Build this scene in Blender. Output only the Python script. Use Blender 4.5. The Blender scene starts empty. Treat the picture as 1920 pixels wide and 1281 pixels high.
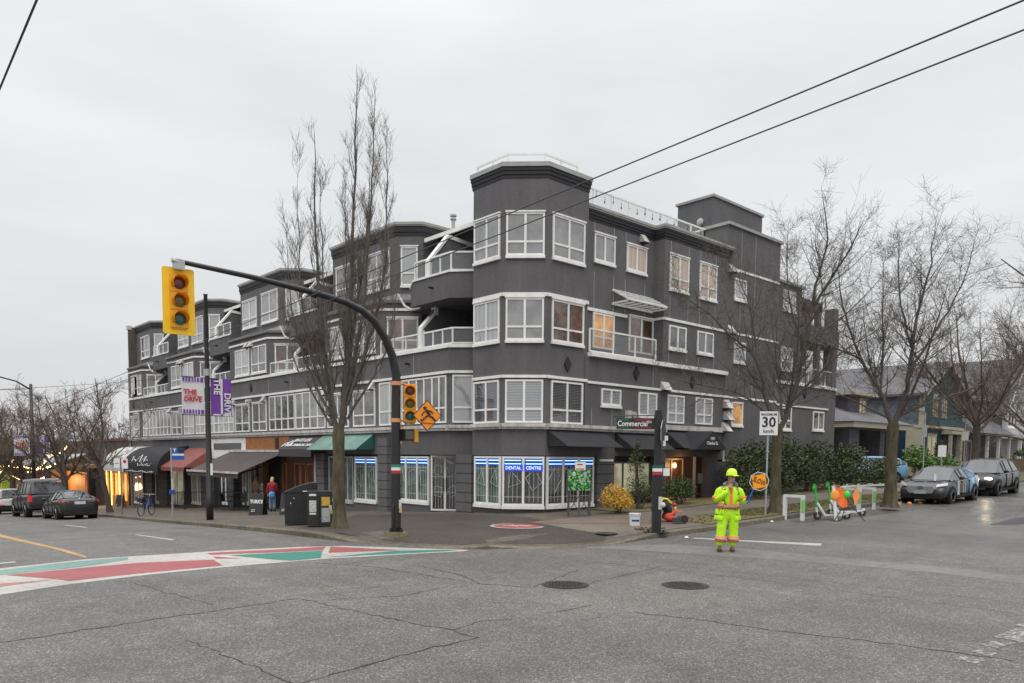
import bpy, bmesh, math, random
from mathutils import Vector, Matrix
R = math.radians
scn = bpy.context.scene
COL = scn.collection

# ------------------------------------------------------------------ camera
HC, FPX = 2.2, 1407.0
_ex = Vector((1550, 87, -1407)).normalized()
_ey = Vector((-1285, 109, -1407)); _ey = (_ey - _ey.dot(_ex) * _ex).normalized()
_ez = _ex.cross(_ey)
CAM_M = Matrix((_ex, _ey, _ez))                      # camera -> world rotation
cam = bpy.data.cameras.new("camera"); camo = bpy.data.objects.new("camera", cam); COL.objects.link(camo)
cam.sensor_width = 36.0; cam.lens = FPX / 1920 * 36
cam.shift_x = 0.0; cam.shift_y = (954 - 640.5) / 1920
cam.clip_start = 0.1; cam.clip_end = 2000
camo.matrix_world = Matrix.Translation((0, 0, HC)) @ CAM_M.to_4x4()
scn.camera = camo

# ------------------------------------------------------------------ world: overcast sky
SUN_EL, SUN_ROT = R(58), R(200)
w = bpy.data.worlds.new("World"); scn.world = w; w.use_nodes = True
nt = w.node_tree; nt.nodes.clear()
def N(t, nodes, **k):
    n = nodes.new(t)
    for a, b in k.items(): setattr(n, a, b)
    return n
out = N("ShaderNodeOutputWorld", nt.nodes); bg = N("ShaderNodeBackground", nt.nodes)
sky = N("ShaderNodeTexSky", nt.nodes, sky_type='NISHITA', sun_disc=False, sun_elevation=SUN_EL, sun_rotation=SUN_ROT)
sky.air_density = 2.0; sky.dust_density = 6.0
tc = N("ShaderNodeTexCoord", nt.nodes); sep = N("ShaderNodeSeparateXYZ", nt.nodes)
ramp = N("ShaderNodeValToRGB", nt.nodes)
cr = ramp.color_ramp; cr.elements[0].position = 0.46; cr.elements[0].color = (0.25, 0.25, 0.25, 1)
cr.elements[1].position = 1.0; cr.elements[1].color = (2.8, 2.85, 2.95, 1)
for p_, c_ in ((0.5, (0.78, 0.77, 0.775)), (0.545, (0.69, 0.70, 0.72)), (0.60, (0.74, 0.755, 0.775)), (0.68, (0.80, 0.82, 0.83)), (0.76, (0.83, 0.855, 0.86))):
    e = cr.elements.new(p_); e.color = (*c_, 1)
ma = N("ShaderNodeMath", nt.nodes, operation='MULTIPLY_ADD'); ma.inputs[1].default_value = 0.5; ma.inputs[2].default_value = 0.5
mapn = N("ShaderNodeMapping", nt.nodes); mapn.inputs['Scale'].default_value = (1.2, 1.2, 4.5)
noi = N("ShaderNodeTexNoise", nt.nodes); noi.inputs['Scale'].default_value = 1.7; noi.inputs['Detail'].default_value = 5
nr = N("ShaderNodeMapRange", nt.nodes); nr.inputs['From Min'].default_value = 0.3; nr.inputs['From Max'].default_value = 0.7
nr.inputs['To Min'].default_value = 0.885; nr.inputs['To Max'].default_value = 1.05
mul = N("ShaderNodeMix", nt.nodes, data_type='RGBA', blend_type='MULTIPLY'); mul.inputs[0].default_value = 1
skm = N("ShaderNodeMix", nt.nodes, data_type='RGBA', blend_type='MIX'); skm.inputs[0].default_value = 0.93
sks = N("ShaderNodeVectorMath", nt.nodes, operation='SCALE'); sks.inputs['Scale'].default_value = 0.1
L = nt.links.new
L(tc.outputs['Generated'], sep.inputs[0]); L(sep.outputs['Z'], ma.inputs[0]); L(ma.outputs[0], ramp.inputs[0])
L(tc.outputs['Generated'], mapn.inputs[0]); L(mapn.outputs[0], noi.inputs['Vector']); L(noi.outputs['Fac'], nr.inputs['Value'])
L(ramp.outputs[0], mul.inputs[6]); L(nr.outputs[0], mul.inputs[7])
L(sky.outputs[0], sks.inputs[0]); L(sks.outputs[0], skm.inputs[6]); L(mul.outputs[2], skm.inputs[7])
L(skm.outputs[2], bg.inputs['Color']); bg.inputs['Strength'].default_value = 1.0
L(bg.outputs[0], out.inputs[0])
sl = bpy.data.lights.new("sun", 'SUN'); sl.energy = 0.6; sl.angle = R(35); sl.color = (1, 0.97, 0.93)
slo = bpy.data.objects.new("sun", sl); COL.objects.link(slo)
_sd = Vector((math.cos(SUN_EL) * -0.75, math.cos(SUN_EL) * -0.66, math.sin(SUN_EL)))
slo.rotation_euler = _sd.to_track_quat('Z', 'Y').to_euler()
scn.view_settings.view_transform = 'Standard'; scn.view_settings.look = 'None'
scn.view_settings.exposure = 0.17; scn.view_settings.gamma = 1.0

# ------------------------------------------------------------------ pixel <-> place helpers (used on real planes)
def ray(px, py): return CAM_M @ Vector((px - 960, 954 - py, -FPX))
def gz(x, y):
    def s(t): return 0 if t < 0 else (t * t / 8 if t < 4 else t - 2)
    return -.0475 * s(min(y, 110) - 17) + .022 * s(min(x, 120) - 12)
def G(px, py, off=0):
    d = ray(px, py); t = 1e-3
    for i in range(80):
        t = (gz(d.x * t, d.y * t) + off - HC) / d.z
    return Vector((d.x * t, d.y * t, gz(d.x * t, d.y * t) + off))
class Wall:
    """vertical plane through o=(x,y) along direction d; n is its outward normal"""
    def __init__(s, o, d, n):
        s.o = Vector(o); s.d = Vector(d).normalized(); s.n = Vector(n).normalized()
    def P(s, a, h, z):
        q = s.o + s.d * a + s.n * h
        return Vector((q.x, q.y, z))
    def px(s, x, y):
        r = ray(x, y); n = s.n; k = (s.o.x * n.x + s.o.y * n.y) / (r.x * n.x + r.y * n.y)
        q = Vector((r.x * k, r.y * k))
        return (q - s.o).dot(s.d), HC + r.z * k
WL = lambda X: Wall((X, 0), (0, -1), (-1, 0))        # left-street facade: s = -Y, runs left -> right in view
WR = lambda Y: Wall((0, Y), (1, 0), (0, -1))         # right-street facade: s = X

# ------------------------------------------------------------------ mesh builder
class MB:
    def __init__(s): s.v = []; s.f = []; s.m = []
    def add(s, vs, fs, m=0):
        b = len(s.v); s.v.extend(tuple(v) for v in vs)
        for f in fs: s.f.append(tuple(b + i for i in f)); s.m.append(m)
        return s
    def hexa(s, p, m=0):   # 8 points: bottom 4 ccw, top 4
        return s.add(p, [(3, 2, 1, 0), (4, 5, 6, 7), (0, 1, 5, 4), (1, 2, 6, 5), (2, 3, 7, 6), (3, 0, 4, 7)], m)
    def box(s, x0, x1, y0, y1, z0, z1, m=0):
        return s.hexa([(x0, y0, z0), (x1, y0, z0), (x1, y1, z0), (x0, y1, z0), (x0, y0, z1), (x1, y0, z1), (x1, y1, z1), (x0, y1, z1)], m)
    def wbox(s, W, s0, s1, h0, h1, z0, z1, m=0):
        return s.hexa([W.P(s0, h1, z0), W.P(s1, h1, z0), W.P(s1, h0, z0), W.P(s0, h0, z0), W.P(s0, h1, z1), W.P(s1, h1, z1), W.P(s1, h0, z1), W.P(s0, h0, z1)], m)
    def quad(s, a, b, c, d, m=0): return s.add([a, b, c, d], [(0, 1, 2, 3)], m)
    def prism(s, poly, z0, z1, m=0):
        n = len(poly)
        zz0 = z0 if isinstance(z0, (list, tuple)) else [z0] * n
        vs = [(p[0], p[1], zz0[i]) for i, p in enumerate(poly)] + [(p[0], p[1], z1) for p in poly]
        a = sum(poly[i][0] * poly[(i + 1) % n][1] - poly[(i + 1) % n][0] * poly[i][1] for i in range(n))
        fs = [tuple(range(n))[::-1], tuple(range(n, 2 * n))] + [(i, (i + 1) % n, n + (i + 1) % n, n + i) for i in range(n)]
        if a < 0: fs = [f[::-1] for f in fs]
        return s.add(vs, fs, m)
    def loft(s, A, B, m=0, caps=True):
        n = len(A); fs = [(i, (i + 1) % n, n + (i + 1) % n, n + i) for i in range(n)]
        if caps: fs += [tuple(range(n))[::-1], tuple(range(n, 2 * n))]
        return s.add(list(A) + list(B), fs, m)
    def tube(s, pts, r, n=6, m=0, cap=True):
        pts = [Vector(p) for p in pts]; k = len(pts)
        rs = r if isinstance(r, (list, tuple)) else [r] * k
        d = (pts[1] - pts[0]).normalized()
        u = d.orthogonal().normalized(); vs = []
        for i in range(k):
            dd = (pts[min(i + 1, k - 1)] - pts[max(i - 1, 0)])
            dd = dd.normalized() if dd.length > 1e-9 else d
            u = (u - dd * u.dot(dd)); u = u.normalized() if u.length > 1e-6 else dd.orthogonal().normalized()
            w_ = dd.cross(u)
            for j in range(n):
                a = 2 * math.pi * j / n
                vs.append(pts[i] + (u * math.cos(a) + w_ * math.sin(a)) * rs[i])
        fs = [(i * n + j, i * n + (j + 1) % n, (i + 1) * n + (j + 1) % n, (i + 1) * n + j) for i in range(k - 1) for j in range(n)]
        if cap: fs += [tuple(range(n))[::-1], tuple(range((k - 1) * n, k * n))]
        return s.add(vs, fs, m)
    def cyl(s, c, r, h, n=16, m=0, axis='z', r2=None):
        c = Vector(c); a = {'x': Vector((1, 0, 0)), 'y': Vector((0, 1, 0)), 'z': Vector((0, 0, 1))}[axis]
        return s.tube([c, c + a * h], [r, r if r2 is None else r2], n, m)
    def ell(s, c, rad, nu=10, nv=7, m=0):
        c = Vector(c); vs = [c + Vector((0, 0, -rad[2]))]
        for i in range(1, nv):
            t = math.pi * i / nv - math.pi / 2
            for j in range(nu):
                a = 2 * math.pi * j / nu
                vs.append(c + Vector((rad[0] * math.cos(t) * math.cos(a), rad[1] * math.cos(t) * math.sin(a), rad[2] * math.sin(t))))
        vs.append(c + Vector((0, 0, rad[2]))); e = len(vs) - 1
        fs = [(0, 1 + (j + 1) % nu, 1 + j) for j in range(nu)]
        for i in range(nv - 2):
            for j in range(nu): fs.append((1 + i * nu + j, 1 + i * nu + (j + 1) % nu, 1 + (i + 1) * nu + (j + 1) % nu, 1 + (i + 1) * nu + j))
        fs += [(1 + (nv - 2) * nu + j, 1 + (nv - 2) * nu + (j + 1) % nu, e) for j in range(nu)]
        return s.add(vs, fs, m)
    def build(s, name, mats, parent=None, smooth=False):
        me = bpy.data.meshes.new(name); me.from_pydata(s.v, [], s.f)
        if not isinstance(mats, (list, tuple)): mats = [mats]
        for x in mats: me.materials.append(x)
        if len(mats) > 1: me.polygons.foreach_set('material_index', s.m)
        if smooth: me.polygons.foreach_set('use_smooth', [True] * len(s.f))
        me.update()
        o = bpy.data.objects.new(name, me); COL.objects.link(o)
        attach(o, parent); return o
def attach(o, parent):
    if parent is not None:
        o.parent = parent
        if parent.get('_w'):
            o.matrix_parent_inverse = Matrix.Translation(-Vector(parent.location))
def thing(name, label, cat, loc=(0, 0, 0), rz=0, group=None, world=False):
    o = bpy.data.objects.new(name, None); COL.objects.link(o); o.empty_display_size = .2
    o.location = loc; o.rotation_euler = (0, 0, rz); o['label'] = label; o['category'] = cat
    if group: o['group'] = group
    if world: o['_w'] = 1
    return o
def tag(o, label, cat, group=None):
    o['label'] = label; o['category'] = cat
    if group: o['group'] = group
    return o
def struct(o): o['kind'] = 'structure'; return o
def stuff(o, label=None, cat=None):
    o['kind'] = 'stuff'
    if label: o['label'] = label; o['category'] = cat
    return o
def dup(root, loc, rz, label=None, sc=None):
    r = root.copy(); COL.objects.link(r); r.location = loc; r.rotation_euler = (0, 0, rz)
    if label: r['label'] = label
    if sc: r.scale = (sc, sc, sc)
    def rec(a, b):
        for ch in list(a.children):
            c = ch.copy(); COL.objects.link(c); c.parent = b; rec(ch, c)
    rec(root, r); return r
def text(s, size, loc, xdir, up, mat, parent, name='lettering', bold=0.0, align='CENTER', ext=0.004, sx=1.0, shear=0.0):
    cu = bpy.data.curves.new(name, 'FONT'); cu.body = s; cu.size = size; cu.extrude = ext; cu.offset = bold * size
    cu.align_x = align; cu.align_y = 'CENTER'; cu.resolution_u = 2; cu.space_line = 0.85; cu.shear = shear
    cu.materials.append(mat)
    tmp = bpy.data.objects.new(name, cu); COL.objects.link(tmp)
    me = bpy.data.meshes.new_from_object(tmp.evaluated_get(bpy.context.evaluated_depsgraph_get())); me.name = name
    if not me.materials: me.materials.append(mat)
    bpy.data.objects.remove(tmp); o = bpy.data.objects.new(name, me); COL.objects.link(o)
    x = Vector(xdir).normalized(); y = Vector(up).normalized(); z = x.cross(y).normalized(); y = z.cross(x)
    M = Matrix((x * sx, y, z)).transposed().to_4x4(); M.translation = Vector(loc)
    if parent is not None:
        o.parent = parent
        if parent.get('_w'): M = Matrix.Translation(-Vector(parent.location)) @ M
    o.matrix_local = M
    return o

# ------------------------------------------------------------------ materials
MATS = {}
def mat(name, col, rough=0.6, metal=0.0, var=0.12, sc=6.0, bump=0.0, bsc=None, emit=None, es=1.0, spec=None, coat=0, dirt=0.0, stretch=None, col2=None, streak=0):
    if name in MATS: return MATS[name]
    m = bpy.data.materials.new(name); m.use_nodes = True; t = m.node_tree; b = t.nodes['Principled BSDF']
    b.inputs['Roughness'].default_value = rough; b.inputs['Metallic'].default_value = metal
    if spec is not None: b.inputs['Specular IOR Level'].default_value = spec
    if coat: b.inputs['Coat Weight'].default_value = coat; b.inputs['Coat Roughness'].default_value = 0.06
    tc = t.nodes.new("ShaderNodeTexCoord"); mp = t.nodes.new("ShaderNodeMapping")
    if stretch: mp.inputs['Scale'].default_value = stretch
    t.links.new(tc.outputs['Object'], mp.inputs[0])
    n = t.nodes.new("ShaderNodeTexNoise"); n.inputs['Scale'].default_value = sc; n.inputs['Detail'].default_value = 5; n.inputs['Roughness'].default_value = .65
    t.links.new(mp.outputs[0], n.inputs['Vector'])
    r = t.nodes.new("ShaderNodeValToRGB"); r.color_ramp.elements[0].position = .3; r.color_ramp.elements[1].position = .72
    lo = [c * (1 - var) for c in col]; hi = [min(1, c * (1 + var)) for c in (col2 or col)]
    r.color_ramp.elements[0].color = (*lo, 1); r.color_ramp.elements[1].color = (*hi, 1)
    t.links.new(n.outputs['Fac'], r.inputs[0]); last = r.outputs[0]
    if dirt:
        n2 = t.nodes.new("ShaderNodeTexNoise"); n2.inputs['Scale'].default_value = .45; n2.inputs['Detail'].default_value = 7; n2.inputs['Roughness'].default_value = .7
        t.links.new(tc.outputs['Object'], n2.inputs['Vector'])
        mr = t.nodes.new("ShaderNodeMapRange"); mr.inputs['From Min'].default_value = .35; mr.inputs['From Max'].default_value = .7
        mr.inputs['To Min'].default_value = 1 - dirt; mr.inputs['To Max'].default_value = 1 + dirt * .5
        t.links.new(n2.outputs['Fac'], mr.inputs[0])
        mx = t.nodes.new("ShaderNodeMix"); mx.data_type = 'RGBA'; mx.blend_type = 'MULTIPLY'; mx.inputs[0].default_value = 1
        t.links.new(last, mx.inputs[6]); t.links.new(mr.outputs[0], mx.inputs[7]); last = mx.outputs[2]
    if streak:
        m2 = t.nodes.new("ShaderNodeMapping"); m2.inputs['Scale'].default_value = (2.2, 2.2, .16); t.links.new(tc.outputs['Object'], m2.inputs[0])
        n2 = t.nodes.new("ShaderNodeTexNoise"); n2.inputs['Scale'].default_value = 1.6; n2.inputs['Detail'].default_value = 8; n2.inputs['Roughness'].default_value = .65
        t.links.new(m2.outputs[0], n2.inputs['Vector'])
        mr = t.nodes.new("ShaderNodeMapRange"); mr.inputs['From Min'].default_value = .36; mr.inputs['From Max'].default_value = .66
        mr.inputs['To Min'].default_value = 1 - streak; mr.inputs['To Max'].default_value = 1 + streak * .4
        t.links.new(n2.outputs['Fac'], mr.inputs[0])
        mx = t.nodes.new("ShaderNodeMix"); mx.data_type = 'RGBA'; mx.blend_type = 'MULTIPLY'; mx.inputs[0].default_value = 1
        t.links.new(last, mx.inputs[6]); t.links.new(mr.outputs[0], mx.inputs[7]); last = mx.outputs[2]
    t.links.new(last, b.inputs['Base Color'])
    if bump:
        n3 = t.nodes.new("ShaderNodeTexNoise"); n3.inputs['Scale'].default_value = bsc or sc * 4; n3.inputs['Detail'].default_value = 4
        t.links.new(mp.outputs[0], n3.inputs['Vector'])
        bp = t.nodes.new("ShaderNodeBump"); bp.inputs['Strength'].default_value = bump; bp.inputs['Distance'].default_value = .02
        t.links.new(n3.outputs['Fac'], bp.inputs['Height']); t.links.new(bp.outputs[0], b.inputs['Normal'])
    if emit: b.inputs['Emission Color'].default_value = (*emit, 1); b.inputs['Emission Strength'].default_value = es
    MATS[name] = m; return m
def pane_mat(name, kind, col=(.05, .055, .06), col2=None):
    """window pane: what stands behind the glass (blinds, curtain, dark room) under a glossy coat"""
    if name in MATS: return MATS[name]
    m = bpy.data.materials.new(name); m.use_nodes = True; t = m.node_tree; b = t.nodes['Principled BSDF']
    b.inputs['Roughness'].default_value = .35; b.inputs['Coat Weight'].default_value = 1; b.inputs['Coat Roughness'].default_value = .015; b.inputs['Coat IOR'].default_value = 2.1
    b.inputs['Specular IOR Level'].default_value = .1
    geo = t.nodes.new("ShaderNodeNewGeometry"); sp = t.nodes.new("ShaderNodeSeparateXYZ"); t.links.new(geo.outputs['Position'], sp.inputs[0])
    r = t.nodes.new("ShaderNodeValToRGB"); c2 = col2 or [c * .55 for c in col]
    r.color_ramp.elements[0].color = (*c2, 1); r.color_ramp.elements[1].color = (*col, 1)
    if kind == 'blind':
        mm = t.nodes.new("ShaderNodeMath"); mm.operation = 'MULTIPLY'; mm.inputs[1].default_value = 1 / .055; fr = t.nodes.new("ShaderNodeMath"); fr.operation = 'FRACT'
        t.links.new(sp.outputs['Z'], mm.inputs[0]); t.links.new(mm.outputs[0], fr.inputs[0]); t.links.new(fr.outputs[0], r.inputs[0])
        r.color_ramp.elements[0].position = .3; r.color_ramp.elements[1].position = .5
    elif kind == 'curtain':
        ad = t.nodes.new("ShaderNodeMath"); ad.operation = 'ADD'; t.links.new(sp.outputs['X'], ad.inputs[0]); t.links.new(sp.outputs['Y'], ad.inputs[1])
        mm = t.nodes.new("ShaderNodeMath"); mm.operation = 'MULTIPLY'; mm.inputs[1].default_value = 26; si = t.nodes.new("ShaderNodeMath"); si.operation = 'SINE'
        t.links.new(ad.outputs[0], mm.inputs[0]); t.links.new(mm.outputs[0], si.inputs[0]); t.links.new(si.outputs[0], r.inputs[0])
        r.color_ramp.elements[0].position = -0.0; c2 = [c * .8 for c in col]; r.color_ramp.elements[0].color = (*c2, 1)
    else:
        n = t.nodes.new("ShaderNodeTexNoise"); n.inputs['Scale'].default_value = 1.6; n.inputs['Detail'].default_value = 4
        t.links.new(geo.outputs['Position'], n.inputs['Vector']); t.links.new(n.outputs['Fac'], r.inputs[0]); r.color_ramp.elements[0].position = .38; r.color_ramp.elements[1].position = .62
    t.links.new(r.outputs[0], b.inputs['Base Color'])
    if kind in ('lit', 'litdim'):
        t.links.new(r.outputs[0], b.inputs['Emission Color']); b.inputs['Emission Strength'].default_value = 1.0 if kind == 'lit' else .35
    nb = t.nodes.new("ShaderNodeTexNoise"); nb.inputs['Scale'].default_value = 2.2; t.links.new(geo.outputs['Position'], nb.inputs['Vector'])
    bp = t.nodes.new("ShaderNodeBump"); bp.inputs['Strength'].default_value = .06; bp.inputs['Distance'].default_value = .05
    t.links.new(nb.outputs['Fac'], bp.inputs['Height']); t.links.new(bp.outputs[0], b.inputs['Coat Normal'])
    MATS[name] = m; return m

stucco = mat('charcoal_stucco', (.140, .134, .139), .9, var=.09, sc=9, bump=.5, bsc=45, dirt=.16, spec=.25, streak=.09)
stucco_dark = mat('dark_trim', (.022, .02, .025), .75, var=.2)
cap_m = mat('pale_cap', (.34, .34, .32), .55, var=.12, sc=3, dirt=.2)
white = mat('white_trim', (.84, .83, .80), .5, var=.05, sc=4, dirt=.06, streak=.10)
off_white = mat('off_white', (.60, .57, .54), .6, var=.1, sc=3, dirt=.2, streak=.35)
joint_m = mat('pale_joint', (.30, .29, .30), .7)
rail_glass = mat('rail_glass', (.10, .11, .115), .08, spec=.7, coat=.6, var=.05)
black = mat('black_paint', (.016, .016, .018), .4, var=.25, sc=8)
black_s = mat('black_satin', (.022, .021, .022), .5, var=.25, sc=5)
galv = mat('galvanised', (.42, .43, .43), .42, metal=.55, var=.15, sc=12)
yellow = mat('signal_yellow', (.84, .40, .012), .5, var=.1, sc=10, dirt=.12)
orange = mat('sign_orange', (.86, .27, .01), .45, var=.05)
sign_w = mat('sign_white', (.74, .74, .73), .4, var=.05)
red_p = mat('red_print', (.55, .02, .03), .5); purple = mat('purple_print', (.17, .05, .33), .6, var=.08)
conc = mat('concrete', (.23, .205, .17), .85, var=.25, sc=4, bump=.4, bsc=30, dirt=.3)
p_refl = pane_mat('pane_reflecting', 'room', (.16, .155, .15), (.05, .05, .05)); p_grey = pane_mat('pane_grey', 'room', (.26, .26, .26), (.17, .17, .17)); p_pale = pane_mat('pane_pale_curtain', 'curtain', (.42, .43, .43))
p_blind = pane_mat('pane_blinds', 'blind', (.36, .38, .40), (.13, .135, .14)); p_dark = pane_mat('pane_dark', 'room', (.05, .05, .05), (.015, .015, .018))
p_brown = pane_mat('pane_brown_room', 'room', (.17, .085, .045), (.05, .03, .02)); p_warm = pane_mat('pane_warm_lit', 'litdim', (.62, .30, .07), (.32, .13, .03))
p_peach = pane_mat('pane_peach', 'curtain', (.52, .38, .29)); p_green = pane_mat('pane_greenish', 'room', (.14, .2, .17), (.04, .07, .055))
p_cream = pane_mat('pane_cream_lit', 'litdim', (.62, .58, .38), (.35, .32, .2)); p_dblind = pane_mat('pane_dark_blinds', 'blind', (.14, .145, .15), (.035, .035, .04))
PANES = [p_grey, p_pale, p_grey, p_pale, p_refl, p_pale, p_refl]

# ------------------------------------------------------------------ ground
def asphalt_mat():
    m = bpy.data.materials.new('asphalt'); m.use_nodes = True; t = m.node_tree; b = t.nodes['Principled BSDF']; k = t.links.new
    g = t.nodes.new("ShaderNodeNewGeometry")
    def noise(s, d=4, r=.6):
        n = t.nodes.new("ShaderNodeTexNoise"); n.inputs['Scale'].default_value = s; n.inputs['Detail'].default_value = d; n.inputs['Roughness'].default_value = r
        k(g.outputs['Position'], n.inputs['Vector']); return n
    def rmp(src, e):
        r = t.nodes.new("ShaderNodeValToRGB"); r.color_ramp.elements[0].position, r.color_ramp.elements[0].color = e[0][0], (*e[0][1], 1)
        r.color_ramp.elements[1].position, r.color_ramp.elements[1].color = e[-1][0], (*e[-1][1], 1)
        for p, c in e[1:-1]: x = r.color_ramp.elements.new(p); x.color = (*c, 1)
        k(src, r.inputs[0]); return r.outputs[0]
    v = t.nodes.new("ShaderNodeTexVoronoi"); v.inputs['Scale'].default_value = 62; k(g.outputs['Position'], v.inputs['Vector'])
    sv = t.nodes.new("ShaderNodeSeparateColor"); k(v.outputs['Color'], sv.inputs[0])
    base = rmp(sv.outputs[0], [(0, (.060, .057, .055)), (.55, (.115, .109, .104)), (.86, (.155, .146, .136)), (1, (.30, .275, .245))])
    big = rmp(noise(.22, 6, .7).outputs['Fac'], [(.32, (.80, .81, .83)), (.5, (1, .99, .97)), (.68, (1.22, 1.18, 1.12))])
    mid = rmp(noise(2.2, 5, .7).outputs['Fac'], [(.3, (.84, .84, .84)), (.7, (1.14, 1.13, 1.12))])
    a = t.nodes.new("ShaderNodeMix"); a.data_type = 'RGBA'; a.blend_type = 'MULTIPLY'; a.inputs[0].default_value = 1; k(base, a.inputs[6]); k(big, a.inputs[7])
    c = t.nodes.new("ShaderNodeMix"); c.data_type = 'RGBA'; c.blend_type = 'MULTIPLY'; c.inputs[0].default_value = 1; k(a.outputs[2], c.inputs[6]); k(mid, c.inputs[7])
    last = c.outputs[2]
    for scl in ((.9, .035, 1), (.035, .9, 1)):
        mp = t.nodes.new("ShaderNodeMapping"); mp.inputs['Scale'].default_value = scl; k(g.outputs['Position'], mp.inputs[0])
        n = t.nodes.new("ShaderNodeTexNoise"); n.inputs['Scale'].default_value = 1.1; n.inputs['Detail'].default_value = 5; k(mp.outputs[0], n.inputs['Vector'])
        mm = t.nodes.new("ShaderNodeMapRange"); mm.inputs['From Min'].default_value = .35; mm.inputs['From Max'].default_value = .65; mm.inputs['To Min'].default_value = .88; mm.inputs['To Max'].default_value = 1.07; k(n.outputs['Fac'], mm.inputs[0])
        x = t.nodes.new("ShaderNodeMix"); x.data_type = 'RGBA'; x.blend_type = 'MULTIPLY'; x.inputs[0].default_value = 1; k(last, x.inputs[6]); k(mm.outputs[0], x.inputs[7]); last = x.outputs[2]
    k(last, b.inputs['Base Color'])
    # wetter, smoother asphalt up the side street
    sp = t.nodes.new("ShaderNodeSeparateXYZ"); k(g.outputs['Position'], sp.inputs[0])
    mr = t.nodes.new("ShaderNodeMapRange"); mr.inputs['From Min'].default_value = 12; mr.inputs['From Max'].default_value = 30; mr.inputs['To Min'].default_value = 0; mr.inputs['To Max'].default_value = .38
    k(sp.outputs['X'], mr.inputs[0])
    r2 = t.nodes.new("ShaderNodeMapRange"); r2.inputs['From Min'].default_value = .3; r2.inputs['From Max'].default_value = .7; r2.inputs['To Min'].default_value = .52; r2.inputs['To Max'].default_value = .82
    k(noise(.35, 5).outputs['Fac'], r2.inputs[0])
    su = t.nodes.new("ShaderNodeMath"); su.operation = 'SUBTRACT'; k(r2.outputs[0], su.inputs[0]); k(mr.outputs[0], su.inputs[1]); k(su.outputs[0], b.inputs['Roughness'])
    bp = t.nodes.new("ShaderNodeBump"); bp.inputs['Strength'].default_value = .55; bp.inputs['Distance'].default_value = .012
    k(v.outputs['Distance'], bp.inputs['Height']); k(bp.outputs[0], b.inputs['Normal'])
    return m
asph = asphalt_mat()
def span(a, b, st): 
    r = []; x = a
    while x < b: r.append(x); x += st
    return r
xs = span(-300, -30, 45) + span(-30, 60, 2) + span(60, 140, 8) + span(140, 601, 76)
ys = span(-300, -30, 45) + span(-30, 120, 2) + span(120, 200, 16) + span(200, 701, 100)
me_ = MB(); me_.v = [(x, y, gz(x, y)) for y in ys for x in xs]; nx = len(xs)
for j in range(len(ys) - 1):
    for i in range(nx - 1): me_.f.append((j * nx + i, j * nx + i + 1, (j + 1) * nx + i + 1, (j + 1) * nx + i)); me_.m.append(0)
struct(me_.build('road', asph, smooth=True))

RAMPS = [((9.7, 16.3), (10.85, 13.9)), ((12.2, 12.9), (14.4, 12.0))]
def ramp_off(x, y):
    o = .13
    for a, b in RAMPS:
        a = Vector(a); b = Vector(b); p = Vector((x, y)); t = max(0, min(1, (p - a).dot(b - a) / (b - a).length_squared)); d = (p - a - (b - a) * t).length
        o = min(o, .012 + .118 * min(1, d / 1.3))
    return o
def drape(name, poly, off, m, step=1.0, thick=0):
    bm = bmesh.new(); vs = [bm.verts.new((p[0], p[1], 0)) for p in poly]; f = bm.faces.new(vs)
    if f.normal.z < 0: f.normal_flip()
    x0 = min(p[0] for p in poly); x1 = max(p[0] for p in poly); y0 = min(p[1] for p in poly); y1 = max(p[1] for p in poly)
    for ax, lo, hi in ((0, x0, x1), (1, y0, y1)):
        q = math.ceil(lo / step) * step; c = 0
        while q < hi and c < 400:
            co = [0, 0, 0]; co[ax] = q; no = [0, 0, 0]; no[ax] = 1
            bmesh.ops.bisect_plane(bm, geom=bm.verts[:] + bm.edges[:] + bm.faces[:], plane_co=co, plane_no=no)
            q += step if q < 60 else step * 6; c += 1
    bmesh.ops.triangulate(bm, faces=bm.faces[:])
    bm.normal_update()
    for f in bm.faces:
        if f.normal.z < 0: f.normal_flip()
    for v in bm.verts: v.co.z = gz(v.co.x, v.co.y) + (off(v.co.x, v.co.y) if callable(off) else off)
    me = bpy.data.meshes.new(name); bm.to_mesh(me); bm.free(); me.materials.append(m)
    o = bpy.data.objects.new(name, me); COL.objects.link(o); return o
KERB = [(10.6, 120), (10.6, 42.5), (10.0, 33), (9.75, 26.2), (9.4, 20), (9.45, 17.8), (9.7, 16.3), (10.15, 15), (10.85, 13.9), (11.42, 13.38), (12.2, 12.9), (13.4, 12.25), (14.4, 12.0), (16.1, 12.1), (19, 11.98), (22, 12.0), (29, 12.1), (33, 12.3), (47, 12.75), (120, 12.9)]
def offset_line(pts, d):
    r = []
    for i, p in enumerate(pts):
        a = Vector(pts[max(i - 1, 0)]); b = Vector(pts[min(i + 1, len(pts) - 1)]); t = (b - a).normalized(); n = Vector((-t.y, t.x))
        r.append(tuple(Vector(p) + n * d))
    return r
KIN = offset_line(KERB, .17)
pave = mat('brown_paving', (.125, .098, .073), .72, var=.28, sc=3.5, bump=.4, bsc=25, dirt=.3)
brickp = mat('corner_paving', (.070, .052, .038), .6, var=.3, sc=9, bump=.6, bsc=14, dirt=.35)
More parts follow.
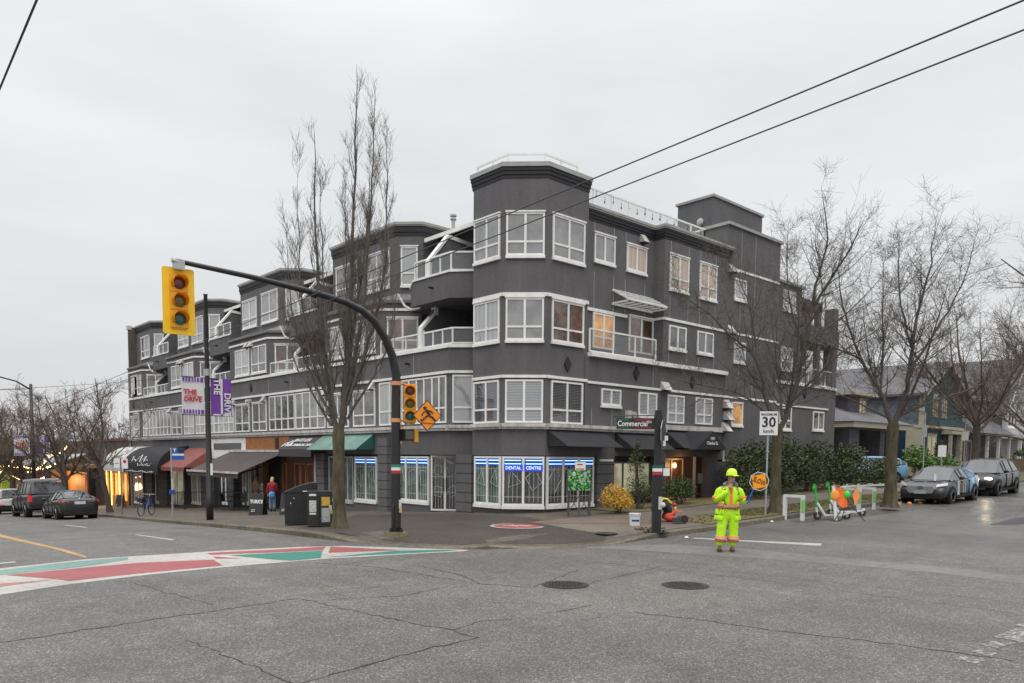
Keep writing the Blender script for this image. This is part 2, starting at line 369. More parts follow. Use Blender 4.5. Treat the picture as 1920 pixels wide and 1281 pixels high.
def add_bricks(m, sx_, dark=.72):
    t = m.node_tree; b = t.nodes['Principled BSDF']; src = b.inputs['Base Color'].links[0].from_socket; g = t.nodes.new('ShaderNodeNewGeometry')
    br = t.nodes.new('ShaderNodeTexBrick'); br.inputs['Scale'].default_value = sx_; br.inputs['Color1'].default_value = (1, 1, 1, 1); br.inputs['Color2'].default_value = (.86, .86, .86, 1); br.inputs['Mortar'].default_value = (dark, dark, dark, 1); br.inputs['Mortar Size'].default_value = .03
    t.links.new(g.outputs['Position'], br.inputs['Vector']); mx = t.nodes.new('ShaderNodeMix'); mx.data_type = 'RGBA'; mx.blend_type = 'MULTIPLY'; mx.inputs[0].default_value = 1
    t.links.new(src, mx.inputs[6]); t.links.new(br.outputs['Color'], mx.inputs[7]); t.links.new(mx.outputs[2], b.inputs['Base Color'])
add_bricks(brickp, 2.2, .6); add_bricks(pave, .8, .7)
sw = drape('sidewalk', KIN + [(120, 60), (60, 120)], ramp_off, pave, 1.0); struct(sw)
kb = MB(); dens = []
for i in range(len(KERB) - 1):
    a, b = Vector(KERB[i]), Vector(KERB[i + 1]); a2, b2 = Vector(KIN[i]), Vector(KIN[i + 1]); n = max(1, int((b - a).length / 1.0))
    for j in range(n): dens.append((a.lerp(b, j / n), a2.lerp(b2, j / n)))
dens.append((Vector(KERB[-1]), Vector(KIN[-1])))
rings = []
for a, b in dens:
    o_ = ramp_off(*a); g0 = gz(*a)
    rings.append([(a.x, a.y, g0 - .05), (a.x * .97 + b.x * .03, a.y * .97 + b.y * .03, g0 + o_ - .02), (a.x * .8 + b.x * .2, a.y * .8 + b.y * .2, g0 + o_ + .004), (b.x, b.y, gz(*b) + ramp_off(*b) + .004), (b.x, b.y, gz(*b) - .05)])
for i in range(len(rings) - 1): kb.loft(rings[i], rings[i + 1], 0, False)
kerb_m = mat('kerb_stone', (.135, .115, .085), .85, var=.3, sc=5, bump=.5, bsc=25, dirt=.4, col2=(.16, .14, .095))
struct(kb.build('kerb', kerb_m, smooth=False))
cp = drape('corner_paving', offset_line(KERB[4:13], .45) + [(15.6, 13.2), (17.0, 18.2), (16.9, 22), (15.5, 26)], lambda x, y: ramp_off(x, y) + .004, brickp, .8); struct(cp)
conc2 = mat('concrete_walk', (.155, .128, .098), .8, var=.2, sc=5, bump=.3, dirt=.3)
struct(drape('concrete_path', [(15.0, 12.5), (19, 12.3), (19.2, 14.1), (40, 14.3), (40, 16.4), (15.9, 16.6), (15.4, 14.6)], lambda x, y: ramp_off(x, y) + .008, conc2))
redb = mat('red_brick_band', (.20, .065, .035), .8, var=.3, sc=20)
struct(drape('red_brick_strip', [(15.1, 17.0), (15.05, 16.8), (18.7, 12.95), (19.0, 13.05)], .142, redb))
litter = mat('leaf_litter', (.11, .07, .04), .95, var=.5, sc=22, bump=1, bsc=60, col2=(.16, .15, .06))
struct(drape('verge', [(19.0, 12.25), (29, 12.35), (33, 12.55), (47, 13.0), (47, 14.1), (19.2, 14.0)], .150, litter))
struct(drape('planting_bed', [(20.2, 16.2), (40, 16.4), (43, 18.5), (20.6, 18.5)], .155, litter))
struct(drape('verge_far', [(47, 13.0), (110, 13.2), (110, 15.5), (47, 14.6)], .15, mat('lawn', (.10, .12, .03), .9, var=.5, sc=14, bump=.6)))
# road paint
def paint_mat(name, col, wear=.55):
    m = mat(name, col, .6, var=.14, sc=3, dirt=.22); t = m.node_tree; b = t.nodes['Principled BSDF']
    src = b.inputs['Base Color'].links[0].from_socket
    n = t.nodes.new("ShaderNodeTexNoise"); n.inputs['Scale'].default_value = 11; n.inputs['Detail'].default_value = 8; n.inputs['Roughness'].default_value = .8
    g = t.nodes.new("ShaderNodeNewGeometry"); t.links.new(g.outputs['Position'], n.inputs['Vector'])
    r = t.nodes.new("ShaderNodeValToRGB"); r.color_ramp.elements[0].position = wear - .03; r.color_ramp.elements[1].position = wear + .14
    r.color_ramp.elements[0].color = (0, 0, 0, 1); r.color_ramp.elements[1].color = (.8, .8, .8, 1)
    t.links.new(n.outputs['Fac'], r.inputs[0]); mx = t.nodes.new("ShaderNodeMix"); mx.data_type = 'RGBA'
    t.links.new(r.outputs[0], mx.inputs[0]); t.links.new(src, mx.inputs[6]); mx.inputs[7].default_value = (.09, .088, .085, 1)
    t.links.new(mx.outputs[2], b.inputs['Base Color']); return m
pw = paint_mat('paint_cream', (.44, .41, .37)); pr = paint_mat('paint_red', (.33, .075, .075)); pg = paint_mat('paint_green', (.03, .20, .155)); pg2 = paint_mat('paint_pale_green', (.16, .29, .25)); py_ = paint_mat('paint_yellow', (.48, .28, .08), .5)
pr2 = paint_mat('paint_faded_red', (.36, .15, .14))
def gp(pts): return [tuple(G(x, y)[:2]) for x, y in pts]
def paint(name, pts, m, off=.004): return struct(drape(name, gp(pts), off, m, 2.0))
paint('crosswalk_base', [(-250, 1098), (0, 1066), (160, 1049), (400, 1034), (560, 1026), (640, 1024), (720, 1026), (880, 1032), (870, 1034), (740, 1041), (600, 1049), (420, 1064), (280, 1078), (130, 1096), (0, 1116), (-250, 1158)], pw)
paint('crosswalk_green', [(-200, 1097), (0, 1070), (110, 1057), (240, 1045), (240, 1050), (130, 1066), (0, 1079), (-200, 1104)], pg2, .008)
paint('crosswalk_red', [(12, 1079), (150, 1066), (260, 1056), (400, 1050), (417, 1061), (280, 1074), (130, 1090), (100, 1086)], pr, .008)
paint('crosswalk_red', [(-200, 1112), (0, 1095), (105, 1087), (60, 1093), (0, 1101), (-200, 1122)], pr2, .008)
paint('crosswalk_red', [(388, 1037.5), (500, 1032), (611, 1025.5), (606, 1032), (520, 1036), (395, 1041)], pr, .008)
paint('crosswalk_red', [(400, 1044), (450, 1048), (405, 1048)], pr, .009)
paint('crosswalk_green', [(430, 1042), (605, 1033), (601, 1047), (545, 1052), (490, 1047.5)], pg, .008)
paint('crosswalk_red', [(620, 1025.5), (748, 1032), (740, 1032.5), (616, 1037)], pr, .008)
paint('crosswalk_green', [(612, 1045.5), (740, 1033.5), (830, 1031.5), (860, 1033), (740, 1039)], pg, .008)
paint('lane_line', [(-60, 990), (0, 1002), (80, 1021), (166, 1045), (158, 1047), (70, 1023), (-60, 994)], py_)
paint('lane_line', [(252, 1003), (258, 1002.5), (328, 1012), (322, 1013.5)], pw); paint('lane_line', [(120, 985), (125, 984.5), (165, 989), (161, 990)], pw)
paint('lane_line', [(-10, 1056.5), (28, 1053), (30, 1055), (-10, 1059)], pw)
paint('stop_line', [(1296, 1010), (1303, 1008.5), (1420, 1014.5), (1542, 1019.5), (1538, 1024)], pw)
for a_, b_, c_, d_ in (((1788, 1235), (1802, 1231), (1848, 1238), (1830, 1246)), ((1820, 1222), (1835, 1219), (1870, 1226), (1855, 1231)), ((1838, 1209), (1862, 1203), (1905, 1206), (1870, 1216)), ((1862, 1195), (1900, 1180), (1960, 1178), (1925, 1206)), ((1896, 1173), (1930, 1165), (1990, 1168), (1940, 1180))):
    paint('dashed_line', [a_, b_, c_, d_], paint_mat('paint_worn_white', (.46, .44, .40), .46))
dash_patch = mat('paving_band', (.16, .15, .14), .75, var=.2, sc=6, dirt=.2)
paint('concrete_band', [(1150, 1024), (1260, 1021), (1420, 1031), (1600, 1050), (1760, 1062), (1930, 1082), (1930, 1097), (1760, 1075), (1560, 1057), (1400, 1046), (1250, 1036), (1090, 1027)], dash_patch, .004)
tar = mat('tar_patch', (.028, .028, .03), .45, var=.3, sc=6)
paint('tar_patch', [(1855, 984), (1905, 972), (1960, 966), (1990, 978), (1900, 984)], tar)
paint('leaf_gutter', [(1480, 977), (1600, 960), (1700, 945), (1780, 947), (1700, 958), (1600, 972), (1500, 981)], paint_mat('gutter_debris', (.085, .062, .04), .47), .004)
random.seed(5)
crk = MB()
def crack(pts, wd=.02):
    P = [G(*p) for p in pts]; Q = []
    for i in range(len(P) - 1):
        n = max(2, int((P[i + 1] - P[i]).length / .12))
        for j in range(n):
            q = P[i].lerp(P[i + 1], j / n); Q.append(q + Vector((random.uniform(-.035, .035), random.uniform(-.035, .035), 0)))
    Q.append(P[-1]); last = None
    for i, q in enumerate(Q):
        t = (Q[min(i + 1, len(Q) - 1)] - Q[max(i - 1, 0)]).normalized(); n = Vector((-t.y, t.x, 0)); ww = wd * 1.5 * random.uniform(.2, 1)
        a, b = q + n * ww / 2, q - n * ww / 2; a.z = gz(a.x, a.y) + .003; b.z = gz(b.x, b.y) + .003
        if last: crk.quad(last[0], last[1], b, a)
        last = (a, b)
crack([(-60, 1214), (0, 1206), (180, 1178), (400, 1146), (560, 1122), (640, 1140), (770, 1168), (850, 1182), (895, 1197), (800, 1217), (700, 1245), (570, 1281), (540, 1295)], .026)
crack([(850, 1182), (900, 1165), (960, 1161)], .018); crack([(780, 1060), (860, 1077), (900, 1095), (1000, 1102)], .022); crack([(1000, 1102), (1055, 1080), (1085, 1068)], .02)
crack([(250, 1093), (300, 1108), (400, 1134)], .016); crack([(350, 1200), (450, 1240), (550, 1281)], .016); crack([(1180, 1148), (1300, 1160), (1450, 1183), (1600, 1198), (1800, 1225), (1900, 1240)], .024)
crack([(1100, 1095), (1250, 1060), (1500, 1085), (1750, 1115), (1920, 1130)], .014); crack([(620, 1125), (750, 1118), (840, 1100)], .014); crack([(580, 1055), (700, 1063), (900, 1095)], .018)
crack([(1030, 1150), (1110, 1135)], .018); crack([(960, 1040), (1100, 1052), (1400, 1085), (1900, 1150)], .012)
struct(crk.build('road_cracks', mat('crack_tar', (.016, .016, .017), .7)))
# faint trolley shadow free: manhole covers
iron = mat('cast_iron', (.06, .056, .052), .45, metal=.6, var=.4, sc=30, bump=1, bsc=60)
for px_, py_2, lb, rr in ((1060, 1097, 'round iron manhole cover in asphalt, left of the two road covers', .37), (1285, 1098, 'round iron manhole cover in asphalt, right one nearest the flagger', .37)):
    c = G(px_, py_2); t = thing('manhole_cover', lb, 'manhole cover', c, 0, 'manhole covers in the road')
    mb = MB(); mb.tube([(0, 0, .001), (0, 0, .012)], rr, 28); mb.build('cover', iron, t)
    mb = MB()
    for k in range(28): a0 = 2 * math.pi * k / 28; a1 = 2 * math.pi * (k + 1) / 28; mb.quad((rr * 1.0 * math.cos(a0), rr * math.sin(a0), .006), (rr * 1.1 * math.cos(a0), rr * 1.1 * math.sin(a0), .006), (rr * 1.1 * math.cos(a1), rr * 1.1 * math.sin(a1), .006), (rr * math.cos(a1), rr * math.sin(a1), .006))
    mb.build('ring', tar, t)
    mb = MB()
    for i in range(-4, 5):
        for j in range(-4, 5):
            if (i * i + j * j) ** .5 * .09 < rr - .07: mb.box(i * .09 - .028, i * .09 + .028, j * .09 - .028, j * .09 + .028, .012, .019)
    mb.build('tread', iron, t)
c = G(1137, 1001, .13); t = thing('utility_cover', 'small round dark utility cover set in the corner sidewalk', 'utility cover', c + Vector((0, 0, .005)))
mb = MB(); mb.tube([(0, 0, .001), (0, 0, .012)], .3, 24); mb.build('cover', iron, t)
c = G(970, 987, .13); t = thing('painted_medallion', 'red and white oval ground medallion with script in front of the corner window', 'ground sign', c + Vector((0, 0, .006)), R(-45))
mb = MB(); mb.tube([(0, 0, .001), (0, 0, .006)], .80, 32); mb.build('rim', pw, t)
mb = MB(); mb.tube([(0, 0, .006), (0, 0, .009)], .70, 32); mb.build('disc', pr, t)
def scribble(mb, x0, x1, z0, amp, n, r, f):
    """illegible hand-script stroke, drawn as a thin tube"""
    pts = []
    for i in range(n * 8 + 1):
        u = i / (n * 8); a = u * n * 2 * math.pi
        pts.append(f(x0 + (x1 - x0) * u + .25 * amp * math.sin(a * 1.0 + 1), z0 + amp * (.5 + .5 * math.cos(a)) * (.6 + .4 * math.sin(u * 17 + x0 * 9))))
    mb.tube(pts, r, 4)
mb = MB(); scribble(mb, -.45, .35, -.12, .26, 6, .016, lambda a, b: (a, b, .012)); mb.build('lettering', pw, t)

# ================================================================== APARTMENT BUILDING
B = thing('apartment_building', 'four-storey charcoal apartment building with white windows and a chamfered corner tower above shops', 'apartment building', (26, 26, 0), world=True)
XL, X3, YR, YR2 = 17.5, 18.1, 18.7, 19.12
CK = [27.74 + 10.8 * k for k in range(4)]; YEND = 63.4
def base_z(p): return gz(*p) - .1
# ---- walls
def pr_(mb, poly, z0, z1, m=0): mb.prism(poly, z0, z1, m)
tower = [(17.55, 21.45), (17.55, 19.83), (18.63, 18.75), (20.72, 18.75), (20.72, 22), (19, 22)]
mb = MB(); pr_(mb, [(17.55, 21.45), (17.55, 19.83), (18.63, 18.75), (20.72, 18.75), (22, 22), (19, 23)], 3.25, 11.75); mb.build('corner_tower', stucco, B)
mb = MB()   # street-level shop body, set back behind piers
pr_(mb, [(17.62, 63.2), (17.62, 24.15), (18.35, 23.3), (18.35, 21.2), (17.85, 21.2), (17.85, 19.95), (18.75, 19.02), (29.6, 19.02), (29.6, 40), (30, 63.2)], [base_z((17.6, 63)) - .3, -.4, -.3, -.3, -.2, -.2, -.1, .0, -.5, -2.6], 2.25)
mb.build('shop_wall', stucco_dark, B)
mb = MB()   # band above shops
pr_(mb, [(XL, YEND), (XL, 22.85), (18.15, 22.2), (17.55, 21.45), (17.55, 19.83), (18.63, 18.75), (29.8, YR), (29.8, 40), (30, YEND)], 2.22, 3.14); mb.build('fascia_wall', stucco, B)
mb = MB()   # first residential floor + parapet, left street
pr_(mb, [(XL, YEND), (XL, 22.8), (18.2, 22.1), (19.5, 22.1), (19.5, YEND)], 3.14, 6.28)
pr_(mb, [(XL, YEND), (19.4, YEND), (19.4, YEND - .25), (XL, YEND - .25)], [-2.4, -2.4, -2.4, -2.4], 3.2)
mb.build('wall', stucco, B)
mb = MB(); pr_(mb, [(20.6, YR), (29.8, YR), (29.8, 22), (20.6, 22)], 3.1, 5.9); mb.build('wall', stucco, B)
mb = MB(); pr_(mb, [(20.6, YR2), (25.1, YR2), (25.1, YR - .1), (29.8, YR - .1), (29.8, 24), (20.6, 24)], 5.88, 11.15); mb.build('wall', stucco, B)
mb = MB(); pr_(mb, [(29.8, YR - .02), (34.4, YR - .02), (34.4, 20.0), (29.8, 20.0)], 0, 12.45); pr_(mb, [(29.9, 20.0), (34.35, 20.0), (34.35, 24), (29.9, 24)], 0, 11.3); mb.build('wall', stucco, B)
mb = MB(); pr_(mb, [(34.4, YR + .15), (41.2, YR + .15), (41.2, 26), (34.4, 26)], 0, 5.95); pr_(mb, [(34.4, YR + .15), (37.0, YR + .15), (37, 26), (34.4, 26)], 5.95, 10.75)
pr_(mb, [(37, 20.3), (40.6, 20.3), (40.6, 26), (37, 26)], 5.95, 10.2)
pr_(mb, [(40.7, YR + .15), (41.2, YR + .15), (41.2, 19.4), (40.7, 19.4)], 5.9, 10.3); pr_(mb, [(38.9, YR + .15), (39.2, YR + .15), (39.2, 19.1), (38.9, 19.1)], 5.9, 10.3)
pr_(mb, [(37, YR + .1), (41.25, YR + .1), (41.25, 20.3), (37, 20.3)], 8.2, 9.1)
pr_(mb, [(37, YR + .15), (39.3, YR + .15), (39.3, 20.3), (37, 20.3)], 9.9, 10.35)
mb.build('wall', stucco, B)
mb = MB(); pr_(mb, [(33.0, 21.6), (37.7, 21.6), (37.7, 23.7), (33.0, 23.7)], 10.5, 15.1); mb.build('stair_house', stucco, B)
mb = MB(); pr_(mb, [(20.2, YEND), (20.2, 21.8), (34, 21.8), (34, YEND)], 3, 11.25); pr_(mb, [(20.2, YEND), (20.2, 21.8), (21.4, 21.8), (21.4, YEND)], 11.25, 11.8); mb.build('core_wall', stucco, B)
# ---- bays
def off_poly(poly, d):
    n = len(poly); r = []
    A = sum(poly[i][0] * poly[(i + 1) % n][1] - poly[(i + 1) % n][0] * poly[i][1] for i in range(n)); sg = 1 if A > 0 else -1
    for i in range(n):
        p = Vector(poly[i]); a = (p - Vector(poly[i - 1])).normalized(); b = (Vector(poly[(i + 1) % n]) - p).normalized()
        na = Vector((a.y, -a.x)) * sg; nb = Vector((b.y, -b.x)) * sg; bi = (na + nb); bi = bi / max(.3, bi.dot(na)) 
        r.append(tuple(p + bi * d))
    return r
def bay2(c):
    y1 = min(c + 5.1, YEND); return [(XL, c), (XL, y1), (20.3, y1), (20.3, c - 1.31), (18.81, c - 1.31)]
def bay3(c):
    y1 = min(c + 4.9, YEND - .05); return [(X3, c - .48), (X3, y1), (20.3, y1), (20.3, c - 1.28), (18.9, c - 1.28)]
capm = MB(); dk = MB()
for c in CK:
    mb = MB(); pr_(mb, bay2(c), 6.28, 8.65); mb.build('bay', stucco, B)
    mb = MB(); pr_(mb, bay3(c), 8.65, 11.75); mb.build('bay', stucco, B)
    sk = off_poly(bay2(c), .12); s3 = bay3(c)
    mb = MB(); pr_(mb, sk, 8.6, 8.72); n = 5
    A = [(p[0], p[1], 8.72) for p in sk]; s3o = off_poly(s3, .02); Bq = [(p[0], p[1], 9.0) for p in [s3o[0], s3o[1], s3o[2], s3o[3], s3o[4]]]
    mb.loft(A, Bq, 0, False); mb.build('skirt_roof', mat('grey_metal_skirt', (.16, .155, .15), .5, var=.15, dirt=.3), B)
    dk = MB(); capm = MB()
    for z0, z1, d in ((11.42, 11.56, .03), (11.56, 11.80, .06)): pr_(dk, off_poly(s3, d), z0, z1)
    pr_(capm, off_poly(s3, .08), 11.80, 11.85); pr_(capm, off_poly(s3, .12), 11.85, 11.96); dk.build('cornice', stucco_dark, B); capm.build('roof_cap', cap_m, B)
dk = MB(); capm = MB()
if 1:
    pass
tw4 = [(17.55, 21.5), (17.55, 19.83), (18.63, 18.75), (20.72, 18.75), (20.72, 22.5), (19, 22.5)]
for z0, z1, d in ((11.70, 11.82, .02), (11.82, 11.95, .045), (11.95, 12.07, .07)): pr_(dk, off_poly(tw4, d), z0, z1)
pr_(capm, off_poly(tw4, .10), 12.07, 12.22); dk.build('cornice', stucco_dark, B); capm.build('roof_cap', cap_m, B); dk = MB(); capm = MB()
rf = [(20.7, YR2), (25.1, YR2), (25.1, YR - .1), (29.85, YR - .1), (29.85, 24), (20.7, 24)]
for z0, z1, d in ((10.92, 11.02, .02), (11.02, 11.12, .05), (11.12, 11.22, .08)): pr_(dk, off_poly(rf, d), z0, z1)
pr_(dk, off_poly(rf, .1), 11.22, 11.30); pr_(capm, off_poly(rf, .12), 11.30, 11.36); pr_(capm, off_poly(rf, .15), 11.36, 11.46); capm.build('roof_cap', cap_m, B); capm = MB()
pr_(capm, [(29.72, YR - .12), (34.5, YR - .12), (34.5, 20.1), (29.72, 20.1)], 12.45, 12.58)
capm.build('roof_cap', cap_m, B); capm = MB(); pr_(capm, [(32.92, 21.52), (37.78, 21.52), (37.78, 23.8), (32.92, 23.8)], 15.1, 15.22); capm.build('roof_cap', cap_m, B); capm = MB(); pr_(capm, [(34.4, YR), (37.15, YR), (37.15, 26), (34.4, 26)], 10.75, 10.87)
dk.build('cornice', stucco_dark, B); capm.build('roof_cap', cap_m, B)
# ---- white belts
wb = MB()
def belt(pts, z0, z1, d, m=white, mbx=None):
    mbx = mbx or wb
    for i in range(len(pts) - 1):
        a, b = Vector(pts[i]), Vector(pts[i + 1]); t = (b - a).normalized(); n = Vector((-t.y, t.x))
        if n.dot(a) > 0: n = -n
        e = .0
        p0 = [a + n * d, b + n * d, b - n * .05, a - n * .05]
        mbx.hexa([(p.x, p.y, z0) for p in p0] + [(p.x, p.y, z1) for p in p0])
tl = [(18.2, 22.1), (17.56, 21.4), (17.55, 19.83), (18.63, 18.75), (20.72, 18.75)]
ob = MB()
belt([(XL, YEND), (XL, 22.8), (18.2, 22.1)], 3.14, 3.24, .14, mbx=ob); belt([(XL, YEND), (XL, 22.8), (18.2, 22.1)], 3.24, 3.36, .2, mbx=ob)
for z0, z1, d in ((3.14, 3.22, .12), (3.22, 3.34, .2)):
    belt(tl[1:], z0, z1, d, mbx=ob); belt([(20.72, 18.72), (25.4, 18.72)], z0, z1, d, mbx=ob)
belt([(25.35, 18.72), (29.85, 18.72)], 3.32, 3.52, .14, mbx=ob)
ob.build('belt_course', off_white, B)
belt([(XL, YEND), (XL, 22.8), (18.2, 22.1)], 5.30, 5.40, .08)
belt([tl[1], tl[2]], 4.92, 5.02, .07); belt(tl[2:], 4.92, 5.02, .07); belt([(20.72, YR), (34.4, YR)], 4.88, 4.97, .05); belt([(34.4, YR + .15), (40.3, YR + .15)], 4.80, 4.88, .05)
belt([(20.75, YR), (29.85, YR)], 5.86, 6.02, .17); belt([(34.4, YR + .15), (41.2, YR + .15)], 5.9, 6.03, .08)
belt([tl[1], tl[2]], 7.72, 7.84, .07); belt(tl[2:], 7.72, 7.84, .07)
belt([(20.74, YR2), (23.4, YR2)], 7.62, 7.74, .06); belt([(24.9, YR2), (25.1, YR2), (25.1, YR - .1), (29.8, YR - .1)], 7.72, 7.82, .05)
belt([(29.85, YR), (34.4, YR)], 7.75, 7.84, .05); belt([(29.85, YR), (34.4, YR)], 10.55, 10.65, .05)
for c in CK:
    b = bay2(c); belt([b[1], b[0], b[4]], 8.28, 8.38, .06)
belt([(XL, YEND), (XL, 22.8), (18.2, 22.1)], 6.26, 6.40, .07)
wb.build('trim_line', white, B)
# ---- stucco joints
jm = MB()
for x, z0, z1 in ((20.95, 3.4, 4.0), (22.1, 3.4, 4.0), (24.6, 5.0, 5.86), (30.1, 5.0, 5.86)): jm.wbox(WR(YR), x, x + .03, 0, .012, z0, z1)
for px0 in (1115, 1152, 1174, 1211):
    s, z = WR(YR2).px(px0, 400); jm.wbox(WR(YR2), s, s + .03, 0, .012, 7.74, 9.1); jm.wbox(WR(YR2), s, s + .03, 0, .012, 10.5, 10.9)
for px0 in (1257, 1291, 1313, 1342):
    s, z = WR(YR - .1).px(px0, 500); 
    for q0, q1 in ((7.84, 8.75), (10.45, 10.9), (6.05, 6.5)): jm.wbox(WR(YR - .1), s, s + .03, 0, .012, q0, q1)
for x in (30.9, 32.1): jm.wbox(WR(YR - .02), x, x + .03, 0, .012, 4.98, 12.4)
for c in CK:
    for y in (c + .0, c - 2.6, c + 5.1): jm.wbox(WL(XL), -y, -y + .03, 0, .012, 5.42, 6.24)
    jm.wbox(WL(XL), -(c + 2.2), -(c + 2.2) + .03, 0, .012, 5.42, 8.2); jm.wbox(WL(X3), -(c + 2.2), -(c + 2.2) + .03, 0, .012, 9.0, 11.3)
jm.build('joint_line', joint_m, B)
# diamond ornaments
for W_, px_, py_x in ((WR(YR), 1063, 683), (WR(YR), 1192, 700), (WR(YR), 1297, 716), (WR(YR + .15), 1508, 738)):
    s, z = W_.px(px_, py_x) if px_ > 1100 else WR(18.75).px(px_, py_x); W2 = W_ if px_ > 1100 else WR(18.75)
    mb = MB(); q = [(s - .17, z), (s, z - .27), (s + .17, z), (s, z + .27)]
    mb.loft([W2.P(a, .01, b) for a, b in q], [W2.P(a, .07, b) for a, b in q]); mb.build('diamond_ornament', stucco_dark, B)
for c in CK:
    mb = MB(); s = -(c + 2.2); z = 5.85; q = [(s - .17, z), (s, z - .27), (s + .17, z), (s, z + .27)]; mb.loft([WL(XL).P(a, .01, b) for a, b in q], [WL(XL).P(a, .06, b) for a, b in q]); mb.build('diamond_ornament', stucco_dark, B)

# ---- windows
rnd = random.Random(3)
def window(W, s0, s1, z0, z1, cols=2, low=.32, pm=None, sill=.10, head=True, fr=.065, h=.05, parent=B, name='window', wm=white, lows=None):
    mb = MB(); b = mb.wbox
    b(W, s0, s0 + fr, -.02, h, z0, z1); b(W, s1 - fr, s1, -.02, h, z0, z1); b(W, s0 + fr, s1 - fr, -.02, h - .001, z0, z0 + fr); b(W, s0 + fr, s1 - fr, -.02, h - .001, z1 - fr, z1)
    fx = [i / cols for i in range(1, cols)] if isinstance(cols, int) else cols
    zl = z0 + (z1 - z0) * low if low else None
    for f in fx:
        x = s0 + (s1 - s0) * f; b(W, x - fr * .62, x + fr * .62, -.02, h - .002, z0 + fr, z1 - fr)
    if zl: b(W, s0 + fr, s1 - fr, -.02, h - .004, zl - fr * .5, zl + fr * .5)
    # inner sash lines
    ed = [s0] + [s0 + (s1 - s0) * f for f in fx] + [s1]
    if head: b(W, s0 - .03, s1 + .03, 0, h + .03, z1 + .005, z1 + .055)
    o = mb.build(name, wm, parent)
    zz = [z0, z1] if not zl else [z0, zl, z1]
    mp = MB()
    mp.wbox(W, s0 + fr * .5, s1 - fr * .5, .004, .014, z0 + fr * .5, z1 - fr * .5)
    mp.build('pane', pm or rnd.choice(PANES), o)
    if sill: m2 = MB(); m2.wbox(W, s0 - .02, s1 + .02, 0, h + .035, z0 - sill, z0 - .004); m2.build('sill', wm, o)
    return o
def winpx(W, x0, y0, x1, y1, **k):
    a = W.px(x0, y0); b = W.px(x1, y1); c_ = W.px(x0, y0); return window(W, a[0], b[0], b[1], c_[1], **k)
WTL = WL(17.55); WTR = WR(18.75)
WTD = Wall((17.55, 19.83), (1, -1), (-1, -1))
# tower: three floors, three faces
def dspan(): return .13, 1.40
TF = [(3.36, 4.86, p_dark, p_blind, p_dblind), (6.22, 7.66, p_pale, p_grey, p_brown), (9.10, 10.55, p_grey, p_grey, p_grey)]
for i, (z0, z1, a, b, c_) in enumerate(TF):
    window(WTL, -21.38, -19.98, z0, z1, pm=p_dblind if i == 0 else a, sill=.10 if i else 0, head=i != 0)
    window(WTD, .10, 1.43, z0, z1, pm=b, sill=.10 if i else 0, head=i != 0)
    window(WTR, 18.86, 20.5, z0, z1, pm=c_, sill=.10 if i else 0, head=i != 0)
# left street
for k, c in enumerate(CK):
    W2, W1, W3 = WL(XL), WL(XL), WL(X3)
    WD2 = Wall((XL, c), (1, -1), (-1, -1)); WD3 = Wall((X3, c - .48), (1, -1), (-1, -1))
    if k < 3:
        window(W2, -(c + 4.28), -(c + 2.36), 6.62, 8.05, head=False); window(W3, -(c + 4.55), -(c + 2.66), 9.4, 10.9)
        window(W1, -(c + 4.4), -(c + 2.46), 3.44, 4.98, pm=p_dark if k == 1 else None, sill=0)
    else: window(W1, -(c + 2.9), -(c + 2.4), 3.44, 4.98, cols=1, sill=0); window(W2, -(c + 2.6), -(c + 1.0), 6.62, 8.0)
    window(W2, -(c + 2.05), -(c + .2), 6.62, 8.05, head=False); window(W3, -(c + 1.98), -(c + .0), 9.4, 10.95)
    window(WD2, .38, 1.72, 6.62, 7.98, pm=p_brown if k < 2 else None); window(WD3, .2, .92, 9.35, 10.95, cols=1, pm=p_pale)
    if k < 3: window(W1, -(c + 2.05), -(c + .24), 3.44, 4.98, pm=p_dblind if k == 1 else None, sill=0)
    else: window(W1, -(c + 2.2), -(c + .9), 3.44, 5.2, cols=1, sill=0)
    if k == 0:
        window(W1, -(c - .1), -(c - 1.7), 3.44, 5.24, cols=2, sill=0, head=False, pm=p_pale); window(W1, -(c - 1.8), -22.95, 3.44, 5.24, cols=[.17, .35, .52, .70, .85], sill=0, head=False, pm=p_refl)
        window(Wall((XL, 22.8), (1, -1), (-1, -1)), .12, .92, 3.44, 5.24, cols=1, sill=0, head=False, pm=p_pale)
    else:
        window(W1, -(c - .1), -(c - 3.05), 3.44, 5.24, cols=4, sill=0, head=False, pm=p_dark if k == 1 else None); window(W1, -(c - 3.15), -(c - 6.2), 3.44, 5.24, cols=4, sill=0, head=False, pm=[p_grey, p_pale, p_grey][k - 1])
# small awning vents on the facade
def vent(W, s, z, wd=.3, hh=.3, dp=.28):
    mb = MB(); mb.loft([W.P(s, 0, z), W.P(s + wd, 0, z), W.P(s + wd, 0, z + hh), W.P(s, 0, z + hh)], [W.P(s, dp, z - .02), W.P(s + wd, dp, z - .02), W.P(s + wd, .05, z + hh), W.P(s, .05, z + hh)])
    mb.wbox(W, s + .03, s + wd - .03, .02, dp - .04, z - .06, z - .03, 1)
    return mb.build('vent_hood', [off_white, stucco_dark], B)
for c in CK[:3]:
    vent(WL(XL), -(c + 2.7), 8.08); vent(WL(XL), -(c + 2.15), 8.08); vent(WL(XL), -(c + 4.7), 5.0); vent(WL(XL), -(c + .6), 5.02)
    mb = MB(); 
    for q in (2.6, 2.2): mb = MB(); mb.cyl(WL(XL).P(-(c + q), .0, 5.12), .1, -.16, 10, axis='x'); mb.build('flood_light', off_white, B)
s, z = WR(YR2).px(1204, 448); vent(WR(YR2), s - .15, z - .15); s, z = WR(YR).px(1239, 727); vent(WR(YR), s - .05, z - .08, .5, .32)
for px_, py_x in ((1364, 505), (1362, 620), (1356, 760), (1357, 782), (1353, 803)):
    s, z = WR(YR - .05).px(px_, py_x); vent(WR(YR - .02), s, z - .12, .42, .38, .36)
